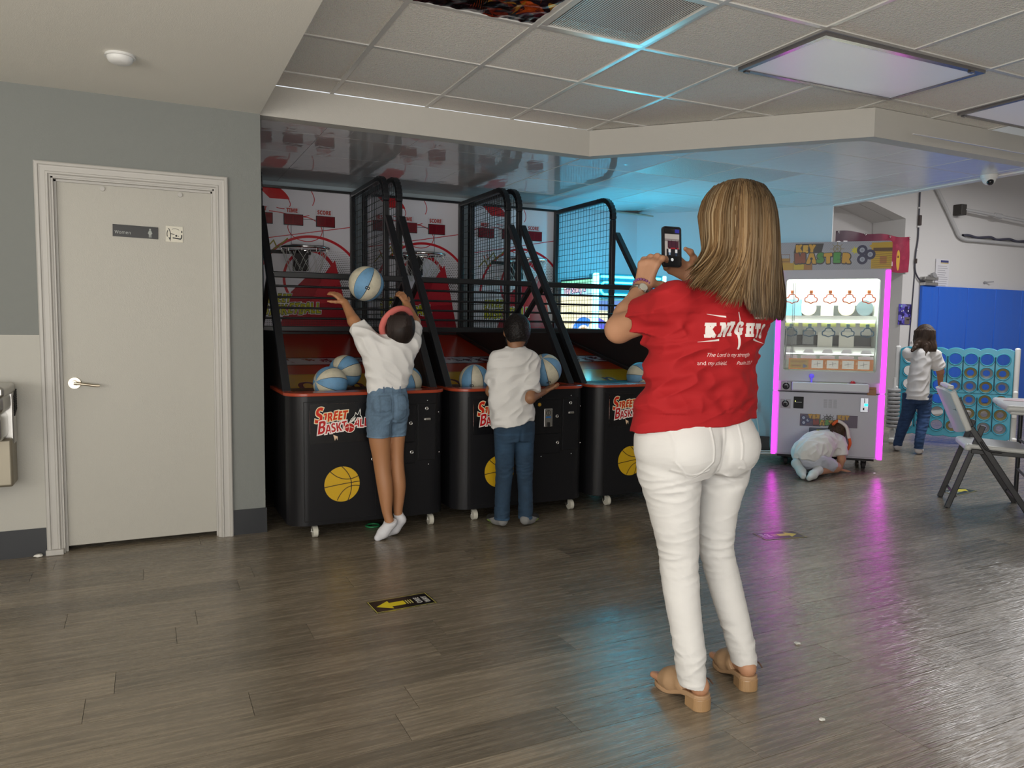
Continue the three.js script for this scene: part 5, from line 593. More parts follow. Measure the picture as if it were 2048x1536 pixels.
const cutBy = (a, p, n) => (x, y, z) => Math.max(a(x, y, z), (x - p[0]) * n[0] + (y - p[1]) * n[1] + (z - p[2]) * n[2]);
function net(f, lo, hi, h, o = {}) {            // surface nets over a box; skips blocks far from the surface
  const nx = Math.ceil((hi[0] - lo[0]) / h) + 2, ny = Math.ceil((hi[1] - lo[1]) / h) + 2, nz = Math.ceil((hi[2] - lo[2]) / h) + 2, val = new Float32Array(nx * ny * nz).fill(1), B = 8, id = (i, j, k) => (k * ny + j) * nx + i;
  for (let bk = 0; bk < nz; bk += B) for (let bj = 0; bj < ny; bj += B) for (let bi = 0; bi < nx; bi += B) {
    const c = f(lo[0] + (bi + B / 2) * h, lo[1] + (bj + B / 2) * h, lo[2] + (bk + B / 2) * h), far = Math.abs(c) > B * h * 1.35;
    for (let k = bk; k < Math.min(nz, bk + B); k++) for (let j = bj; j < Math.min(ny, bj + B); j++) for (let i = bi; i < Math.min(nx, bi + B); i++) val[id(i, j, k)] = far ? c : f(lo[0] + i * h, lo[1] + j * h, lo[2] + k * h);
  }
  const vid = new Int32Array(nx * ny * nz).fill(-1), pos = [], idx = [], E = [[0, 1], [2, 3], [4, 5], [6, 7], [0, 2], [1, 3], [4, 6], [5, 7], [0, 4], [1, 5], [2, 6], [3, 7]], cor = [];
  for (let c = 0; c < 8; c++) cor.push([c & 1, (c >> 1) & 1, c >> 2]);
  const v8 = new Float32Array(8);
  for (let k = 0; k < nz - 1; k++) for (let j = 0; j < ny - 1; j++) for (let i = 0; i < nx - 1; i++) {
    let m = 0; for (let c = 0; c < 8; c++) { v8[c] = val[id(i + cor[c][0], j + cor[c][1], k + cor[c][2])]; if (v8[c] < 0) m |= 1 << c; }
    if (m === 0 || m === 255) continue; let sx = 0, sy = 0, sz = 0, n = 0;
    for (const [a, b] of E) { if ((v8[a] < 0) === (v8[b] < 0)) continue; const t = v8[a] / (v8[a] - v8[b]); sx += cor[a][0] + (cor[b][0] - cor[a][0]) * t; sy += cor[a][1] + (cor[b][1] - cor[a][1]) * t; sz += cor[a][2] + (cor[b][2] - cor[a][2]) * t; n++; }
    vid[id(i, j, k)] = pos.length / 3; pos.push(lo[0] + (i + sx / n) * h, lo[1] + (j + sy / n) * h, lo[2] + (k + sz / n) * h);
  }
  const quad = (a, b, c, d, flip) => { if (a < 0 || b < 0 || c < 0 || d < 0) return; if (flip) idx.push(a, c, b, a, d, c); else idx.push(a, b, c, a, c, d); };
  for (let k = 1; k < nz - 1; k++) for (let j = 1; j < ny - 1; j++) for (let i = 1; i < nx - 1; i++) {
    const s = val[id(i, j, k)] < 0;
    if (s !== val[id(i + 1, j, k)] < 0) quad(vid[id(i, j - 1, k - 1)], vid[id(i, j, k - 1)], vid[id(i, j, k)], vid[id(i, j - 1, k)], !s);
    if (s !== val[id(i, j + 1, k)] < 0) quad(vid[id(i - 1, j, k - 1)], vid[id(i, j, k - 1)], vid[id(i, j, k)], vid[id(i - 1, j, k)], s);
    if (s !== val[id(i, j, k + 1)] < 0) quad(vid[id(i - 1, j - 1, k)], vid[id(i, j - 1, k)], vid[id(i, j, k)], vid[id(i - 1, j, k)], !s);
  }
  const P = new Float32Array(pos), N = new Float32Array(P.length), U = new Float32Array(P.length / 3 * 2), e = h * 0.6, col = o.color ? new Float32Array(P.length) : null, fn = o.smooth ?? f;
  for (let v = 0; v < P.length; v += 3) {
    const x = P[v], y = P[v + 1], z = P[v + 2]; let a = fn(x + e, y, z) - fn(x - e, y, z), b = fn(x, y + e, z) - fn(x, y - e, z), c = fn(x, y, z + e) - fn(x, y, z - e); const l = Math.hypot(a, b, c) || 1; a /= l; b /= l; c /= l; N[v] = a; N[v + 1] = b; N[v + 2] = c;
    const t = o.uv ? o.uv(x, y, z, a, b, c) : [x * 3 + z * 2, y * 3]; U[v / 3 * 2] = t[0]; U[v / 3 * 2 + 1] = t[1];
    if (col) { const q = o.color(x, y, z, a, b, c); col[v] = q[0]; col[v + 1] = q[1]; col[v + 2] = q[2]; }
  }
  const g = new THREE.BufferGeometry(); g.setAttribute('position', new THREE.BufferAttribute(P, 3)); g.setAttribute('normal', new THREE.BufferAttribute(N, 3)); g.setAttribute('uv', new THREE.BufferAttribute(U, 2)); if (col) g.setAttribute('color', new THREE.BufferAttribute(col, 3)); g.setIndex(idx); return g;
}
const melt = (list) => (list.length === 1 ? list[0] : mergeGeometries(list, false));
const lerp3 = (a, b, t) => a.map((v, i) => v + (b[i] - v) * t), add3 = (a, b, k = 1) => a.map((v, i) => v + b[i] * k), nrm = (a) => { const l = Math.hypot(...a); return a.map((v) => v / l); }, crs = (a, b) => [a[1] * b[2] - a[2] * b[1], a[2] * b[0] - a[0] * b[2], a[0] * b[1] - a[1] * b[0]], dist3 = (a, b) => Math.hypot(...a.map((v, i) => v - b[i]));
// a hand: wrist, direction to the knuckles, palm normal, +1/-1 for the thumb's side, curls per finger
function hand(w, D, N, s, L, curls, thumb = [0.5, 0.8, 0.2], o = {}) {
  D = nrm(D); N = nrm(add3(N, D, -(N[0] * D[0] + N[1] * D[1] + N[2] * D[2]))); const T = crs(D, N).map((v) => v * s), P = (d, t, n = 0) => [0, 1, 2].map((i) => w[i] + D[i] * d * L + T[i] * t * L + N[i] * n * L), fs = [], k = [];
  const fl = [0.40, 0.45, 0.42, 0.33], off = [0.165, 0.055, -0.055, -0.155], pl = [0.50, 0.52, 0.50, 0.46];
  for (let i = 0; i < 4; i++) { const kn = P(pl[i], off[i]); k.push(kn); fs.push(cone(P(0.02, off[i] * 0.55), kn, 0.085 * L, 0.066 * L)); }
  fs.push(cone(P(0.2, 0.1, 0.03), P(0.38, 0.05, 0.03), 0.085 * L, 0.07 * L));
  for (let i = 0; i < 4; i++) {
    let p = k[i], a = 0; const seg = [0.46, 0.30, 0.24], c = curls[i], sp = (o.spread ?? 0.12) * (1.5 - i) / 1.5;
    for (let j = 0; j < 3; j++) { a += c[j]; const d = [0, 1, 2].map((q) => D[q] * Math.cos(a) + N[q] * Math.sin(a) + T[q] * sp * Math.cos(a)), e = add3(p, nrm(d), seg[j] * fl[i] * L); fs.push(cone(p, e, (0.056 - j * 0.006) * L, (0.051 - j * 0.006) * L)); p = e; }
  }
  let p = P(0.12, 0.14, 0.03), d0 = nrm([0, 1, 2].map((q) => D[q] * thumb[0] + T[q] * thumb[1] + N[q] * thumb[2])); const d1 = nrm([0, 1, 2].map((q) => D[q] * (thumb[3] ?? thumb[0]) + T[q] * (thumb[4] ?? thumb[1] * 0.5) + N[q] * (thumb[5] ?? thumb[2])));
  let e = add3(p, d0, 0.26 * L); fs.push(cone(p, e, 0.085 * L, 0.064 * L)); p = e; e = add3(p, nrm(lerp3(d0, d1, 0.6)), 0.19 * L); fs.push(cone(p, e, 0.062 * L, 0.056 * L)); p = e; e = add3(p, d1, 0.15 * L); fs.push(cone(p, e, 0.056 * L, 0.044 * L));
  const f = uni(0.012 * L / 0.18, ...fs); f.box = [w.map((v) => v - L * 1.25), w.map((v) => v + L * 1.25)]; f.list = fs; return f;
}
// a head looking along F: skull, face, ears, neck joins below
function headField(c, F, U, s) {
  F = nrm(F); let R = nrm(crs(F, U)); U = crs(R, F); const Q = (r, u, f) => [0, 1, 2].map((i) => c[i] + (R[i] * r + U[i] * u + F[i] * f) * s), fs = [ell(c, [0.076 * s, 0.098 * s, 0.095 * s], F, U), ell(Q(0, -0.045, 0.03), [0.062 * s, 0.078 * s, 0.068 * s], F, U), cone(Q(0, -0.085, 0.055), Q(0, -0.1, 0.068), 0.03 * s, 0.02 * s), cone(Q(0, -0.005, 0.092), Q(0, -0.034, 0.112), 0.011 * s, 0.014 * s), cone(Q(-0.035, 0.012, 0.083), Q(0.035, 0.012, 0.083), 0.012 * s, 0.012 * s)];
  let f = uni(0.02 * s, ...fs); const eyes = uni(0.001, cone(Q(-0.032, -0.008, 0.1), Q(-0.033, -0.008, 0.1), 0.014 * s, 0.014 * s), cone(Q(0.032, -0.008, 0.1), Q(0.033, -0.008, 0.1), 0.014 * s, 0.014 * s)); f = minus(f, eyes, 0.008 * s);
  const balls = uni(0.001, ell(Q(-0.032, -0.008, 0.081), [0.0125 * s, 0.0125 * s, 0.0125 * s]), ell(Q(0.032, -0.008, 0.081), [0.0125 * s, 0.0125 * s, 0.0125 * s])), lips = uni(0.004, cone(Q(-0.02, -0.062, 0.09), Q(0.02, -0.062, 0.09), 0.006 * s, 0.006 * s), cone(Q(-0.016, -0.071, 0.09), Q(0.016, -0.071, 0.09), 0.006 * s, 0.006 * s)), ears = uni(0.004, ell(Q(-0.079, -0.015, -0.005), [0.010 * s, 0.03 * s, 0.018 * s], F, U), ell(Q(0.079, -0.015, -0.005), [0.010 * s, 0.03 * s, 0.018 * s], F, U));
  return uni(0.005 * s, f, balls, lips, ears);
}
const bounds = (pts, m) => [[0, 1, 2].map((i) => Math.min(...pts.map((p) => p[i])) - m), [0, 1, 2].map((i) => Math.max(...pts.map((p) => p[i])) + m)];
const skinMat = (c) => phys(c, 0.5, { vertexColors: false, sheen: 0, bumpMap: fineAt(12), bumpScale: 0.0002 });
// strand-like locks: tapered tubes along paths, one geometry with a colour per lock
function locks(paths, sides = 5) {
  const pos = [], nor = [], col = [], idx = [], uv = [];
  for (const { pts, r, c, c2, mid, flat: fl } of paths) {
    const n = pts.length, base = pos.length / 3; let up = V(0.3, 0.1, 1).normalize();
    for (let i = 0; i < n; i++) {
      const a = pts[Math.max(0, i - 1)], b = pts[Math.min(n - 1, i + 1)], t = V(b[0] - a[0], b[1] - a[1], b[2] - a[2]).normalize(), x = up.clone().cross(t).normalize(), y = t.clone().cross(x), f = i / (n - 1), R = r * (i === n - 1 ? 0.08 : Math.min(1, 0.45 + f * 3) * (1 - 0.75 * f * f * f)), m = mid ? (f < 0.35 ? c.map((v, q) => v + (mid[q] - v) * f / 0.35) : mid.map((v, q) => v + (c2[q] - v) * Math.pow((f - 0.35) / 0.65, 2))) : c2 ? c.map((v, q) => v + (c2[q] - v) * f) : c;
      for (let s = 0; s < sides; s++) { const w = s / sides * 6.2832, cx = Math.cos(w), cy = Math.sin(w) * (fl ?? 1), nn = x.clone().multiplyScalar(cx).addScaledVector(y, Math.sin(w)); pos.push(pts[i][0] + R * (x.x * cx + y.x * cy), pts[i][1] + R * (x.y * cx + y.y * cy), pts[i][2] + R * (x.z * cx + y.z * cy)); nor.push(nn.x, nn.y, nn.z); col.push(...m); uv.push(0, f); }
      if (i) for (let s = 0; s < sides; s++) { const p = base + (i - 1) * sides, q = base + i * sides, s2 = (s + 1) % sides; idx.push(p + s, p + s2, q + s, p + s2, q + s2, q + s); }
    }
  }
  const g = new THREE.BufferGeometry(); g.setAttribute('position', new THREE.Float32BufferAttribute(pos, 3)); g.setAttribute('normal', new THREE.Float32BufferAttribute(nor, 3)); g.setAttribute('uv', new THREE.Float32BufferAttribute(uv, 2)); g.setAttribute('color', new THREE.Float32BufferAttribute(col, 3)); g.setIndex(idx); return g;
}
const hairMat = new THREE.MeshPhysicalMaterial({ color: 0xffffff, vertexColors: true, roughness: 0.42, specularIntensity: 0.7 });
const foldsOf = (amp, fx, fy, fz, sk = 0, off = 0) => (x, y, z) => { const n = noise((x + sk * y) * fx + off, (y - sk * x) * fy, z * fz + off * 1.7); return amp * (1 - Math.abs(n) * 2.2); };
const wrinkle = (f, w) => (x, y, z) => { const d = f(x, y, z); return Math.abs(d) < 0.05 ? d - w(x, y, z) : d; };
// ---------------------------------------------------------------- the woman in red taking a picture
{
  const t = thing('person', 'woman with long blond-brown hair in red shirt and white jeans photographing with a phone', 'person', [0, 0, 0]);
  const skin = skinMat([0.46, 0.235, 0.135]), hc = [1.828, 1.655, -2.035];
  const shL = [1.572, 1.352, -2.03], elL = [1.515, 1.272, -2.262], wrL = [1.672, 1.428, -2.348], shR = [1.92, 1.362, -2.03], elR = [2.03, 1.24, -2.22], wrR = [1.915, 1.482, -2.372];
  // skin
  const arms = uni(0.02, cone(shL, elL, 0.058, 0.047), cone(elL, lerp3(elL, wrL, 0.35), 0.046, 0.045), cone(lerp3(elL, wrL, 0.35), wrL, 0.045, 0.029), cone(shR, elR, 0.056, 0.045), cone(elR, wrR, 0.044, 0.029));
  const core = uni(0.04, cone([1.775, 1.36, -2.04], [1.80, 1.50, -2.045], 0.075, 0.058), cone([1.80, 1.48, -2.045], [1.825, 1.60, -2.045], 0.056, 0.058), cone([1.75, 1.3, -2.05], [1.72, 0.95, -2.08], 0.11, 0.12), cone(shL, [1.76, 1.36, -2.04], 0.06, 0.07), cone(shR, [1.76, 1.36, -2.04], 0.06, 0.07), cone([1.64, 0.9, -2.08], [1.647, 0.5, -2.06], 0.05, 0.035), cone([1.647, 0.5, -2.06], [1.64, 0.2, -1.975], 0.035, 0.03), cone([1.64, 0.2, -1.975], [1.648, 0.09, -1.955], 0.03, 0.031), cone([1.83, 0.9, -2.08], [1.852, 0.48, -2.1], 0.045, 0.032), cone([1.852, 0.48, -2.1], [1.892, 0.21, -2.03], 0.032, 0.03), cone([1.892, 0.21, -2.03], [1.905, 0.09, -1.995], 0.03, 0.031));
  const footF = (hx, hz, fx, fz) => { const h = [hx, 0.072, hz], d = nrm([fx - hx, 0, fz - hz]), r = [-d[2], 0, d[0]], Q = (a, b, y) => [hx + d[0] * a + r[0] * b, y, hz + d[2] * a + r[2] * b]; const l = [cone(Q(0.0, 0, 0.075), Q(0.035, 0, 0.11), 0.032, 0.034), cone(Q(0.02, 0, 0.08), Q(0.13, 0, 0.045), 0.03, 0.03), cone(Q(0.11, -0.015, 0.04), Q(0.155, -0.02, 0.033), 0.028, 0.02), cone(Q(0.11, 0.015, 0.04), Q(0.15, 0.022, 0.033), 0.026, 0.02)]; for (let i = 0; i < 5; i++) { const b = -0.032 + i * 0.016, len = [0.215, 0.213, 0.207, 0.199, 0.19][i]; l.push(cone(Q(0.15, b * 0.9, 0.034), Q(len, b, 0.028), 0.010 + (i === 0) * 0.003, 0.009 + (i === 0) * 0.003)); } return { f: uni(0.012, ...l), Q, d, r }; };
  const fL = footF(1.655, -1.935, 1.655, -2.2), fR = footF(1.902, -1.975, 1.965, -2.2);
  const body = uni(0.02, arms, core, headField(hc, [-0.05, -0.12, -1], [0.05, 1, 0], 1.02));
  const ph = [1.80, 1.585, -2.345];
  const hL = hand(wrL, [0.30, 1, 0.03], [0.85, -0.1, -0.5], -1, 0.192, [[0.55, 0.75, 0.5], [0.6, 0.85, 0.5], [0.65, 0.9, 0.6], [0.7, 0.95, 0.6]], [0.2, 0.5, 0.85, 0.25, 0.2, 1.0], { spread: 0.24 });
  const hR = hand(wrR, [-0.86, 0.5, -0.12], [-0.15, -0.1, 0.98], 1, 0.18, [[0.25, 0.35, 0.3], [0.25, 0.4, 0.4], [0.3, 0.5, 0.4], [0.35, 0.6, 0.5]], [0.45, 0.65, 0.65, 1.0, -0.1, 0.12], { spread: 0.1 });
  const fh = (f, box, h) => net(f, box[0], box[1], h);
  mesh('body', melt([net(body, [1.40, 0.05, -2.42], [2.10, 1.80, -1.85], 0.0075), fh(uni(0.012, hL, cone(lerp3(elL, wrL, 0.9), wrL, 0.031, 0.029)), hL.box, 0.0033), fh(uni(0.012, hR, cone(lerp3(elR, wrR, 0.9), wrR, 0.031, 0.029)), hR.box, 0.0033), net(fL.f, [1.58, 0.0, -2.20], [1.74, 0.16, -1.87], 0.0035), net(fR.f, [1.83, 0.0, -2.25], [2.04, 0.16, -1.9], 0.0035)]), skin, t);
  // shirt with its print on the back
  const shirtSt = [[1.796, 1.462, -2.04, 0.062, 0.055], [1.784, 1.435, -2.04, 0.105, 0.078], [1.774, 1.40, -2.045, 0.155, 0.10], [1.766, 1.35, -2.045, 0.188, 0.118], [1.757, 1.309, -2.05, 0.205, 0.13], [1.74, 1.219, -2.06, 0.215, 0.137], [1.722, 1.141, -2.065, 0.212, 0.132], [1.721, 1.09, -2.07, 0.218, 0.136], [1.717, 1.039, -2.075, 0.224, 0.141], [1.718, 0.986, -2.08, 0.235, 0.15], [1.718, 0.928, -2.08, 0.244, 0.157]];
  const slv = uni(0.03, cone(shL, lerp3(shL, elL, 0.56), 0.074, 0.072, 1), cone(shR, lerp3(shR, elR, 0.66), 0.074, 0.074, 1), cone([1.70, 1.388, -2.04], shL, 0.062, 0.072), cone([1.85, 1.388, -2.04], shR, 0.062, 0.072));
  const tilt = (x) => 0.945 - 0.06 * (x - 1.72) ;
  let shirt0 = uni(0.05, loft(shirtSt), slv); shirt0 = cutBy(shirt0, [1.72, 0.945, -2.08], nrm([0.08, -1, 0.10])); shirt0 = minus(shirt0, cone([1.80, 1.455, -2.06], [1.81, 1.60, -2.06], 0.062, 0.075), 0.01);
  const fA = foldsOf(0.0105, 3.0, 13, 4, 0.38, 2), fB = foldsOf(0.005, 9, 7, 9, 0.8, 9), big = (x, y) => 0.008 * Math.sin(y * 42 + x * 14 + 2 * noise(x * 5, y * 5, 1)) * Math.max(0, 1 - Math.abs(y - 1.08) / 0.16);
  const pit = cone([1.585, 1.285, -1.96], [1.66, 1.335, -1.91], 0.012, 0.004), shirt = (x, y, z) => { const d = shirt0(x, y, z); if (Math.abs(d) > 0.05) return d; const w = y < 1.0 ? 0.45 : y > 1.33 ? 0.5 : 1; const dd = d - w * (fA(x, y, z) * 0.8 + fB(x, y, z) * 0.5) - big(x, y); return -sm(-dd, pit(x, y, z), 0.03); };
  const back = canv(1536, 1536, (g, w, h) => {
    g.fillStyle = '#a00a13'; g.fillRect(0, 0, w, h); const X = (m) => (m + 0.3) / 0.6 * w, Y = (m) => (1.5 - m) / 0.6 * h; g.fillStyle = '#ded9d6'; g.strokeStyle = '#ded9d6';
    const letters = 'KNIGHTS', x0 = -0.122, x1 = 0.165; g.textAlign = 'center'; g.lineJoin = 'miter';
    [...letters].forEach((c, i) => { const f = (i + 0.5) / 7, a = (f - 0.5); const xx = x0 + (x1 - x0) * [0.09, 0.25, 0.37, 0.49, 0.645, 0.79, 0.925][i]; g.save(); g.translate(X(xx), Y(1.262 - 0.02 * Math.abs(a) + (i > 3 ? -0.002 : 0))); g.transform(1, 0, i < 2 ? -0.22 : i > 5 ? 0.05 : 0, 1, 0, 0); g.scale(0.97, 1.2 + 0.28 * Math.abs(a)); g.font = `bold ${c === 'I' ? 118 : 112}px serif`; g.lineWidth = 15; g.strokeText(c, 0, 0); g.fillText(c, 0, 0); g.restore(); });
    const sw = (x0, y0, x1, y1, w0, w1) => { g.beginPath(); g.moveTo(X(x0), Y(y0)); g.lineTo(X(x1), Y(y1 + w1 / 2)); g.lineTo(X(x1), Y(y1 - w1 / 2)); g.lineTo(X(x0), Y(y0 - w0)); g.fill(); };
    sw(-0.098, 1.327, -0.042, 1.318, 0.001, 0.006); sw(0.150, 1.318, 0.085, 1.316, 0.001, 0.006); sw(-0.135, 1.236, -0.058, 1.243, 0.001, 0.007); sw(0.165, 1.230, 0.085, 1.246, 0.001, 0.007);
    g.save(); g.lineWidth = 22; g.beginPath(); g.moveTo(X(0.018), Y(1.268)); g.lineTo(X(0.018), Y(1.245)); g.lineTo(X(0.010), Y(1.212)); g.stroke(); g.lineWidth = 10; g.beginPath(); g.moveTo(X(0.016), Y(1.335)); g.lineTo(X(0.016), Y(1.30)); g.stroke(); g.restore();
    g.font = '42px sans-serif'; g.textAlign = 'left'; g.save(); g.transform(1, 0, -0.2, 1, 0, 0); const sk = (y) => 0.2 * Y(y); g.fillText('The Lord is my strength', X(-0.098) + sk(1.188), Y(1.188)); g.fillText('and my shield.', X(-0.127) + sk(1.160), Y(1.160)); g.fillText('Psalm 23:7', X(0.022) + sk(1.160), Y(1.160)); g.restore();
  });
  const bx = 1.742, prt = (x, y, z, a, b, c) => (c > 0.12 ? [(x - bx + 0.3) / 0.6, (y - 0.9) / 0.6] : [0.02, 0.02]);
  mesh('t_shirt', net(shirt, [1.40, 0.88, -2.32], [2.10, 1.50, -1.86], 0.0055, { uv: prt }), phys([1, 1, 1], 0.85, { map: back, sheen: 0.15, sheenColor: rgb(0.4, 0.05, 0.05), sheenRoughness: 0.6 }), t);
  // jeans
  const LL = [[1.612, 0.90, -2.08, 0.105, 0.12], [1.612, 0.782, -2.08, 0.106, 0.114], [1.627, 0.685, -2.075, 0.091, 0.098], [1.635, 0.599, -2.065, 0.079, 0.084], [1.647, 0.51, -2.06, 0.068, 0.072], [1.649, 0.424, -2.05, 0.064, 0.068], [1.639, 0.347, -2.02, 0.06, 0.063], [1.637, 0.268, -1.995, 0.055, 0.058], [1.635, 0.19, -1.97, 0.052, 0.056], [1.638, 0.124, -1.962, 0.047, 0.054], [1.642, 0.075, -1.958, 0.043, 0.052]];
  const RL = [[1.835, 0.90, -2.08, 0.105, 0.12], [1.850, 0.80, -2.083, 0.094, 0.108], [1.852, 0.762, -2.085, 0.088, 0.102], [1.848, 0.662, -2.09, 0.072, 0.082], [1.848, 0.568, -2.1, 0.064, 0.072], [1.854, 0.474, -2.1, 0.059, 0.066], [1.876, 0.38, -2.09, 0.061, 0.066], [1.884, 0.296, -2.06, 0.058, 0.062], [1.893, 0.212, -2.03, 0.053, 0.057], [1.901, 0.144, -2.01, 0.047, 0.053], [1.908, 0.082, -2.0, 0.042, 0.05]];
  const pel = [[1.718, 1.0, -2.08, 0.212, 0.135], [1.718, 0.93, -2.08, 0.225, 0.148], [1.718, 0.889, -2.08, 0.229, 0.153], [1.72, 0.835, -2.08, 0.22, 0.15], [1.722, 0.79, -2.08, 0.16, 0.12]];
  const butt = uni(0.03, ell([1.63, 0.87, -1.995], [0.10, 0.095, 0.085]), ell([1.815, 0.87, -1.995], [0.098, 0.095, 0.085])); let jean0 = uni(0.022, uni(0.05, loft(pel), butt), loft(LL), loft(RL));
  const cleft = cone([1.722, 0.93, -1.915], [1.722, 0.79, -1.945], 0.004, 0.012); jean0 = minus(jean0, cleft, 0.03);
  const leg = (x, y) => { const gz = (c, w) => Math.exp(-(((y - c) / w) ** 2)); return 0.12 + 0.75 * gz(0.15, 0.09) + 0.6 * gz(0.50, 0.10) + 0.75 * gz(0.74, 0.05); };
  const jf = foldsOf(0.0034, 4, 19, 4, 0.25, 30), jf2 = foldsOf(0.0012, 12, 26, 12, -0.3, 4); const seam = (x, y, z) => { if (z < -2.0 || y < 0.76) return 0; const s1 = Math.exp(-(((x - 1.722) / 0.004) ** 2)) * (y > 0.80 ? 1 : 0); let p = 0; for (const cx of [1.60, 1.845]) { const dx = Math.abs(x - cx) - 0.062 + (y < 0.845 ? (0.845 - y) * 0.9 : 0); if (y > 0.79) p += Math.exp(-((dx / 0.0032) ** 2)); const dy = y - 0.797 - Math.abs(x - cx) * 0.28; if (Math.abs(x - cx) < 0.06) p += Math.exp(-((dy / 0.0032) ** 2)); } return 0.0028 * Math.min(1, s1 + p); };
  const jean = (x, y, z) => { const d = jean0(x, y, z); if (Math.abs(d) > 0.05) return d; const k = leg(x, y); return d - k * (jf(x, y, z) + jf2(x, y, z)) - seam(x, y, z); };
  mesh('jeans', net(jean, [1.46, 0.06, -2.26], [2.0, 1.0, -1.88], 0.0048), mat([0.70, 0.69, 0.68], 0.85, { bumpMap: fineAt(40), bumpScale: 0.0003 }), t);
  // hair: a dark body under many locks
  const HS = [[1.838, 1.788, -2.03, 0.03, 0.03], [1.834, 1.765, -2.03, 0.080, 0.085], [1.830, 1.72, -2.028, 0.110, 0.115], [1.826, 1.66, -2.022, 0.126, 0.124], [1.820, 1.58, -2.0, 0.130, 0.112], [1.812, 1.50, -1.972, 0.134, 0.088], [1.804, 1.43, -1.94, 0.138, 0.058], [1.800, 1.37, -1.912, 0.130, 0.036], [1.800, 1.325, -1.896, 0.115, 0.022]];
  const cap = minus(loft(HS.map(([a, b, c, d, e]) => [a, b < 1.48 ? b + 0.06 : b, c, d * (b < 1.48 ? 0.8 : 0.92), e * (b < 1.48 ? 0.75 : 0.92)])), ell([1.822, 1.64, -2.145], [0.075, 0.12, 0.085]), 0.02);
  const dark = [0.075, 0.042, 0.02]; const base = net(cap, [1.66, 1.28, -2.2], [2.0, 1.80, -1.85], 0.007, { color: () => dark });
  const at = (y, o) => { let i = 0; while (i < HS.length - 2 && y < HS[i + 1][1]) i++; const f = Math.max(0, Math.min(1, (HS[i][1] - y) / (HS[i][1] - HS[i + 1][1]))); return HS[i].map((v, k) => v + (HS[i + 1][k] - v) * f); };
  const paths = []; let hs = 99; const R = () => (hs = (hs * 16807) % 2147483647) / 2147483647;
  const tones = [[0.20, 0.115, 0.048], [0.27, 0.165, 0.075], [0.34, 0.225, 0.115], [0.15, 0.085, 0.036], [0.42, 0.30, 0.17], [0.11, 0.06, 0.028]];
  for (let i = 0; i < 1900; i++) {
    const th = -0.5 + R() * (Math.PI + 1.0), cs = Math.cos(th), fine2 = i % 3 > 0, k = 0.95 + R() * 0.09 + (fine2 ? 0.012 : 0), n = 16, w = R() * 6.28, sweep = cs < -0.35 ? R() * 0.11 : 0, lift = 0.4 + R() * 0.3, jit = (R() - 0.5) * 0.012, pts = [];
    const end = 1.305 + R() * R() * 0.07 + (cs < -0.1 ? (-cs - 0.1) * 0.115 : 0) + Math.abs(jit), top = 1.782 - R() * 0.05;
    for (let j = 0; j < n; j++) { const f = j / (n - 1), y = top + (end - top) * Math.pow(f, 0.92), s = at(y), wv = 0.006 * f * Math.sin(w + f * 5) + jit * f; const out = 1 + 0.03 * f * f * lift; pts.push([s[0] + cs * s[3] * k * out + wv - (f > 0.55 ? (f - 0.55) * (f - 0.55) * 4.9 * sweep : 0), y, s[2] + Math.sin(th) * s[4] * k * out + wv * 0.5]); }
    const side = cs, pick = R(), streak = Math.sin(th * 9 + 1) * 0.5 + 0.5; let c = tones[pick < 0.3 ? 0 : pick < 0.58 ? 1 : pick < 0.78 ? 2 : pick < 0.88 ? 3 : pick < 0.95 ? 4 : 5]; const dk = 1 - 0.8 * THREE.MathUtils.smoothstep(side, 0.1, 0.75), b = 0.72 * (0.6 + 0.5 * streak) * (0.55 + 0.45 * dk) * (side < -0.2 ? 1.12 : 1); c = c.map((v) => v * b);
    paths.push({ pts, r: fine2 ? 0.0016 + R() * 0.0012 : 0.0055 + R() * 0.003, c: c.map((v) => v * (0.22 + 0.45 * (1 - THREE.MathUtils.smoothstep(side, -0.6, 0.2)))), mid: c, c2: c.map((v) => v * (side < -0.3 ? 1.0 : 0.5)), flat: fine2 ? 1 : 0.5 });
  }
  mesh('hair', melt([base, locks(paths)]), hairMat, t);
  // sandals
  const tan = phys([0.40, 0.25, 0.14], 0.5), heelM = phys([0.36, 0.22, 0.11], 0.22);
  for (const { Q, d } of [fL, fR]) {
    const s = new THREE.Group(); s.name = 'sandal'; t.add(s); const ang = Math.atan2(-d[0], -d[2]);
    const sole = new THREE.Shape(); sole.moveTo(-0.03, 0.0); sole.bezierCurveTo(-0.036, 0.05, -0.03, 0.09, -0.044, 0.15); sole.bezierCurveTo(-0.05, 0.2, -0.03, 0.225, -0.005, 0.232); sole.bezierCurveTo(0.03, 0.225, 0.05, 0.19, 0.042, 0.14); sole.bezierCurveTo(0.034, 0.09, 0.036, 0.05, 0.03, 0.0); sole.bezierCurveTo(0.02, -0.025, -0.02, -0.025, -0.03, 0.0);
    const gg = new THREE.ExtrudeGeometry(sole, { depth: 0.010, bevelEnabled: true, bevelSize: 0.003, bevelThickness: 0.003, bevelSegments: 2, curveSegments: 14 }); gg.rotateX(-Math.PI / 2); { const p = gg.attributes.position; for (let i = 0; i < p.count; i++) { const a = -p.getZ(i); p.setY(i, p.getY(i) + 0.003 + 0.038 * (1 - THREE.MathUtils.smoothstep(a, 0.03, 0.15))); } gg.computeVertexNormals(); } const place = (g3) => { g3.rotateY(ang); const o = Q(-0.012, 0, 0); g3.translate(o[0], 0, o[2]); return g3; };
    mesh('sole', place(gg), tan, s);
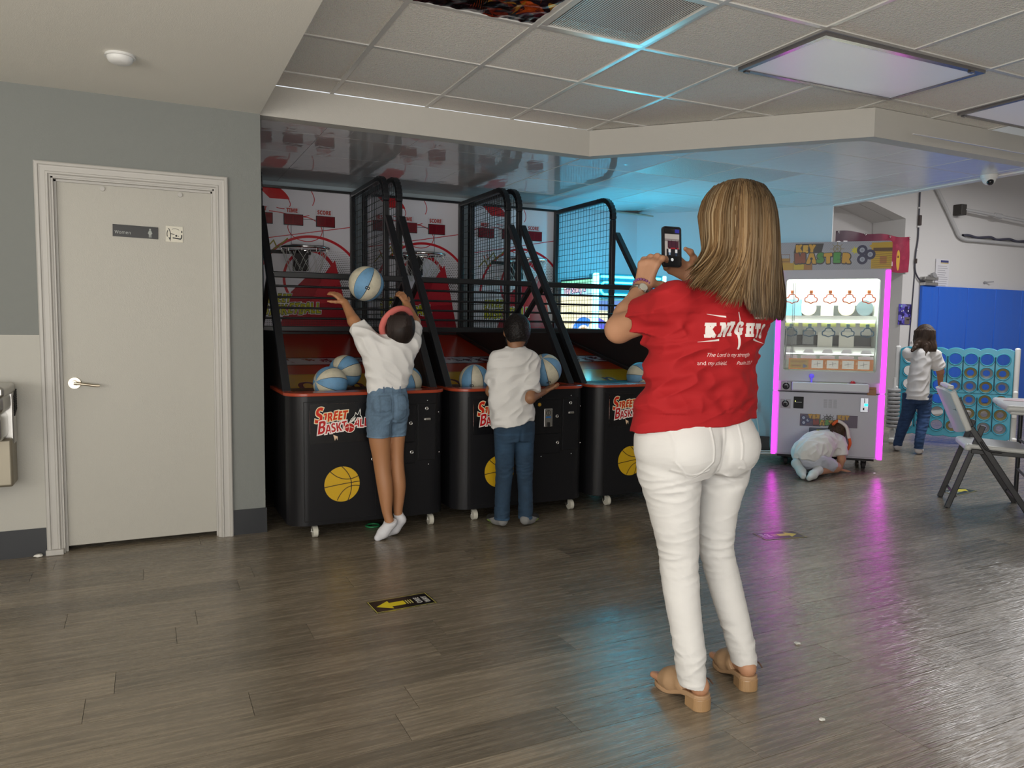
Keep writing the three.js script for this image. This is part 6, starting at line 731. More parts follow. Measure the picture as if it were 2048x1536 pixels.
    const hl = new THREE.Shape(); hl.moveTo(-0.031, 0.045); hl.lineTo(-0.033, 0.0); hl.bezierCurveTo(-0.028, -0.03, 0.028, -0.03, 0.033, 0.0); hl.lineTo(0.031, 0.045); hl.closePath(); const hg = new THREE.ExtrudeGeometry(hl, { depth: 0.036, bevelEnabled: true, bevelSize: 0.002, bevelThickness: 0.003, bevelSegments: 2 }); hg.rotateX(-Math.PI / 2); hg.translate(0, 0.003, 0); mesh('heel', place(hg), heelM, s);
    const strap = minus(cutBy(cutBy(uni(0.02, cone(Q(0.075, 0, 0.058), Q(0.13, 0, 0.045), 0.044, 0.042), cone(Q(0.13, -0.012, 0.04), Q(0.185, -0.012, 0.03), 0.040, 0.032), cone(Q(0.13, 0.012, 0.04), Q(0.175, 0.014, 0.03), 0.038, 0.032)), Q(0.176, 0, 0), [d[0], 0, d[2]]), Q(0.07, 0, 0.09), nrm([-d[0], 0.5, -d[2]])), cone(Q(0.14, 0, -0.06), Q(0.05, 0, -0.05), 0.062, 0.062), 0.004);
    mesh('upper', net(strap, Q(0.1, 0, 0.05).map((v, i) => v - [0.16, 0.06, 0.16][i]), Q(0.1, 0, 0.05).map((v, i) => v + [0.16, 0.08, 0.16][i]), 0.0036), tan, s);
    mesh('buckle_strap', tube([Q(0.062, 0.034, 0.055), Q(0.05, 0.047, 0.072), Q(0.02, 0.053, 0.082), Q(0.0, 0.058, 0.07)], 0.0028, 16, 6), mat([0.09, 0.04, 0.02], 0.5), s);
  }
  // watch and bracelet on the left wrist
  const ax = nrm([0, 1, 2].map((i) => wrL[i] - elL[i])), wp = lerp3(elL, wrL, 0.86), bp = add3(wrL, ax, 0.006), ring = (c, r, tb) => { const g = new THREE.TorusGeometry(r, tb, 10, 40); g.applyQuaternion(new THREE.Quaternion().setFromUnitVectors(V(0, 0, 1), V(...ax))); g.translate(...c); return g; };
  { const w = new THREE.Group(); w.name = 'wristwatch'; t.add(w); mesh('watch_band', [ring(wp, 0.0345, 0.0045), ring(add3(wp, ax, 0.006), 0.0342, 0.004)], mat([0.30, 0.28, 0.25], 0.3, { metalness: 0.9 }), w); const to = nrm(crs(ax, [0.35, 0.5, -0.9])); const fcD = nrm([-0.55, -0.1, 0.83].map((v, i) => v - ax[i] * (-0.55 * ax[0] - 0.1 * ax[1] + 0.83 * ax[2]))); const fc = add3(wp, fcD, 0.036), q = new THREE.Quaternion().setFromUnitVectors(V(0, 1, 0), V(...fcD)); const cs = new THREE.CylinderGeometry(0.017, 0.018, 0.009, 28).applyQuaternion(q).translate(...fc); mesh('watch_case', cs, M.chrome, w); const fd = new THREE.CylinderGeometry(0.0145, 0.0145, 0.001, 28).applyQuaternion(q).translate(...add3(fc, fcD, 0.005)); mesh('watch_face', fd, mat([0.55, 0.55, 0.48], 0.25), w); }
  { const beads = []; const q = new THREE.Quaternion().setFromUnitVectors(V(0, 0, 1), V(...ax)); for (let i = 0; i < 20; i++) { const p = V(0.0355 * Math.cos(i * 0.314), 0.0355 * Math.sin(i * 0.314), 0).applyQuaternion(q); beads.push(new THREE.SphereGeometry(0.0056, 8, 6).translate(bp[0] + p.x, bp[1] + p.y, bp[2] + p.z)); } mesh('bead_bracelet', beads, mat([0.22, 0.07, 0.20], 0.35), t); }
  // phone in her hands
  const p = thing('phone', "black smartphone held up in the woman's hands, showing the children on its screen", 'phone', ph, -0.12); p.rotation.order = 'YXZ'; p.rotation.x = -0.10; p.rotation.z = -0.015;
  mesh('body', rbox(0.073, 0.147, 0.009, 0.0042), phys([0.012, 0.013, 0.016], 0.2), p); mesh('case', (() => { const sh = new THREE.Shape(), R2 = (q, w, h, r) => { q.moveTo(-w + r, -h); q.lineTo(w - r, -h); q.quadraticCurveTo(w, -h, w, -h + r); q.lineTo(w, h - r); q.quadraticCurveTo(w, h, w - r, h); q.lineTo(-w + r, h); q.quadraticCurveTo(-w, h, -w, h - r); q.lineTo(-w, -h + r); q.quadraticCurveTo(-w, -h, -w + r, -h); return q; }; R2(sh, 0.039, 0.076, 0.012); sh.holes.push(R2(new THREE.Path(), 0.0355, 0.0725, 0.009)); return new THREE.ExtrudeGeometry(sh, { depth: 0.011, bevelEnabled: true, bevelSize: 0.001, bevelThickness: 0.001, bevelSegments: 2 }).translate(0, 0, -0.0055); })(), phys([0.015, 0.016, 0.02], 0.25), p);
  const scr = canv(420, 840, (g, w, h) => { g.fillStyle = '#05060a'; g.fillRect(0, 0, w, h); g.fillStyle = '#b9b0a8'; g.fillRect(14, 130, w - 28, 500); g.fillStyle = '#8f8480'; g.fillRect(14, 240, w - 28, 60); g.fillStyle = '#4a2030'; g.fillRect(90, 285, 300, 160); g.strokeStyle = '#20141c'; g.lineWidth = 8; for (const x of [100, 200, 300, 380]) { g.beginPath(); g.moveTo(x, 270); g.lineTo(x + 10, 480); g.stroke(); } g.fillStyle = '#a01c28'; g.fillRect(110, 440, 280, 36); g.fillStyle = '#1b1a20'; g.fillRect(60, 470, 346, 160); g.fillStyle = '#e6e2e0'; g.fillRect(110, 466, 62, 84); g.fillRect(290, 476, 60, 80); g.fillStyle = '#8aa0b8'; g.fillRect(118, 548, 46, 60); g.fillStyle = '#28384e'; g.fillRect(298, 556, 44, 74); g.fillStyle = '#1a1416'; g.beginPath(); g.arc(148, 452, 22, 0, 7); g.arc(318, 460, 20, 0, 7); g.fill(); g.fillStyle = '#f2f2f0'; g.beginPath(); g.arc(210, 712, 36, 0, 7); g.fill(); g.strokeStyle = '#9a9a98'; g.lineWidth = 6; g.strokeRect(70, 690, 44, 40); g.fillStyle = '#20209a'; g.fillRect(290, 20, 116, 80); });
  const sp = new THREE.PlaneGeometry(0.067, 0.140); sp.translate(0, 0, 0.0049); mesh('screen', sp, phys([0.02, 0.02, 0.02], 0.08, { emissive: rgb(1, 1, 1), emissiveMap: scr, emissiveIntensity: 0.75 }), p);
}
// ---------------------------------------------------------------- the children
const kidHair = (c) => (x, y, z) => { const n = noise(x * 60, y * 9, z * 60) * 0.35 + noise(x * 160, y * 14, z * 160) * 0.25; return c.map((v) => v * (1 + n)); };
const hairKid = new THREE.MeshPhysicalMaterial({ color: 0xffffff, vertexColors: true, roughness: 0.5, specularIntensity: 0.5 });
const whiteTee = (o = {}) => phys([0.72, 0.71, 0.70], 0.9, o);
const denim = (c, fade) => ({ color: (x, y, z, a, b, n) => { const k = 1 + 0.16 * noise(x * 14, y * 9, z * 14) + 0.10 * noise(x * 60, y * 60, z * 60) + fade(x, y, z, a, b, n); return c.map((v) => v * k); } });
const denimMat = new THREE.MeshStandardMaterial({ color: 0xffffff, vertexColors: true, roughness: 0.85, bumpMap: fineAt(40), bumpScale: 0.0004 });
function kneeFoot(a, b, r = 0.028) { return uni(0.02, cone(a, lerp3(a, b, 0.55), r, r * 0.95), cone(lerp3(a, b, 0.4), b, r * 0.98, r * 0.72)); }
const crest = (g, w, h) => { g.strokeStyle = '#b81f2e'; g.fillStyle = '#b81f2e'; g.lineCap = 'round'; for (let i = 0; i < 5; i++) { g.lineWidth = 11 - i; g.beginPath(); g.moveTo(w * (0.75 - i * 0.02), h * (0.1 + i * 0.03)); g.bezierCurveTo(w * (0.3 - i * 0.02), h * 0.15, w * (0.25 + i * 0.06), h * 0.45, w * (0.14 + i * 0.12), h * (0.72 - i * 0.03)); g.stroke(); } g.beginPath(); g.moveTo(w * 0.2, h * 0.92); g.quadraticCurveTo(w * 0.5, h * 0.78, w * 0.85, h * 0.8); g.quadraticCurveTo(w * 0.6, h * 0.92, w * 0.2, h * 0.92); g.fill(); };

{ // jumping girl throwing the ball
  const t = thing('person', 'jumping girl in white shirt, denim shorts and coral headband throwing a basketball', 'person');
  const skin = skinMat([0.40, 0.185, 0.085]), hc = [1.34, 1.268, -4.345];
  const sL = [1.165, 1.175, -4.335], eL = [1.108, 1.295, -4.455], wL = [1.082, 1.405, -4.565], sR = [1.415, 1.17, -4.345], eR = [1.495, 1.295, -4.485], wR = [1.485, 1.402, -4.60];
  const legsL = [[1.230, 0.70, -4.335, 0.067, 0.068], [1.230, 0.592, -4.335, 0.063, 0.065], [1.239, 0.502, -4.335, 0.054, 0.057], [1.246, 0.421, -4.330, 0.049, 0.053], [1.254, 0.325, -4.312, 0.047, 0.052], [1.259, 0.236, -4.300, 0.040, 0.042], [1.262, 0.163, -4.290, 0.030, 0.031], [1.275, 0.10, -4.280, 0.028, 0.03]];
  const legsR = [[1.345, 0.70, -4.365, 0.058, 0.062], [1.345, 0.582, -4.365, 0.048, 0.052], [1.344, 0.490, -4.365, 0.043, 0.046], [1.346, 0.408, -4.360, 0.043, 0.047], [1.352, 0.308, -4.350, 0.043, 0.046], [1.350, 0.218, -4.345, 0.034, 0.036], [1.345, 0.143, -4.340, 0.027, 0.028], [1.352, 0.095, -4.335, 0.026, 0.028]];
  const footL = uni(0.018, cone([1.285, 0.105, -4.272], [1.235, 0.045, -4.285], 0.031, 0.03), cone([1.24, 0.045, -4.285], [1.205, 0.016, -4.29], 0.028, 0.018)), footR = uni(0.018, cone([1.358, 0.10, -4.325], [1.325, 0.045, -4.345], 0.030, 0.029), cone([1.325, 0.045, -4.345], [1.292, 0.018, -4.36], 0.027, 0.018));
  const arms = uni(0.015, cone(sL, eL, 0.044, 0.036), cone(eL, wL, 0.035, 0.022), cone(sR, eR, 0.044, 0.036), cone(eR, wR, 0.035, 0.022));
  const body = uni(0.02, arms, headField(hc, [-0.2, 0.35, -1], [0.05, 1, 0.3], 0.94), cone([1.30, 1.10, -4.34], [1.33, 1.24, -4.34], 0.045, 0.043), cone([1.30, 1.10, -4.34], [1.28, 0.8, -4.345], 0.06, 0.06), cone(sL, [1.3, 1.12, -4.34], 0.04, 0.05), cone(sR, [1.3, 1.12, -4.34], 0.04, 0.05), loft(legsL), loft(legsR));
  const hL = hand(wL, [-0.55, 0.62, -0.35], [-0.4, -0.55, -0.7], 1, 0.13, [[0.3, 0.4, 0.3], [0.3, 0.45, 0.3], [0.35, 0.5, 0.3], [0.4, 0.5, 0.3]], [0.55, 0.75, 0.3]), hR = hand(wR, [-0.3, 0.75, -0.4], [-0.2, -0.6, -0.75], -1, 0.13, [[0.3, 0.4, 0.3], [0.3, 0.45, 0.3], [0.35, 0.5, 0.3], [0.4, 0.5, 0.3]], [0.55, 0.75, 0.3]);
  mesh('body', melt([net(body, [1.0, 0.06, -4.68], [1.56, 1.42, -4.2], 0.0095), net(uni(0.01, hL, cone(lerp3(eL, wL, 0.85), wL, 0.024, 0.022)), hL.box[0], hL.box[1], 0.004), net(uni(0.01, hR, cone(lerp3(eR, wR, 0.85), wR, 0.024, 0.022)), hR.box[0], hR.box[1], 0.004)]), skin, t);
  const st = [[1.325, 1.215, -4.335, 0.075, 0.05], [1.30, 1.185, -4.33, 0.125, 0.08], [1.288, 1.126, -4.335, 0.155, 0.10], [1.290, 1.067, -4.340, 0.153, 0.097], [1.290, 0.992, -4.345, 0.141, 0.09], [1.282, 0.933, -4.345, 0.124, 0.083], [1.282, 0.875, -4.345, 0.117, 0.08]];
  let sh0 = uni(0.04, loft(st), cone(sL, lerp3(sL, eL, 0.72), 0.063, 0.056, 1), cone(sR, lerp3(sR, eR, 0.72), 0.060, 0.055, 1), cone([1.25, 1.15, -4.335], sL, 0.06, 0.062), cone([1.35, 1.15, -4.34], sR, 0.06, 0.06)); sh0 = minus(sh0, cone([1.335, 1.19, -4.33], [1.34, 1.3, -4.33], 0.05, 0.07), 0.01);
  mesh('t_shirt', net(wrinkle(sh0, foldsOf(0.006, 4, 8, 6, -0.9, 3)), [1.0, 0.86, -4.6], [1.56, 1.33, -4.2], 0.0075), whiteTee(), t);
  const so = uni(0.02, loft([[1.279, 0.915, -4.345, 0.113, 0.083], [1.283, 0.828, -4.345, 0.124, 0.098], [1.283, 0.74, -4.345, 0.126, 0.098], [1.28, 0.70, -4.345, 0.10, 0.085]]), cutBy(loft([[1.228, 0.76, -4.34, 0.075, 0.085], [1.228, 0.59, -4.335, 0.072, 0.080]]), [1.228, 0.612, -4.335], [0, -1, 0]), cutBy(loft([[1.345, 0.76, -4.36, 0.066, 0.075], [1.345, 0.59, -4.365, 0.054, 0.062]]), [1.35, 0.61, -4.365], [0, -1, 0]), ell([1.235, 0.80, -4.275], [0.062, 0.07, 0.05]), ell([1.33, 0.80, -4.285], [0.058, 0.07, 0.05]));
  const sp = (x, y, z) => { let p = Math.exp(-(((x - 1.285) / 0.003) ** 2)); for (const [cx, w] of [[1.238, 0.033], [1.340, 0.028]]) { const inx = Math.abs(x - cx) < w, iny = y < 0.862 && y > 0.765; if (iny) p += Math.exp(-(((Math.abs(x - cx) - w) / 0.003) ** 2)); if (inx) p += Math.exp(-(((y - 0.862) / 0.0035) ** 2)) + Math.exp(-(((y - 0.77 - Math.abs(x - cx) * 0.4) / 0.003) ** 2)); } return p + Math.exp(-(((y - 0.878) / 0.003) ** 2)); };
  const sw = (x, y, z) => (z > -4.33 ? 0.0018 * Math.min(1, sp(x, y, z)) : 0) + foldsOf(0.0018, 9, 20, 9, 0.2, 3)(x, y, z);
  mesh('denim_shorts', net(wrinkle(minus(so, cone([1.288, 0.79, -4.255], [1.288, 0.6, -4.28], 0.002, 0.006), 0.02), sw), [1.12, 0.59, -4.48], [1.45, 0.93, -4.2], 0.006, denim([0.115, 0.185, 0.27], (x, y, z) => (z > -4.33 ? -0.28 * Math.min(1, sp(x, y, z)) : 0) + 0.12 * Math.max(0, noise(x * 9, y * 9, 2)) + (y < 0.622 ? 0.3 : 0))), denimMat, t);
  mesh('belt_loop', [[1.235, -4.262], [1.285, -4.262], [1.335, -4.268]].map(([x, z]) => rbox(0.008, 0.04, 0.006, 0.002, x, 0.895, z)), mat([0.09, 0.14, 0.22], 0.9), t);
  const sock = mat([0.66, 0.66, 0.70], 0.9); for (const [f, leg, c] of [[footL, legsL, 0.125], [footR, legsR, 0.12]]) mesh('sock', net(cutBy(uni(0.015, (x, y, z) => f(x, y, z) - 0.003, (x, y, z) => loft(leg)(x, y, z) - 0.003), [1.3, c, -4.3], nrm([-0.2, 1, 0.25])), [1.16, -0.005, -4.42], [1.42, 0.18, -4.2], 0.005), sock, t);
  const hf = uni(0.02, ell(hc, [0.084, 0.10, 0.104], [-0.2, 0.35, -1], [0.05, 1, 0.3]), ell([1.345, 1.25, -4.29], [0.085, 0.095, 0.075]), ell([1.335, 1.205, -4.285], [0.06, 0.06, 0.045])); const hfc = cutBy(hf, [1.31, 1.28, -4.41], nrm([-0.2, 0.25, -1]));
  mesh('hair', melt([net(hfc, [1.2, 1.12, -4.5], [1.46, 1.40, -4.18], 0.006, { color: kidHair([0.016, 0.010, 0.008]) }), locks(Array.from({ length: 70 }, (_, i) => { const a = (i / 70 - 0.5) * 2.6, r = rnd(); return { pts: Array.from({ length: 8 }, (_, j) => { const f = j / 7, y = 1.33 - f * (0.13 + 0.05 * r); return [1.343 + Math.sin(a) * (0.084 + 0.006 * r) * Math.sqrt(Math.max(0.1, 1 - ((y - 1.265) / 0.11) ** 2)), y, -4.30 + Math.cos(a) * 0.082 * Math.sqrt(Math.max(0.1, 1 - ((y - 1.262) / 0.12) ** 2))]; }), r: 0.005, c: [0.02, 0.012, 0.01], c2: [0.035, 0.02, 0.015], flat: 0.5 }; }))]), hairKid, t);
  { const nF = nrm([-0.62, -0.35, -0.55]), g = new THREE.TorusGeometry(0.099, 0.02, 10, 48); g.scale(1, 1.06, 1); g.scale(1, 1, 0.9); const q = new THREE.Quaternion().setFromUnitVectors(V(0, 0, 1), V(...nrm([-0.35, 0.42, -0.72]))); const p = g.attributes.position; for (let i = 0; i < p.count; i++) { const k = noise(p.getX(i) * 30, p.getY(i) * 30, p.getZ(i) * 30) * 0.002; p.setXYZ(i, p.getX(i) + k, p.getY(i) + k, p.getZ(i)); } g.applyQuaternion(q); g.translate(1.338, 1.282, -4.35); mesh('headband', g, mat([0.62, 0.15, 0.13], 0.85), t); }
}
{ // boy holding a ball
  const t = thing('person', 'boy with short dark hair and mask in white shirt and jeans holding a ball', 'person');
  const skin = skinMat([0.30, 0.145, 0.075]), hc = [2.105, 1.247, -4.29];
  const sL = [1.985, 1.055, -4.285], eL = [1.965, 0.86, -4.36], wL = [2.08, 0.80, -4.47], sR = [2.185, 1.05, -4.265], eR = [2.152, 0.828, -4.185], wR = [2.295, 0.856, -4.27];
  const LL = [[2.026, 0.66, -4.28, 0.066, 0.082], [2.025, 0.492, -4.28, 0.062, 0.068], [2.029, 0.362, -4.285, 0.056, 0.06], [2.019, 0.267, -4.28, 0.051, 0.055], [2.010, 0.174, -4.27, 0.049, 0.054], [2.006, 0.064, -4.268, 0.048, 0.056], [2.006, 0.05, -4.268, 0.048, 0.056]], RL = [[2.158, 0.66, -4.28, 0.066, 0.082], [2.159, 0.484, -4.275, 0.062, 0.068], [2.162, 0.355, -4.270, 0.053, 0.058], [2.166, 0.258, -4.265, 0.047, 0.053], [2.166, 0.163, -4.255, 0.046, 0.052], [2.163, 0.053, -4.25, 0.044, 0.054], [2.163, 0.045, -4.25, 0.044, 0.054]];
  const body = uni(0.02, cone(sL, eL, 0.043, 0.035), cone(eL, wL, 0.034, 0.022), cone(sR, eR, 0.043, 0.036), cone(eR, wR, 0.035, 0.021), headField(hc, [0.45, -0.22, -0.87], [0, 1, 0], 0.95), cone([2.085, 1.08, -4.275], [2.092, 1.19, -4.28], 0.05, 0.045), cone([2.075, 1.0, -4.275], [2.09, 0.7, -4.28], 0.065, 0.07), cone(sL, [2.08, 1.03, -4.275], 0.04, 0.05), cone(sR, [2.08, 1.03, -4.275], 0.04, 0.05), cone([2.03, 0.65, -4.28], [2.006, 0.06, -4.268], 0.04, 0.028), cone([2.155, 0.65, -4.28], [2.163, 0.06, -4.25], 0.04, 0.028));
  const hR = hand(wR, [0.86, 0.30, -0.35], [-0.2, 0.96, 0.1], 1, 0.135, [[-0.05, 0.25, 0.25], [-0.05, 0.25, 0.25], [-0.02, 0.28, 0.25], [0, 0.3, 0.3]], [0.6, 0.7, 0.3], { spread: 0.2 }), hL = hand(wL, [0.75, 0.2, -0.6], [0.3, 0.5, 0.7], 1, 0.13, [[0.4, 0.5, 0.4], [0.4, 0.5, 0.4], [0.4, 0.5, 0.4], [0.4, 0.5, 0.4]]);
  mesh('body', melt([net(body, [1.9, 0.03, -4.5], [2.34, 1.36, -4.12], 0.0095), net(uni(0.01, hR, cone(lerp3(eR, wR, 0.85), wR, 0.023, 0.021)), hR.box[0], hR.box[1], 0.004), net(hL, hL.box[0], hL.box[1], 0.0045)]), skin, t);
  const st = [[2.085, 1.142, -4.272, 0.062, 0.056], [2.082, 1.118, -4.27, 0.105, 0.075], [2.076, 1.07, -4.27, 0.132, 0.092], [2.06, 0.968, -4.27, 0.136, 0.095], [2.055, 0.86, -4.27, 0.142, 0.102], [2.066, 0.78, -4.27, 0.150, 0.108], [2.075, 0.71, -4.27, 0.146, 0.108], [2.080, 0.62, -4.27, 0.142, 0.106]];
  let sh0 = uni(0.035, loft(st), cone(sL, lerp3(sL, eL, 0.75), 0.062, 0.060, 1), cone(sR, lerp3(sR, eR, 0.84), 0.062, 0.066, 1), cone([2.03, 1.075, -4.275], sL, 0.052, 0.06), cone([2.13, 1.075, -4.275], sR, 0.052, 0.06)); sh0 = cutBy(sh0, [2.05, 0.655, -4.27], nrm([0.18, -1, 0.05])); sh0 = cutBy(sh0, [2.12, 0.632, -4.25], nrm([0.35, -1, 0.0])); sh0 = minus(sh0, cone([2.088, 1.15, -4.28], [2.09, 1.3, -4.28], 0.052, 0.07), 0.008);
  const crestTex = canv(512, 512, (g, w, h) => { g.fillStyle = '#ffffff'; g.fillRect(0, 0, w, h); g.save(); g.translate(150, 150); crest(g, 220, 220); g.restore(); });
  mesh('t_shirt', net(wrinkle(sh0, (x, y, z) => foldsOf(0.006, 5, 10, 7, 0.6, 12)(x, y, z) + 0.004 * Math.sin(y * 55 + x * 20) * Math.exp(-(((y - 0.78) / 0.09) ** 2))), [1.88, 0.58, -4.46], [2.28, 1.16, -4.1], 0.0072, { uv: (x, y, z, a, b, c) => (a > 0.1 && x > 2.14 ? [(z + 4.32) / 0.17 * -1 + 1.0 - 0.0, (y - 0.855) / 0.19] : [0.02, 0.02]) }), whiteTee({ map: crestTex }), t);
  const pel = loft([[2.089, 0.72, -4.28, 0.128, 0.098], [2.092, 0.616, -4.28, 0.131, 0.102], [2.093, 0.55, -4.28, 0.12, 0.096]]), je = uni(0.018, pel, loft(LL), loft(RL)), gz = (y, c, w) => Math.exp(-(((y - c) / w) ** 2));
  mesh('jeans', net(wrinkle(minus(je, cone([2.093, 0.62, -4.17], [2.093, 0.5, -4.2], 0.002, 0.01), 0.02), (x, y, z) => (0.35 + gz(y, 0.36, 0.05) + 0.8 * gz(y, 0.1, 0.05)) * foldsOf(0.0028, 7, 26, 7, 0.2, 6)(x, y, z)), [1.93, 0.035, -4.4], [2.25, 0.73, -4.15], 0.0062, denim([0.018, 0.045, 0.085], (x, y, z) => 0.8 * Math.exp(-(((y - 0.60) / 0.006) ** 2)) * (z > -4.27 ? 0.5 : 0) + (y < 0.065 ? 0.7 : 0) + 0.35 * gz(y, 0.52, 0.08))), denimMat, t);
  const sockA = mat([0.22, 0.22, 0.22], 0.9), sockB = mat([0.012, 0.012, 0.012], 0.9), lime = mat([0.28, 0.42, 0.06], 0.9);
  for (const [a, b] of [[[2.006, 0.045, -4.255], [1.985, 0.032, -4.40]], [[2.15, 0.045, -4.225], [2.262, 0.032, -4.30]]]) { const f = kneeFoot(a, b, 0.034), d = nrm([b[0] - a[0], 0, b[2] - a[2]]); const s = mesh('sock', net(cutBy(f, [0, 0.008, 0], [0, -1, 0]), bounds([a, b], 0.05)[0], bounds([a, b], 0.05)[1], 0.0045), sockA, t); mesh('sock_top', net(cutBy((x, y, z) => f(x, y, z) - 0.0018, add3(lerp3(a, b, 0.5), [0, 0.012, 0]), nrm([-d[0] * 0.35, -1, -d[2] * 0.35])), bounds([a, b], 0.06)[0], bounds([a, b], 0.06)[1], 0.0045), sockB, s); mesh('sock_toe', net(cutBy(cutBy((x, y, z) => f(x, y, z) - 0.001, lerp3(a, b, 0.62), d.map((v) => -v)), [0, 0.03, 0], [0, 1, 0]), bounds([a, b], 0.05)[0], bounds([a, b], 0.05)[1], 0.005), lime, s); }
  const F = nrm([0.45, -0.22, -0.87]), hf = cutBy(uni(0.02, ell(add3(hc, [0, 0.012, 0.006]), [0.085, 0.097, 0.104], F), ell([2.095, 1.225, -4.25], [0.072, 0.07, 0.068])), [2.1, 1.178, -4.24], nrm([0.05, -1, 0.15])); const hb = minus(hf, uni(0.01, cone(add3(hc, add3(F.map((v) => v * 0.115), [0, -0.055, 0])), add3(hc, add3(F.map((v) => v * 0.06), [0, -0.11, 0])), 0.08, 0.07)), 0.01);
  mesh('hair', net(wrinkle(hb, (x, y, z) => 0.0022 * noise(x * 90, y * 90, z * 90)), [2.0, 1.12, -4.44], [2.22, 1.38, -4.16], 0.0052, { color: kidHair([0.010, 0.008, 0.008]) }), hairKid, t);
  { const R = nrm(crs(F, [0, 1, 0])), m = cutBy(cutBy(ell(add3(hc, [F[0] * 0.045, -0.055, F[2] * 0.045]), [0.073, 0.062, 0.066], F), [hc[0], hc[1] - 0.022, hc[2]], [0, 1, 0]), add3(hc, F, 0.03), F.map((v) => -v)); mesh('face_mask', net(m, hc.map((v) => v - 0.15), hc.map((v) => v + 0.15), 0.005), mat([0.008, 0.008, 0.01], 0.8), t); }
}
{ // girl by the turquoise game
  const t = thing('person', 'long dark-haired girl in white shirt and jeans standing at the turquoise four-in-a-row game', 'person'), yaw = -0.52;
  const skin = skinMat([0.44, 0.21, 0.11]), F = nrm([0.80, -0.12, -0.55]), hc = [7.275, 1.235, -5.205];
  const sL = [7.15, 1.035, -5.29], sR = [7.335, 1.025, -5.125], eR = [7.40, 0.85, -5.10], wR = [7.50, 0.69, -5.16], eL = [7.40, 0.98, -5.44], wL = [7.57, 1.13, -5.43];
  const LL = [[7.155, 0.62, -5.24, 0.082, 0.078], [7.171, 0.441, -5.270, 0.070, 0.066], [7.160, 0.279, -5.310, 0.058, 0.058], [7.138, 0.116, -5.340, 0.044, 0.046], [7.138, 0.06, -5.35, 0.040, 0.044], [7.138, 0.05, -5.35, 0.04, 0.044]], RL = [[7.262, 0.62, -5.17, 0.078, 0.076], [7.252, 0.451, -5.150, 0.064, 0.064], [7.205, 0.299, -5.130, 0.053, 0.055], [7.150, 0.149, -5.112, 0.042, 0.046], [7.142, 0.087, -5.11, 0.040, 0.046], [7.142, 0.06, -5.11, 0.04, 0.046]];
  const body = uni(0.02, cone(sL, eL, 0.042, 0.034), cone(eL, wL, 0.034, 0.022), cone(sR, eR, 0.042, 0.035), cone(eR, wR, 0.034, 0.022), headField(hc, F, [0, 1, 0], 0.95), cone([7.24, 1.06, -5.2], [7.258, 1.17, -5.2], 0.046, 0.042), cone([7.23, 1.0, -5.2], [7.21, 0.62, -5.2], 0.06, 0.06), cone(sL, [7.235, 1.0, -5.2], 0.04, 0.05), cone(sR, [7.235, 1.0, -5.2], 0.04, 0.05), cone([7.165, 0.6, -5.24], [7.166, 0.35, -5.29], 0.03, 0.026), cone([7.166, 0.35, -5.29], [7.138, 0.07, -5.35], 0.026, 0.026), cone([7.255, 0.6, -5.17], [7.22, 0.35, -5.138], 0.03, 0.026), cone([7.22, 0.35, -5.138], [7.142, 0.08, -5.11], 0.026, 0.026));
  const hR = hand(wR, [0.45, -0.85, -0.2], [0.3, 0.1, -0.9], 1, 0.13, [[0.3, 0.4, 0.3], [0.3, 0.4, 0.3], [0.35, 0.4, 0.3], [0.4, 0.4, 0.3]], [0.7, 0.5, 0.3]), hL = hand(wL, [0.35, 0.7, 0.1], [0.6, 0.1, 0.4], -1, 0.125, [[0.6, 0.7, 0.4], [0.6, 0.7, 0.4], [0.6, 0.7, 0.4], [0.6, 0.7, 0.4]], [0.5, 0.6, 0.6]);
  mesh('body', melt([net(body, [7.05, 0.05, -5.55], [7.68, 1.36, -5.02], 0.011), net(hR, hR.box[0], hR.box[1], 0.005), net(hL, hL.box[0], hL.box[1], 0.005)]), skin, t);
  const st = [[7.25, 1.11, -5.2, 0.062, 0.05], [7.246, 1.075, -5.2, 0.112, 0.076], [7.24, 1.03, -5.2, 0.13, 0.088], [7.233, 0.958, -5.2, 0.14, 0.094], [7.213, 0.813, -5.2, 0.145, 0.098], [7.203, 0.683, -5.2, 0.15, 0.104], [7.197, 0.56, -5.2, 0.152, 0.108]];
  let sh0 = uni(0.035, loft(st, yaw + 1.04), cone(sL, lerp3(sL, eL, 0.6), 0.058, 0.058, 1), cone(sR, lerp3(sR, eR, 0.86), 0.06, 0.064, 1)); sh0 = minus(sh0, cone([7.255, 1.12, -5.2], [7.26, 1.25, -5.2], 0.05, 0.065), 0.008);
  const crestTex = canv(512, 512, (g, w, h) => { g.fillStyle = '#ffffff'; g.fillRect(0, 0, w, h); g.save(); g.translate(150, 150); crest(g, 220, 220); g.restore(); });
  mesh('t_shirt', net(wrinkle(sh0, foldsOf(0.006, 4, 8, 6, 0.5, 22)), [7.02, 0.56, -5.46], [7.48, 1.13, -5.02], 0.0085, { uv: (x, y, z, a, b, c) => (a * 0.55 + c * 0.83 > 0.2 && x > 7.30 ? [((x - 7.30) * 0.83 - (z + 5.1) * 0.55 + 0.0) / 0.14, (y - 0.835) / 0.19] : [0.02, 0.02]) }), whiteTee({ map: crestTex }), t);
  const pel = loft([[7.2, 0.64, -5.2, 0.13, 0.10], [7.208, 0.57, -5.2, 0.135, 0.108], [7.21, 0.52, -5.205, 0.12, 0.095]], yaw + 1.04);
  mesh('jeans', net(wrinkle(uni(0.02, pel, loft(LL), loft(RL)), foldsOf(0.003, 7, 20, 7, 0.2, 6)), [7.03, 0.04, -5.42], [7.4, 0.66, -5.03], 0.0075, denim([0.022, 0.055, 0.14], (x, y, z) => 0.9 * Math.exp(-(((y - 0.3) / 0.12) ** 2)) * (z > -5.2 ? 0.6 : 0.1))), denimMat, t);
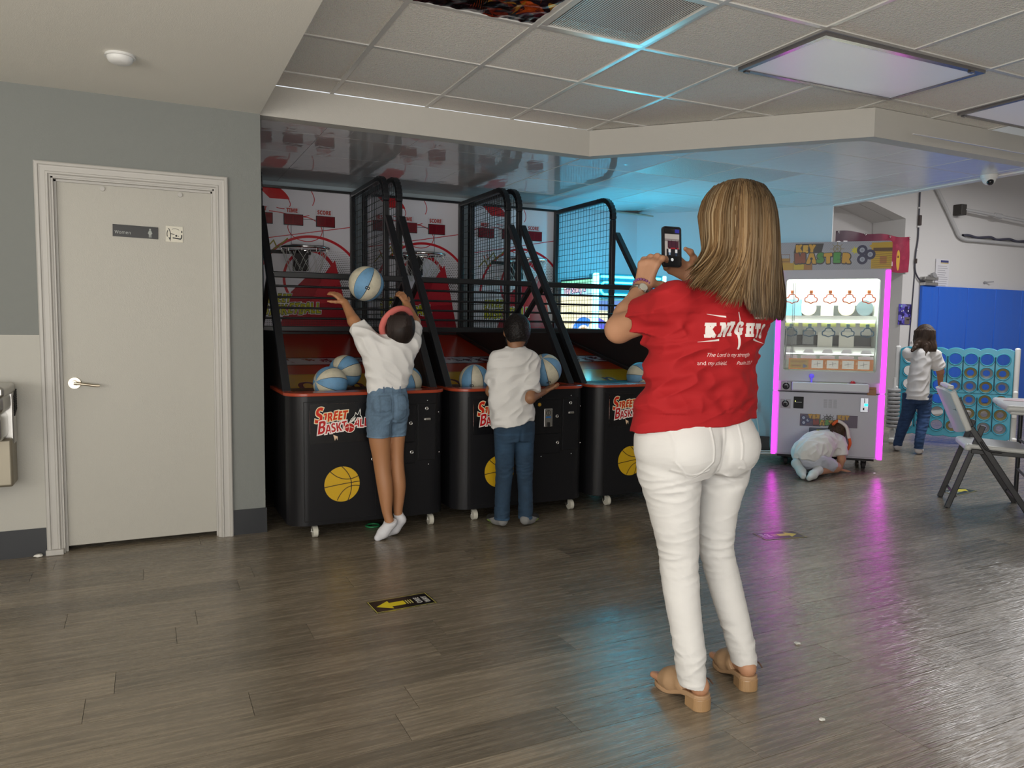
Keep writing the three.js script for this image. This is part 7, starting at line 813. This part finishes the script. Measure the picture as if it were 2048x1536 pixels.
  const sock = mat([0.62, 0.60, 0.60], 0.9), plum = mat([0.10, 0.015, 0.05], 0.9); for (const [a, b] of [[[7.138, 0.04, -5.345], [7.21, 0.03, -5.43]], [[7.14, 0.042, -5.11], [7.26, 0.03, -5.175]]]) { const f = kneeFoot(a, b, 0.036), d = nrm([b[0] - a[0], 0, b[2] - a[2]]), B = bounds([a, b], 0.06), s = mesh('sock', net(uni(0.01, cutBy(f, [0, 0.006, 0], [0, -1, 0]), cone(a, add3(a, [0, 0.04, 0]), 0.034, 0.036)), B[0], B[1], 0.006), sock, t); mesh('sock_heel', net(cutBy(cutBy((x, y, z) => f(x, y, z) - 0.0015, lerp3(a, b, 0.22), d), [0, 0.045, 0], [0, 1, 0]), B[0], B[1], 0.006), plum, s); }
  const hairF = uni(0.03, ell(add3(hc, F, -0.012), [0.09, 0.104, 0.108], F), loft([[7.26, 1.27, -5.2, 0.095, 0.09], [7.25, 1.18, -5.19, 0.104, 0.08], [7.24, 1.10, -5.165, 0.105, 0.06], [7.235, 1.06, -5.15, 0.085, 0.04]], -0.95), cone([7.17, 1.15, -5.19], [7.07, 1.065, -5.19], 0.04, 0.014), cone([7.2, 1.12, -5.13], [7.165, 1.015, -5.115], 0.026, 0.014)), hcut = minus(hairF, ell(add3(hc, add3(F.map((v) => v * 0.10), [0, -0.03, 0])), [0.062, 0.09, 0.07], F), 0.015);
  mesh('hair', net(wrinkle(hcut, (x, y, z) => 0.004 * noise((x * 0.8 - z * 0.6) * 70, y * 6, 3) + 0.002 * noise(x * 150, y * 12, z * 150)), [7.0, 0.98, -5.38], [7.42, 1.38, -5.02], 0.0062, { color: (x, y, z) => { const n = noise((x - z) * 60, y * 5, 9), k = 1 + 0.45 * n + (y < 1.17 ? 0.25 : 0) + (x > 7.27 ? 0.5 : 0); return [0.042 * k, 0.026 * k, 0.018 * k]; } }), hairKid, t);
}
{ // kneeling little girl at the prize door
  const t = thing('person', 'small girl in white shirt and orange hair ribbon kneeling before the prize machine', 'person');
  const skin = skinMat([0.50, 0.26, 0.155]), F = nrm([0.62, -0.55, -0.6]), hc = [5.655, 0.345, -4.86];
  const pv = [5.19, 0.20, -4.74], chest = [5.52, 0.275, -4.845], sR = [5.575, 0.265, -4.755], sL = [5.60, 0.27, -4.92], eR = [5.558, 0.125, -4.715], wR = [5.548, 0.03, -4.725], eL = [5.69, 0.14, -4.95], wL = [5.72, 0.03, -4.93];
  const kR = [5.46, 0.06, -4.70], kL = [5.46, 0.06, -4.90], aR = [5.18, 0.055, -4.63], aL = [5.08, 0.065, -4.76];
  const body = uni(0.02, cone(sR, eR, 0.04, 0.034), cone(eR, wR, 0.034, 0.024), cone(sL, eL, 0.04, 0.034), cone(eL, wL, 0.033, 0.024), headField(hc, F, [0.5, 0.8, -0.3], 0.88), cone(chest, hc, 0.055, 0.042), cone(pv, chest, 0.11, 0.085), cone([5.24, 0.15, -4.69], kR, 0.07, 0.05), cone([5.24, 0.15, -4.82], kL, 0.07, 0.05), cone(kR, aR, 0.048, 0.032), cone(kL, aL, 0.048, 0.032));
  const hR = hand(wR, [0.75, -0.12, 0.25], [0, -1, 0], -1, 0.105, [[0.05, 0.1, 0.1], [0.05, 0.1, 0.1], [0.05, 0.1, 0.1], [0.05, 0.1, 0.1]], [0.6, 0.8, 0.0], { spread: 0.3 }), hL = hand(wL, [0.8, -0.1, -0.1], [0, -1, 0], 1, 0.105, [[0.05, 0.1, 0.1], [0.05, 0.1, 0.1], [0.05, 0.1, 0.1], [0.05, 0.1, 0.1]], [0.6, 0.8, 0.0], { spread: 0.3 });
  mesh('body', melt([net(body, [5.0, 0.01, -5.05], [5.82, 0.48, -4.55], 0.0095), net(hR, hR.box[0], hR.box[1], 0.004), net(hL, hL.box[0], hL.box[1], 0.004)]), skin, t);
  let sh0 = uni(0.06, cone([5.15, 0.20, -4.735], [5.30, 0.235, -4.77], 0.125, 0.13), cone([5.30, 0.235, -4.77], [5.50, 0.265, -4.835], 0.128, 0.10), cone([5.48, 0.26, -4.83], [5.59, 0.285, -4.86], 0.095, 0.055), cone(sR, lerp3(sR, eR, 0.80), 0.058, 0.062, 1), cone(sL, lerp3(sL, eL, 0.8), 0.058, 0.06, 1)); sh0 = cutBy(sh0, [5.25, 0.10, -4.75], nrm([-0.25, -1, 0.15]));
  mesh('t_shirt', net(wrinkle(sh0, foldsOf(0.006, 7, 7, 14, 0.4, 17)), [4.98, 0.06, -5.03], [5.72, 0.40, -4.56], 0.0075), whiteTee(), t);
  const shorts = uni(0.03, cone([5.2, 0.145, -4.68], [5.40, 0.075, -4.685], 0.08, 0.066, 1), cone([5.2, 0.15, -4.82], [5.40, 0.075, -4.88], 0.08, 0.066, 1), cone([5.16, 0.15, -4.75], [5.24, 0.15, -4.75], 0.1, 0.1)); mesh('shorts', net(cutBy(wrinkle(shorts, foldsOf(0.004, 9, 9, 9, 0, 3)), [0, 0.006, 0], [0, -1, 0]), [5.0, 0, -5.0], [5.52, 0.27, -4.55], 0.0075), mat([0.48, 0.50, 0.58], 0.85), t);
  const sock = mat([0.56, 0.58, 0.58], 0.9), fR = uni(0.025, cone([5.17, 0.068, -4.625], [5.06, 0.045, -4.575], 0.037, 0.034), cone([5.06, 0.045, -4.575], [4.985, 0.028, -4.545], 0.034, 0.024), cone([5.22, 0.06, -4.65], [5.17, 0.068, -4.625], 0.036, 0.038)), fL = uni(0.025, cone([5.03, 0.12, -4.735], [5.015, 0.06, -4.66], 0.036, 0.036), cone([5.015, 0.06, -4.66], [4.985, 0.03, -4.61], 0.035, 0.025), cone([5.10, 0.09, -4.76], [5.03, 0.115, -4.735], 0.036, 0.036));
  for (const f of [fR, fL]) mesh('sock', net(cutBy(f, [0, 0.004, 0], [0, -1, 0]), [4.93, 0, -4.82], [5.29, 0.18, -4.5], 0.0055), sock, t);
  const hf = uni(0.02, ell(add3(hc, F, -0.012), [0.082, 0.092, 0.1], F, [0.5, 0.8, -0.3]), cone(add3(hc, [-0.09, 0.03, 0.03]), add3(hc, [-0.155, 0.0, 0.06]), 0.03, 0.02), cone(add3(hc, [-0.155, 0.0, 0.06]), add3(hc, [-0.20, -0.06, 0.065]), 0.02, 0.007)), hcut = minus(hf, ell(add3(hc, F, 0.105), [0.065, 0.08, 0.06], F, [0.5, 0.8, -0.3]), 0.015);
  mesh('hair', net(wrinkle(hcut, (x, y, z) => 0.003 * noise(x * 30, y * 80, z * 80)), [5.42, 0.2, -5.02], [5.8, 0.48, -4.7], 0.0055, { color: kidHair([0.060, 0.034, 0.02]) }), hairKid, t);
  const rp = [[-0.10, 0.075, 0.035], [-0.05, 0.105, 0.045], [-0.005, 0.06, 0.10], [0.0, -0.02, 0.125], [0.02, -0.09, 0.13], [0.03, -0.15, 0.10]].map((p) => V(...add3(hc, p))); const rc = new THREE.CatmullRomCurve3(rp); const rg = (a, b, w) => { const pts = []; for (let i = 0; i <= 14; i++) pts.push(rc.getPoint(a + (b - a) * i / 14)); const g = new THREE.TubeGeometry(new THREE.CatmullRomCurve3(pts), 30, w, 8); return g; };
  const rb = mesh('hair_ribbon', [rg(0, 0.25, 0.014), rg(0.62, 1, 0.013)], mat([0.75, 0.13, 0.03], 0.7), t); mesh('ribbon_band', rg(0.2, 0.66, 0.015), mat([0.72, 0.66, 0.62], 0.7), rb);
}
renderer.render(scene, camera);
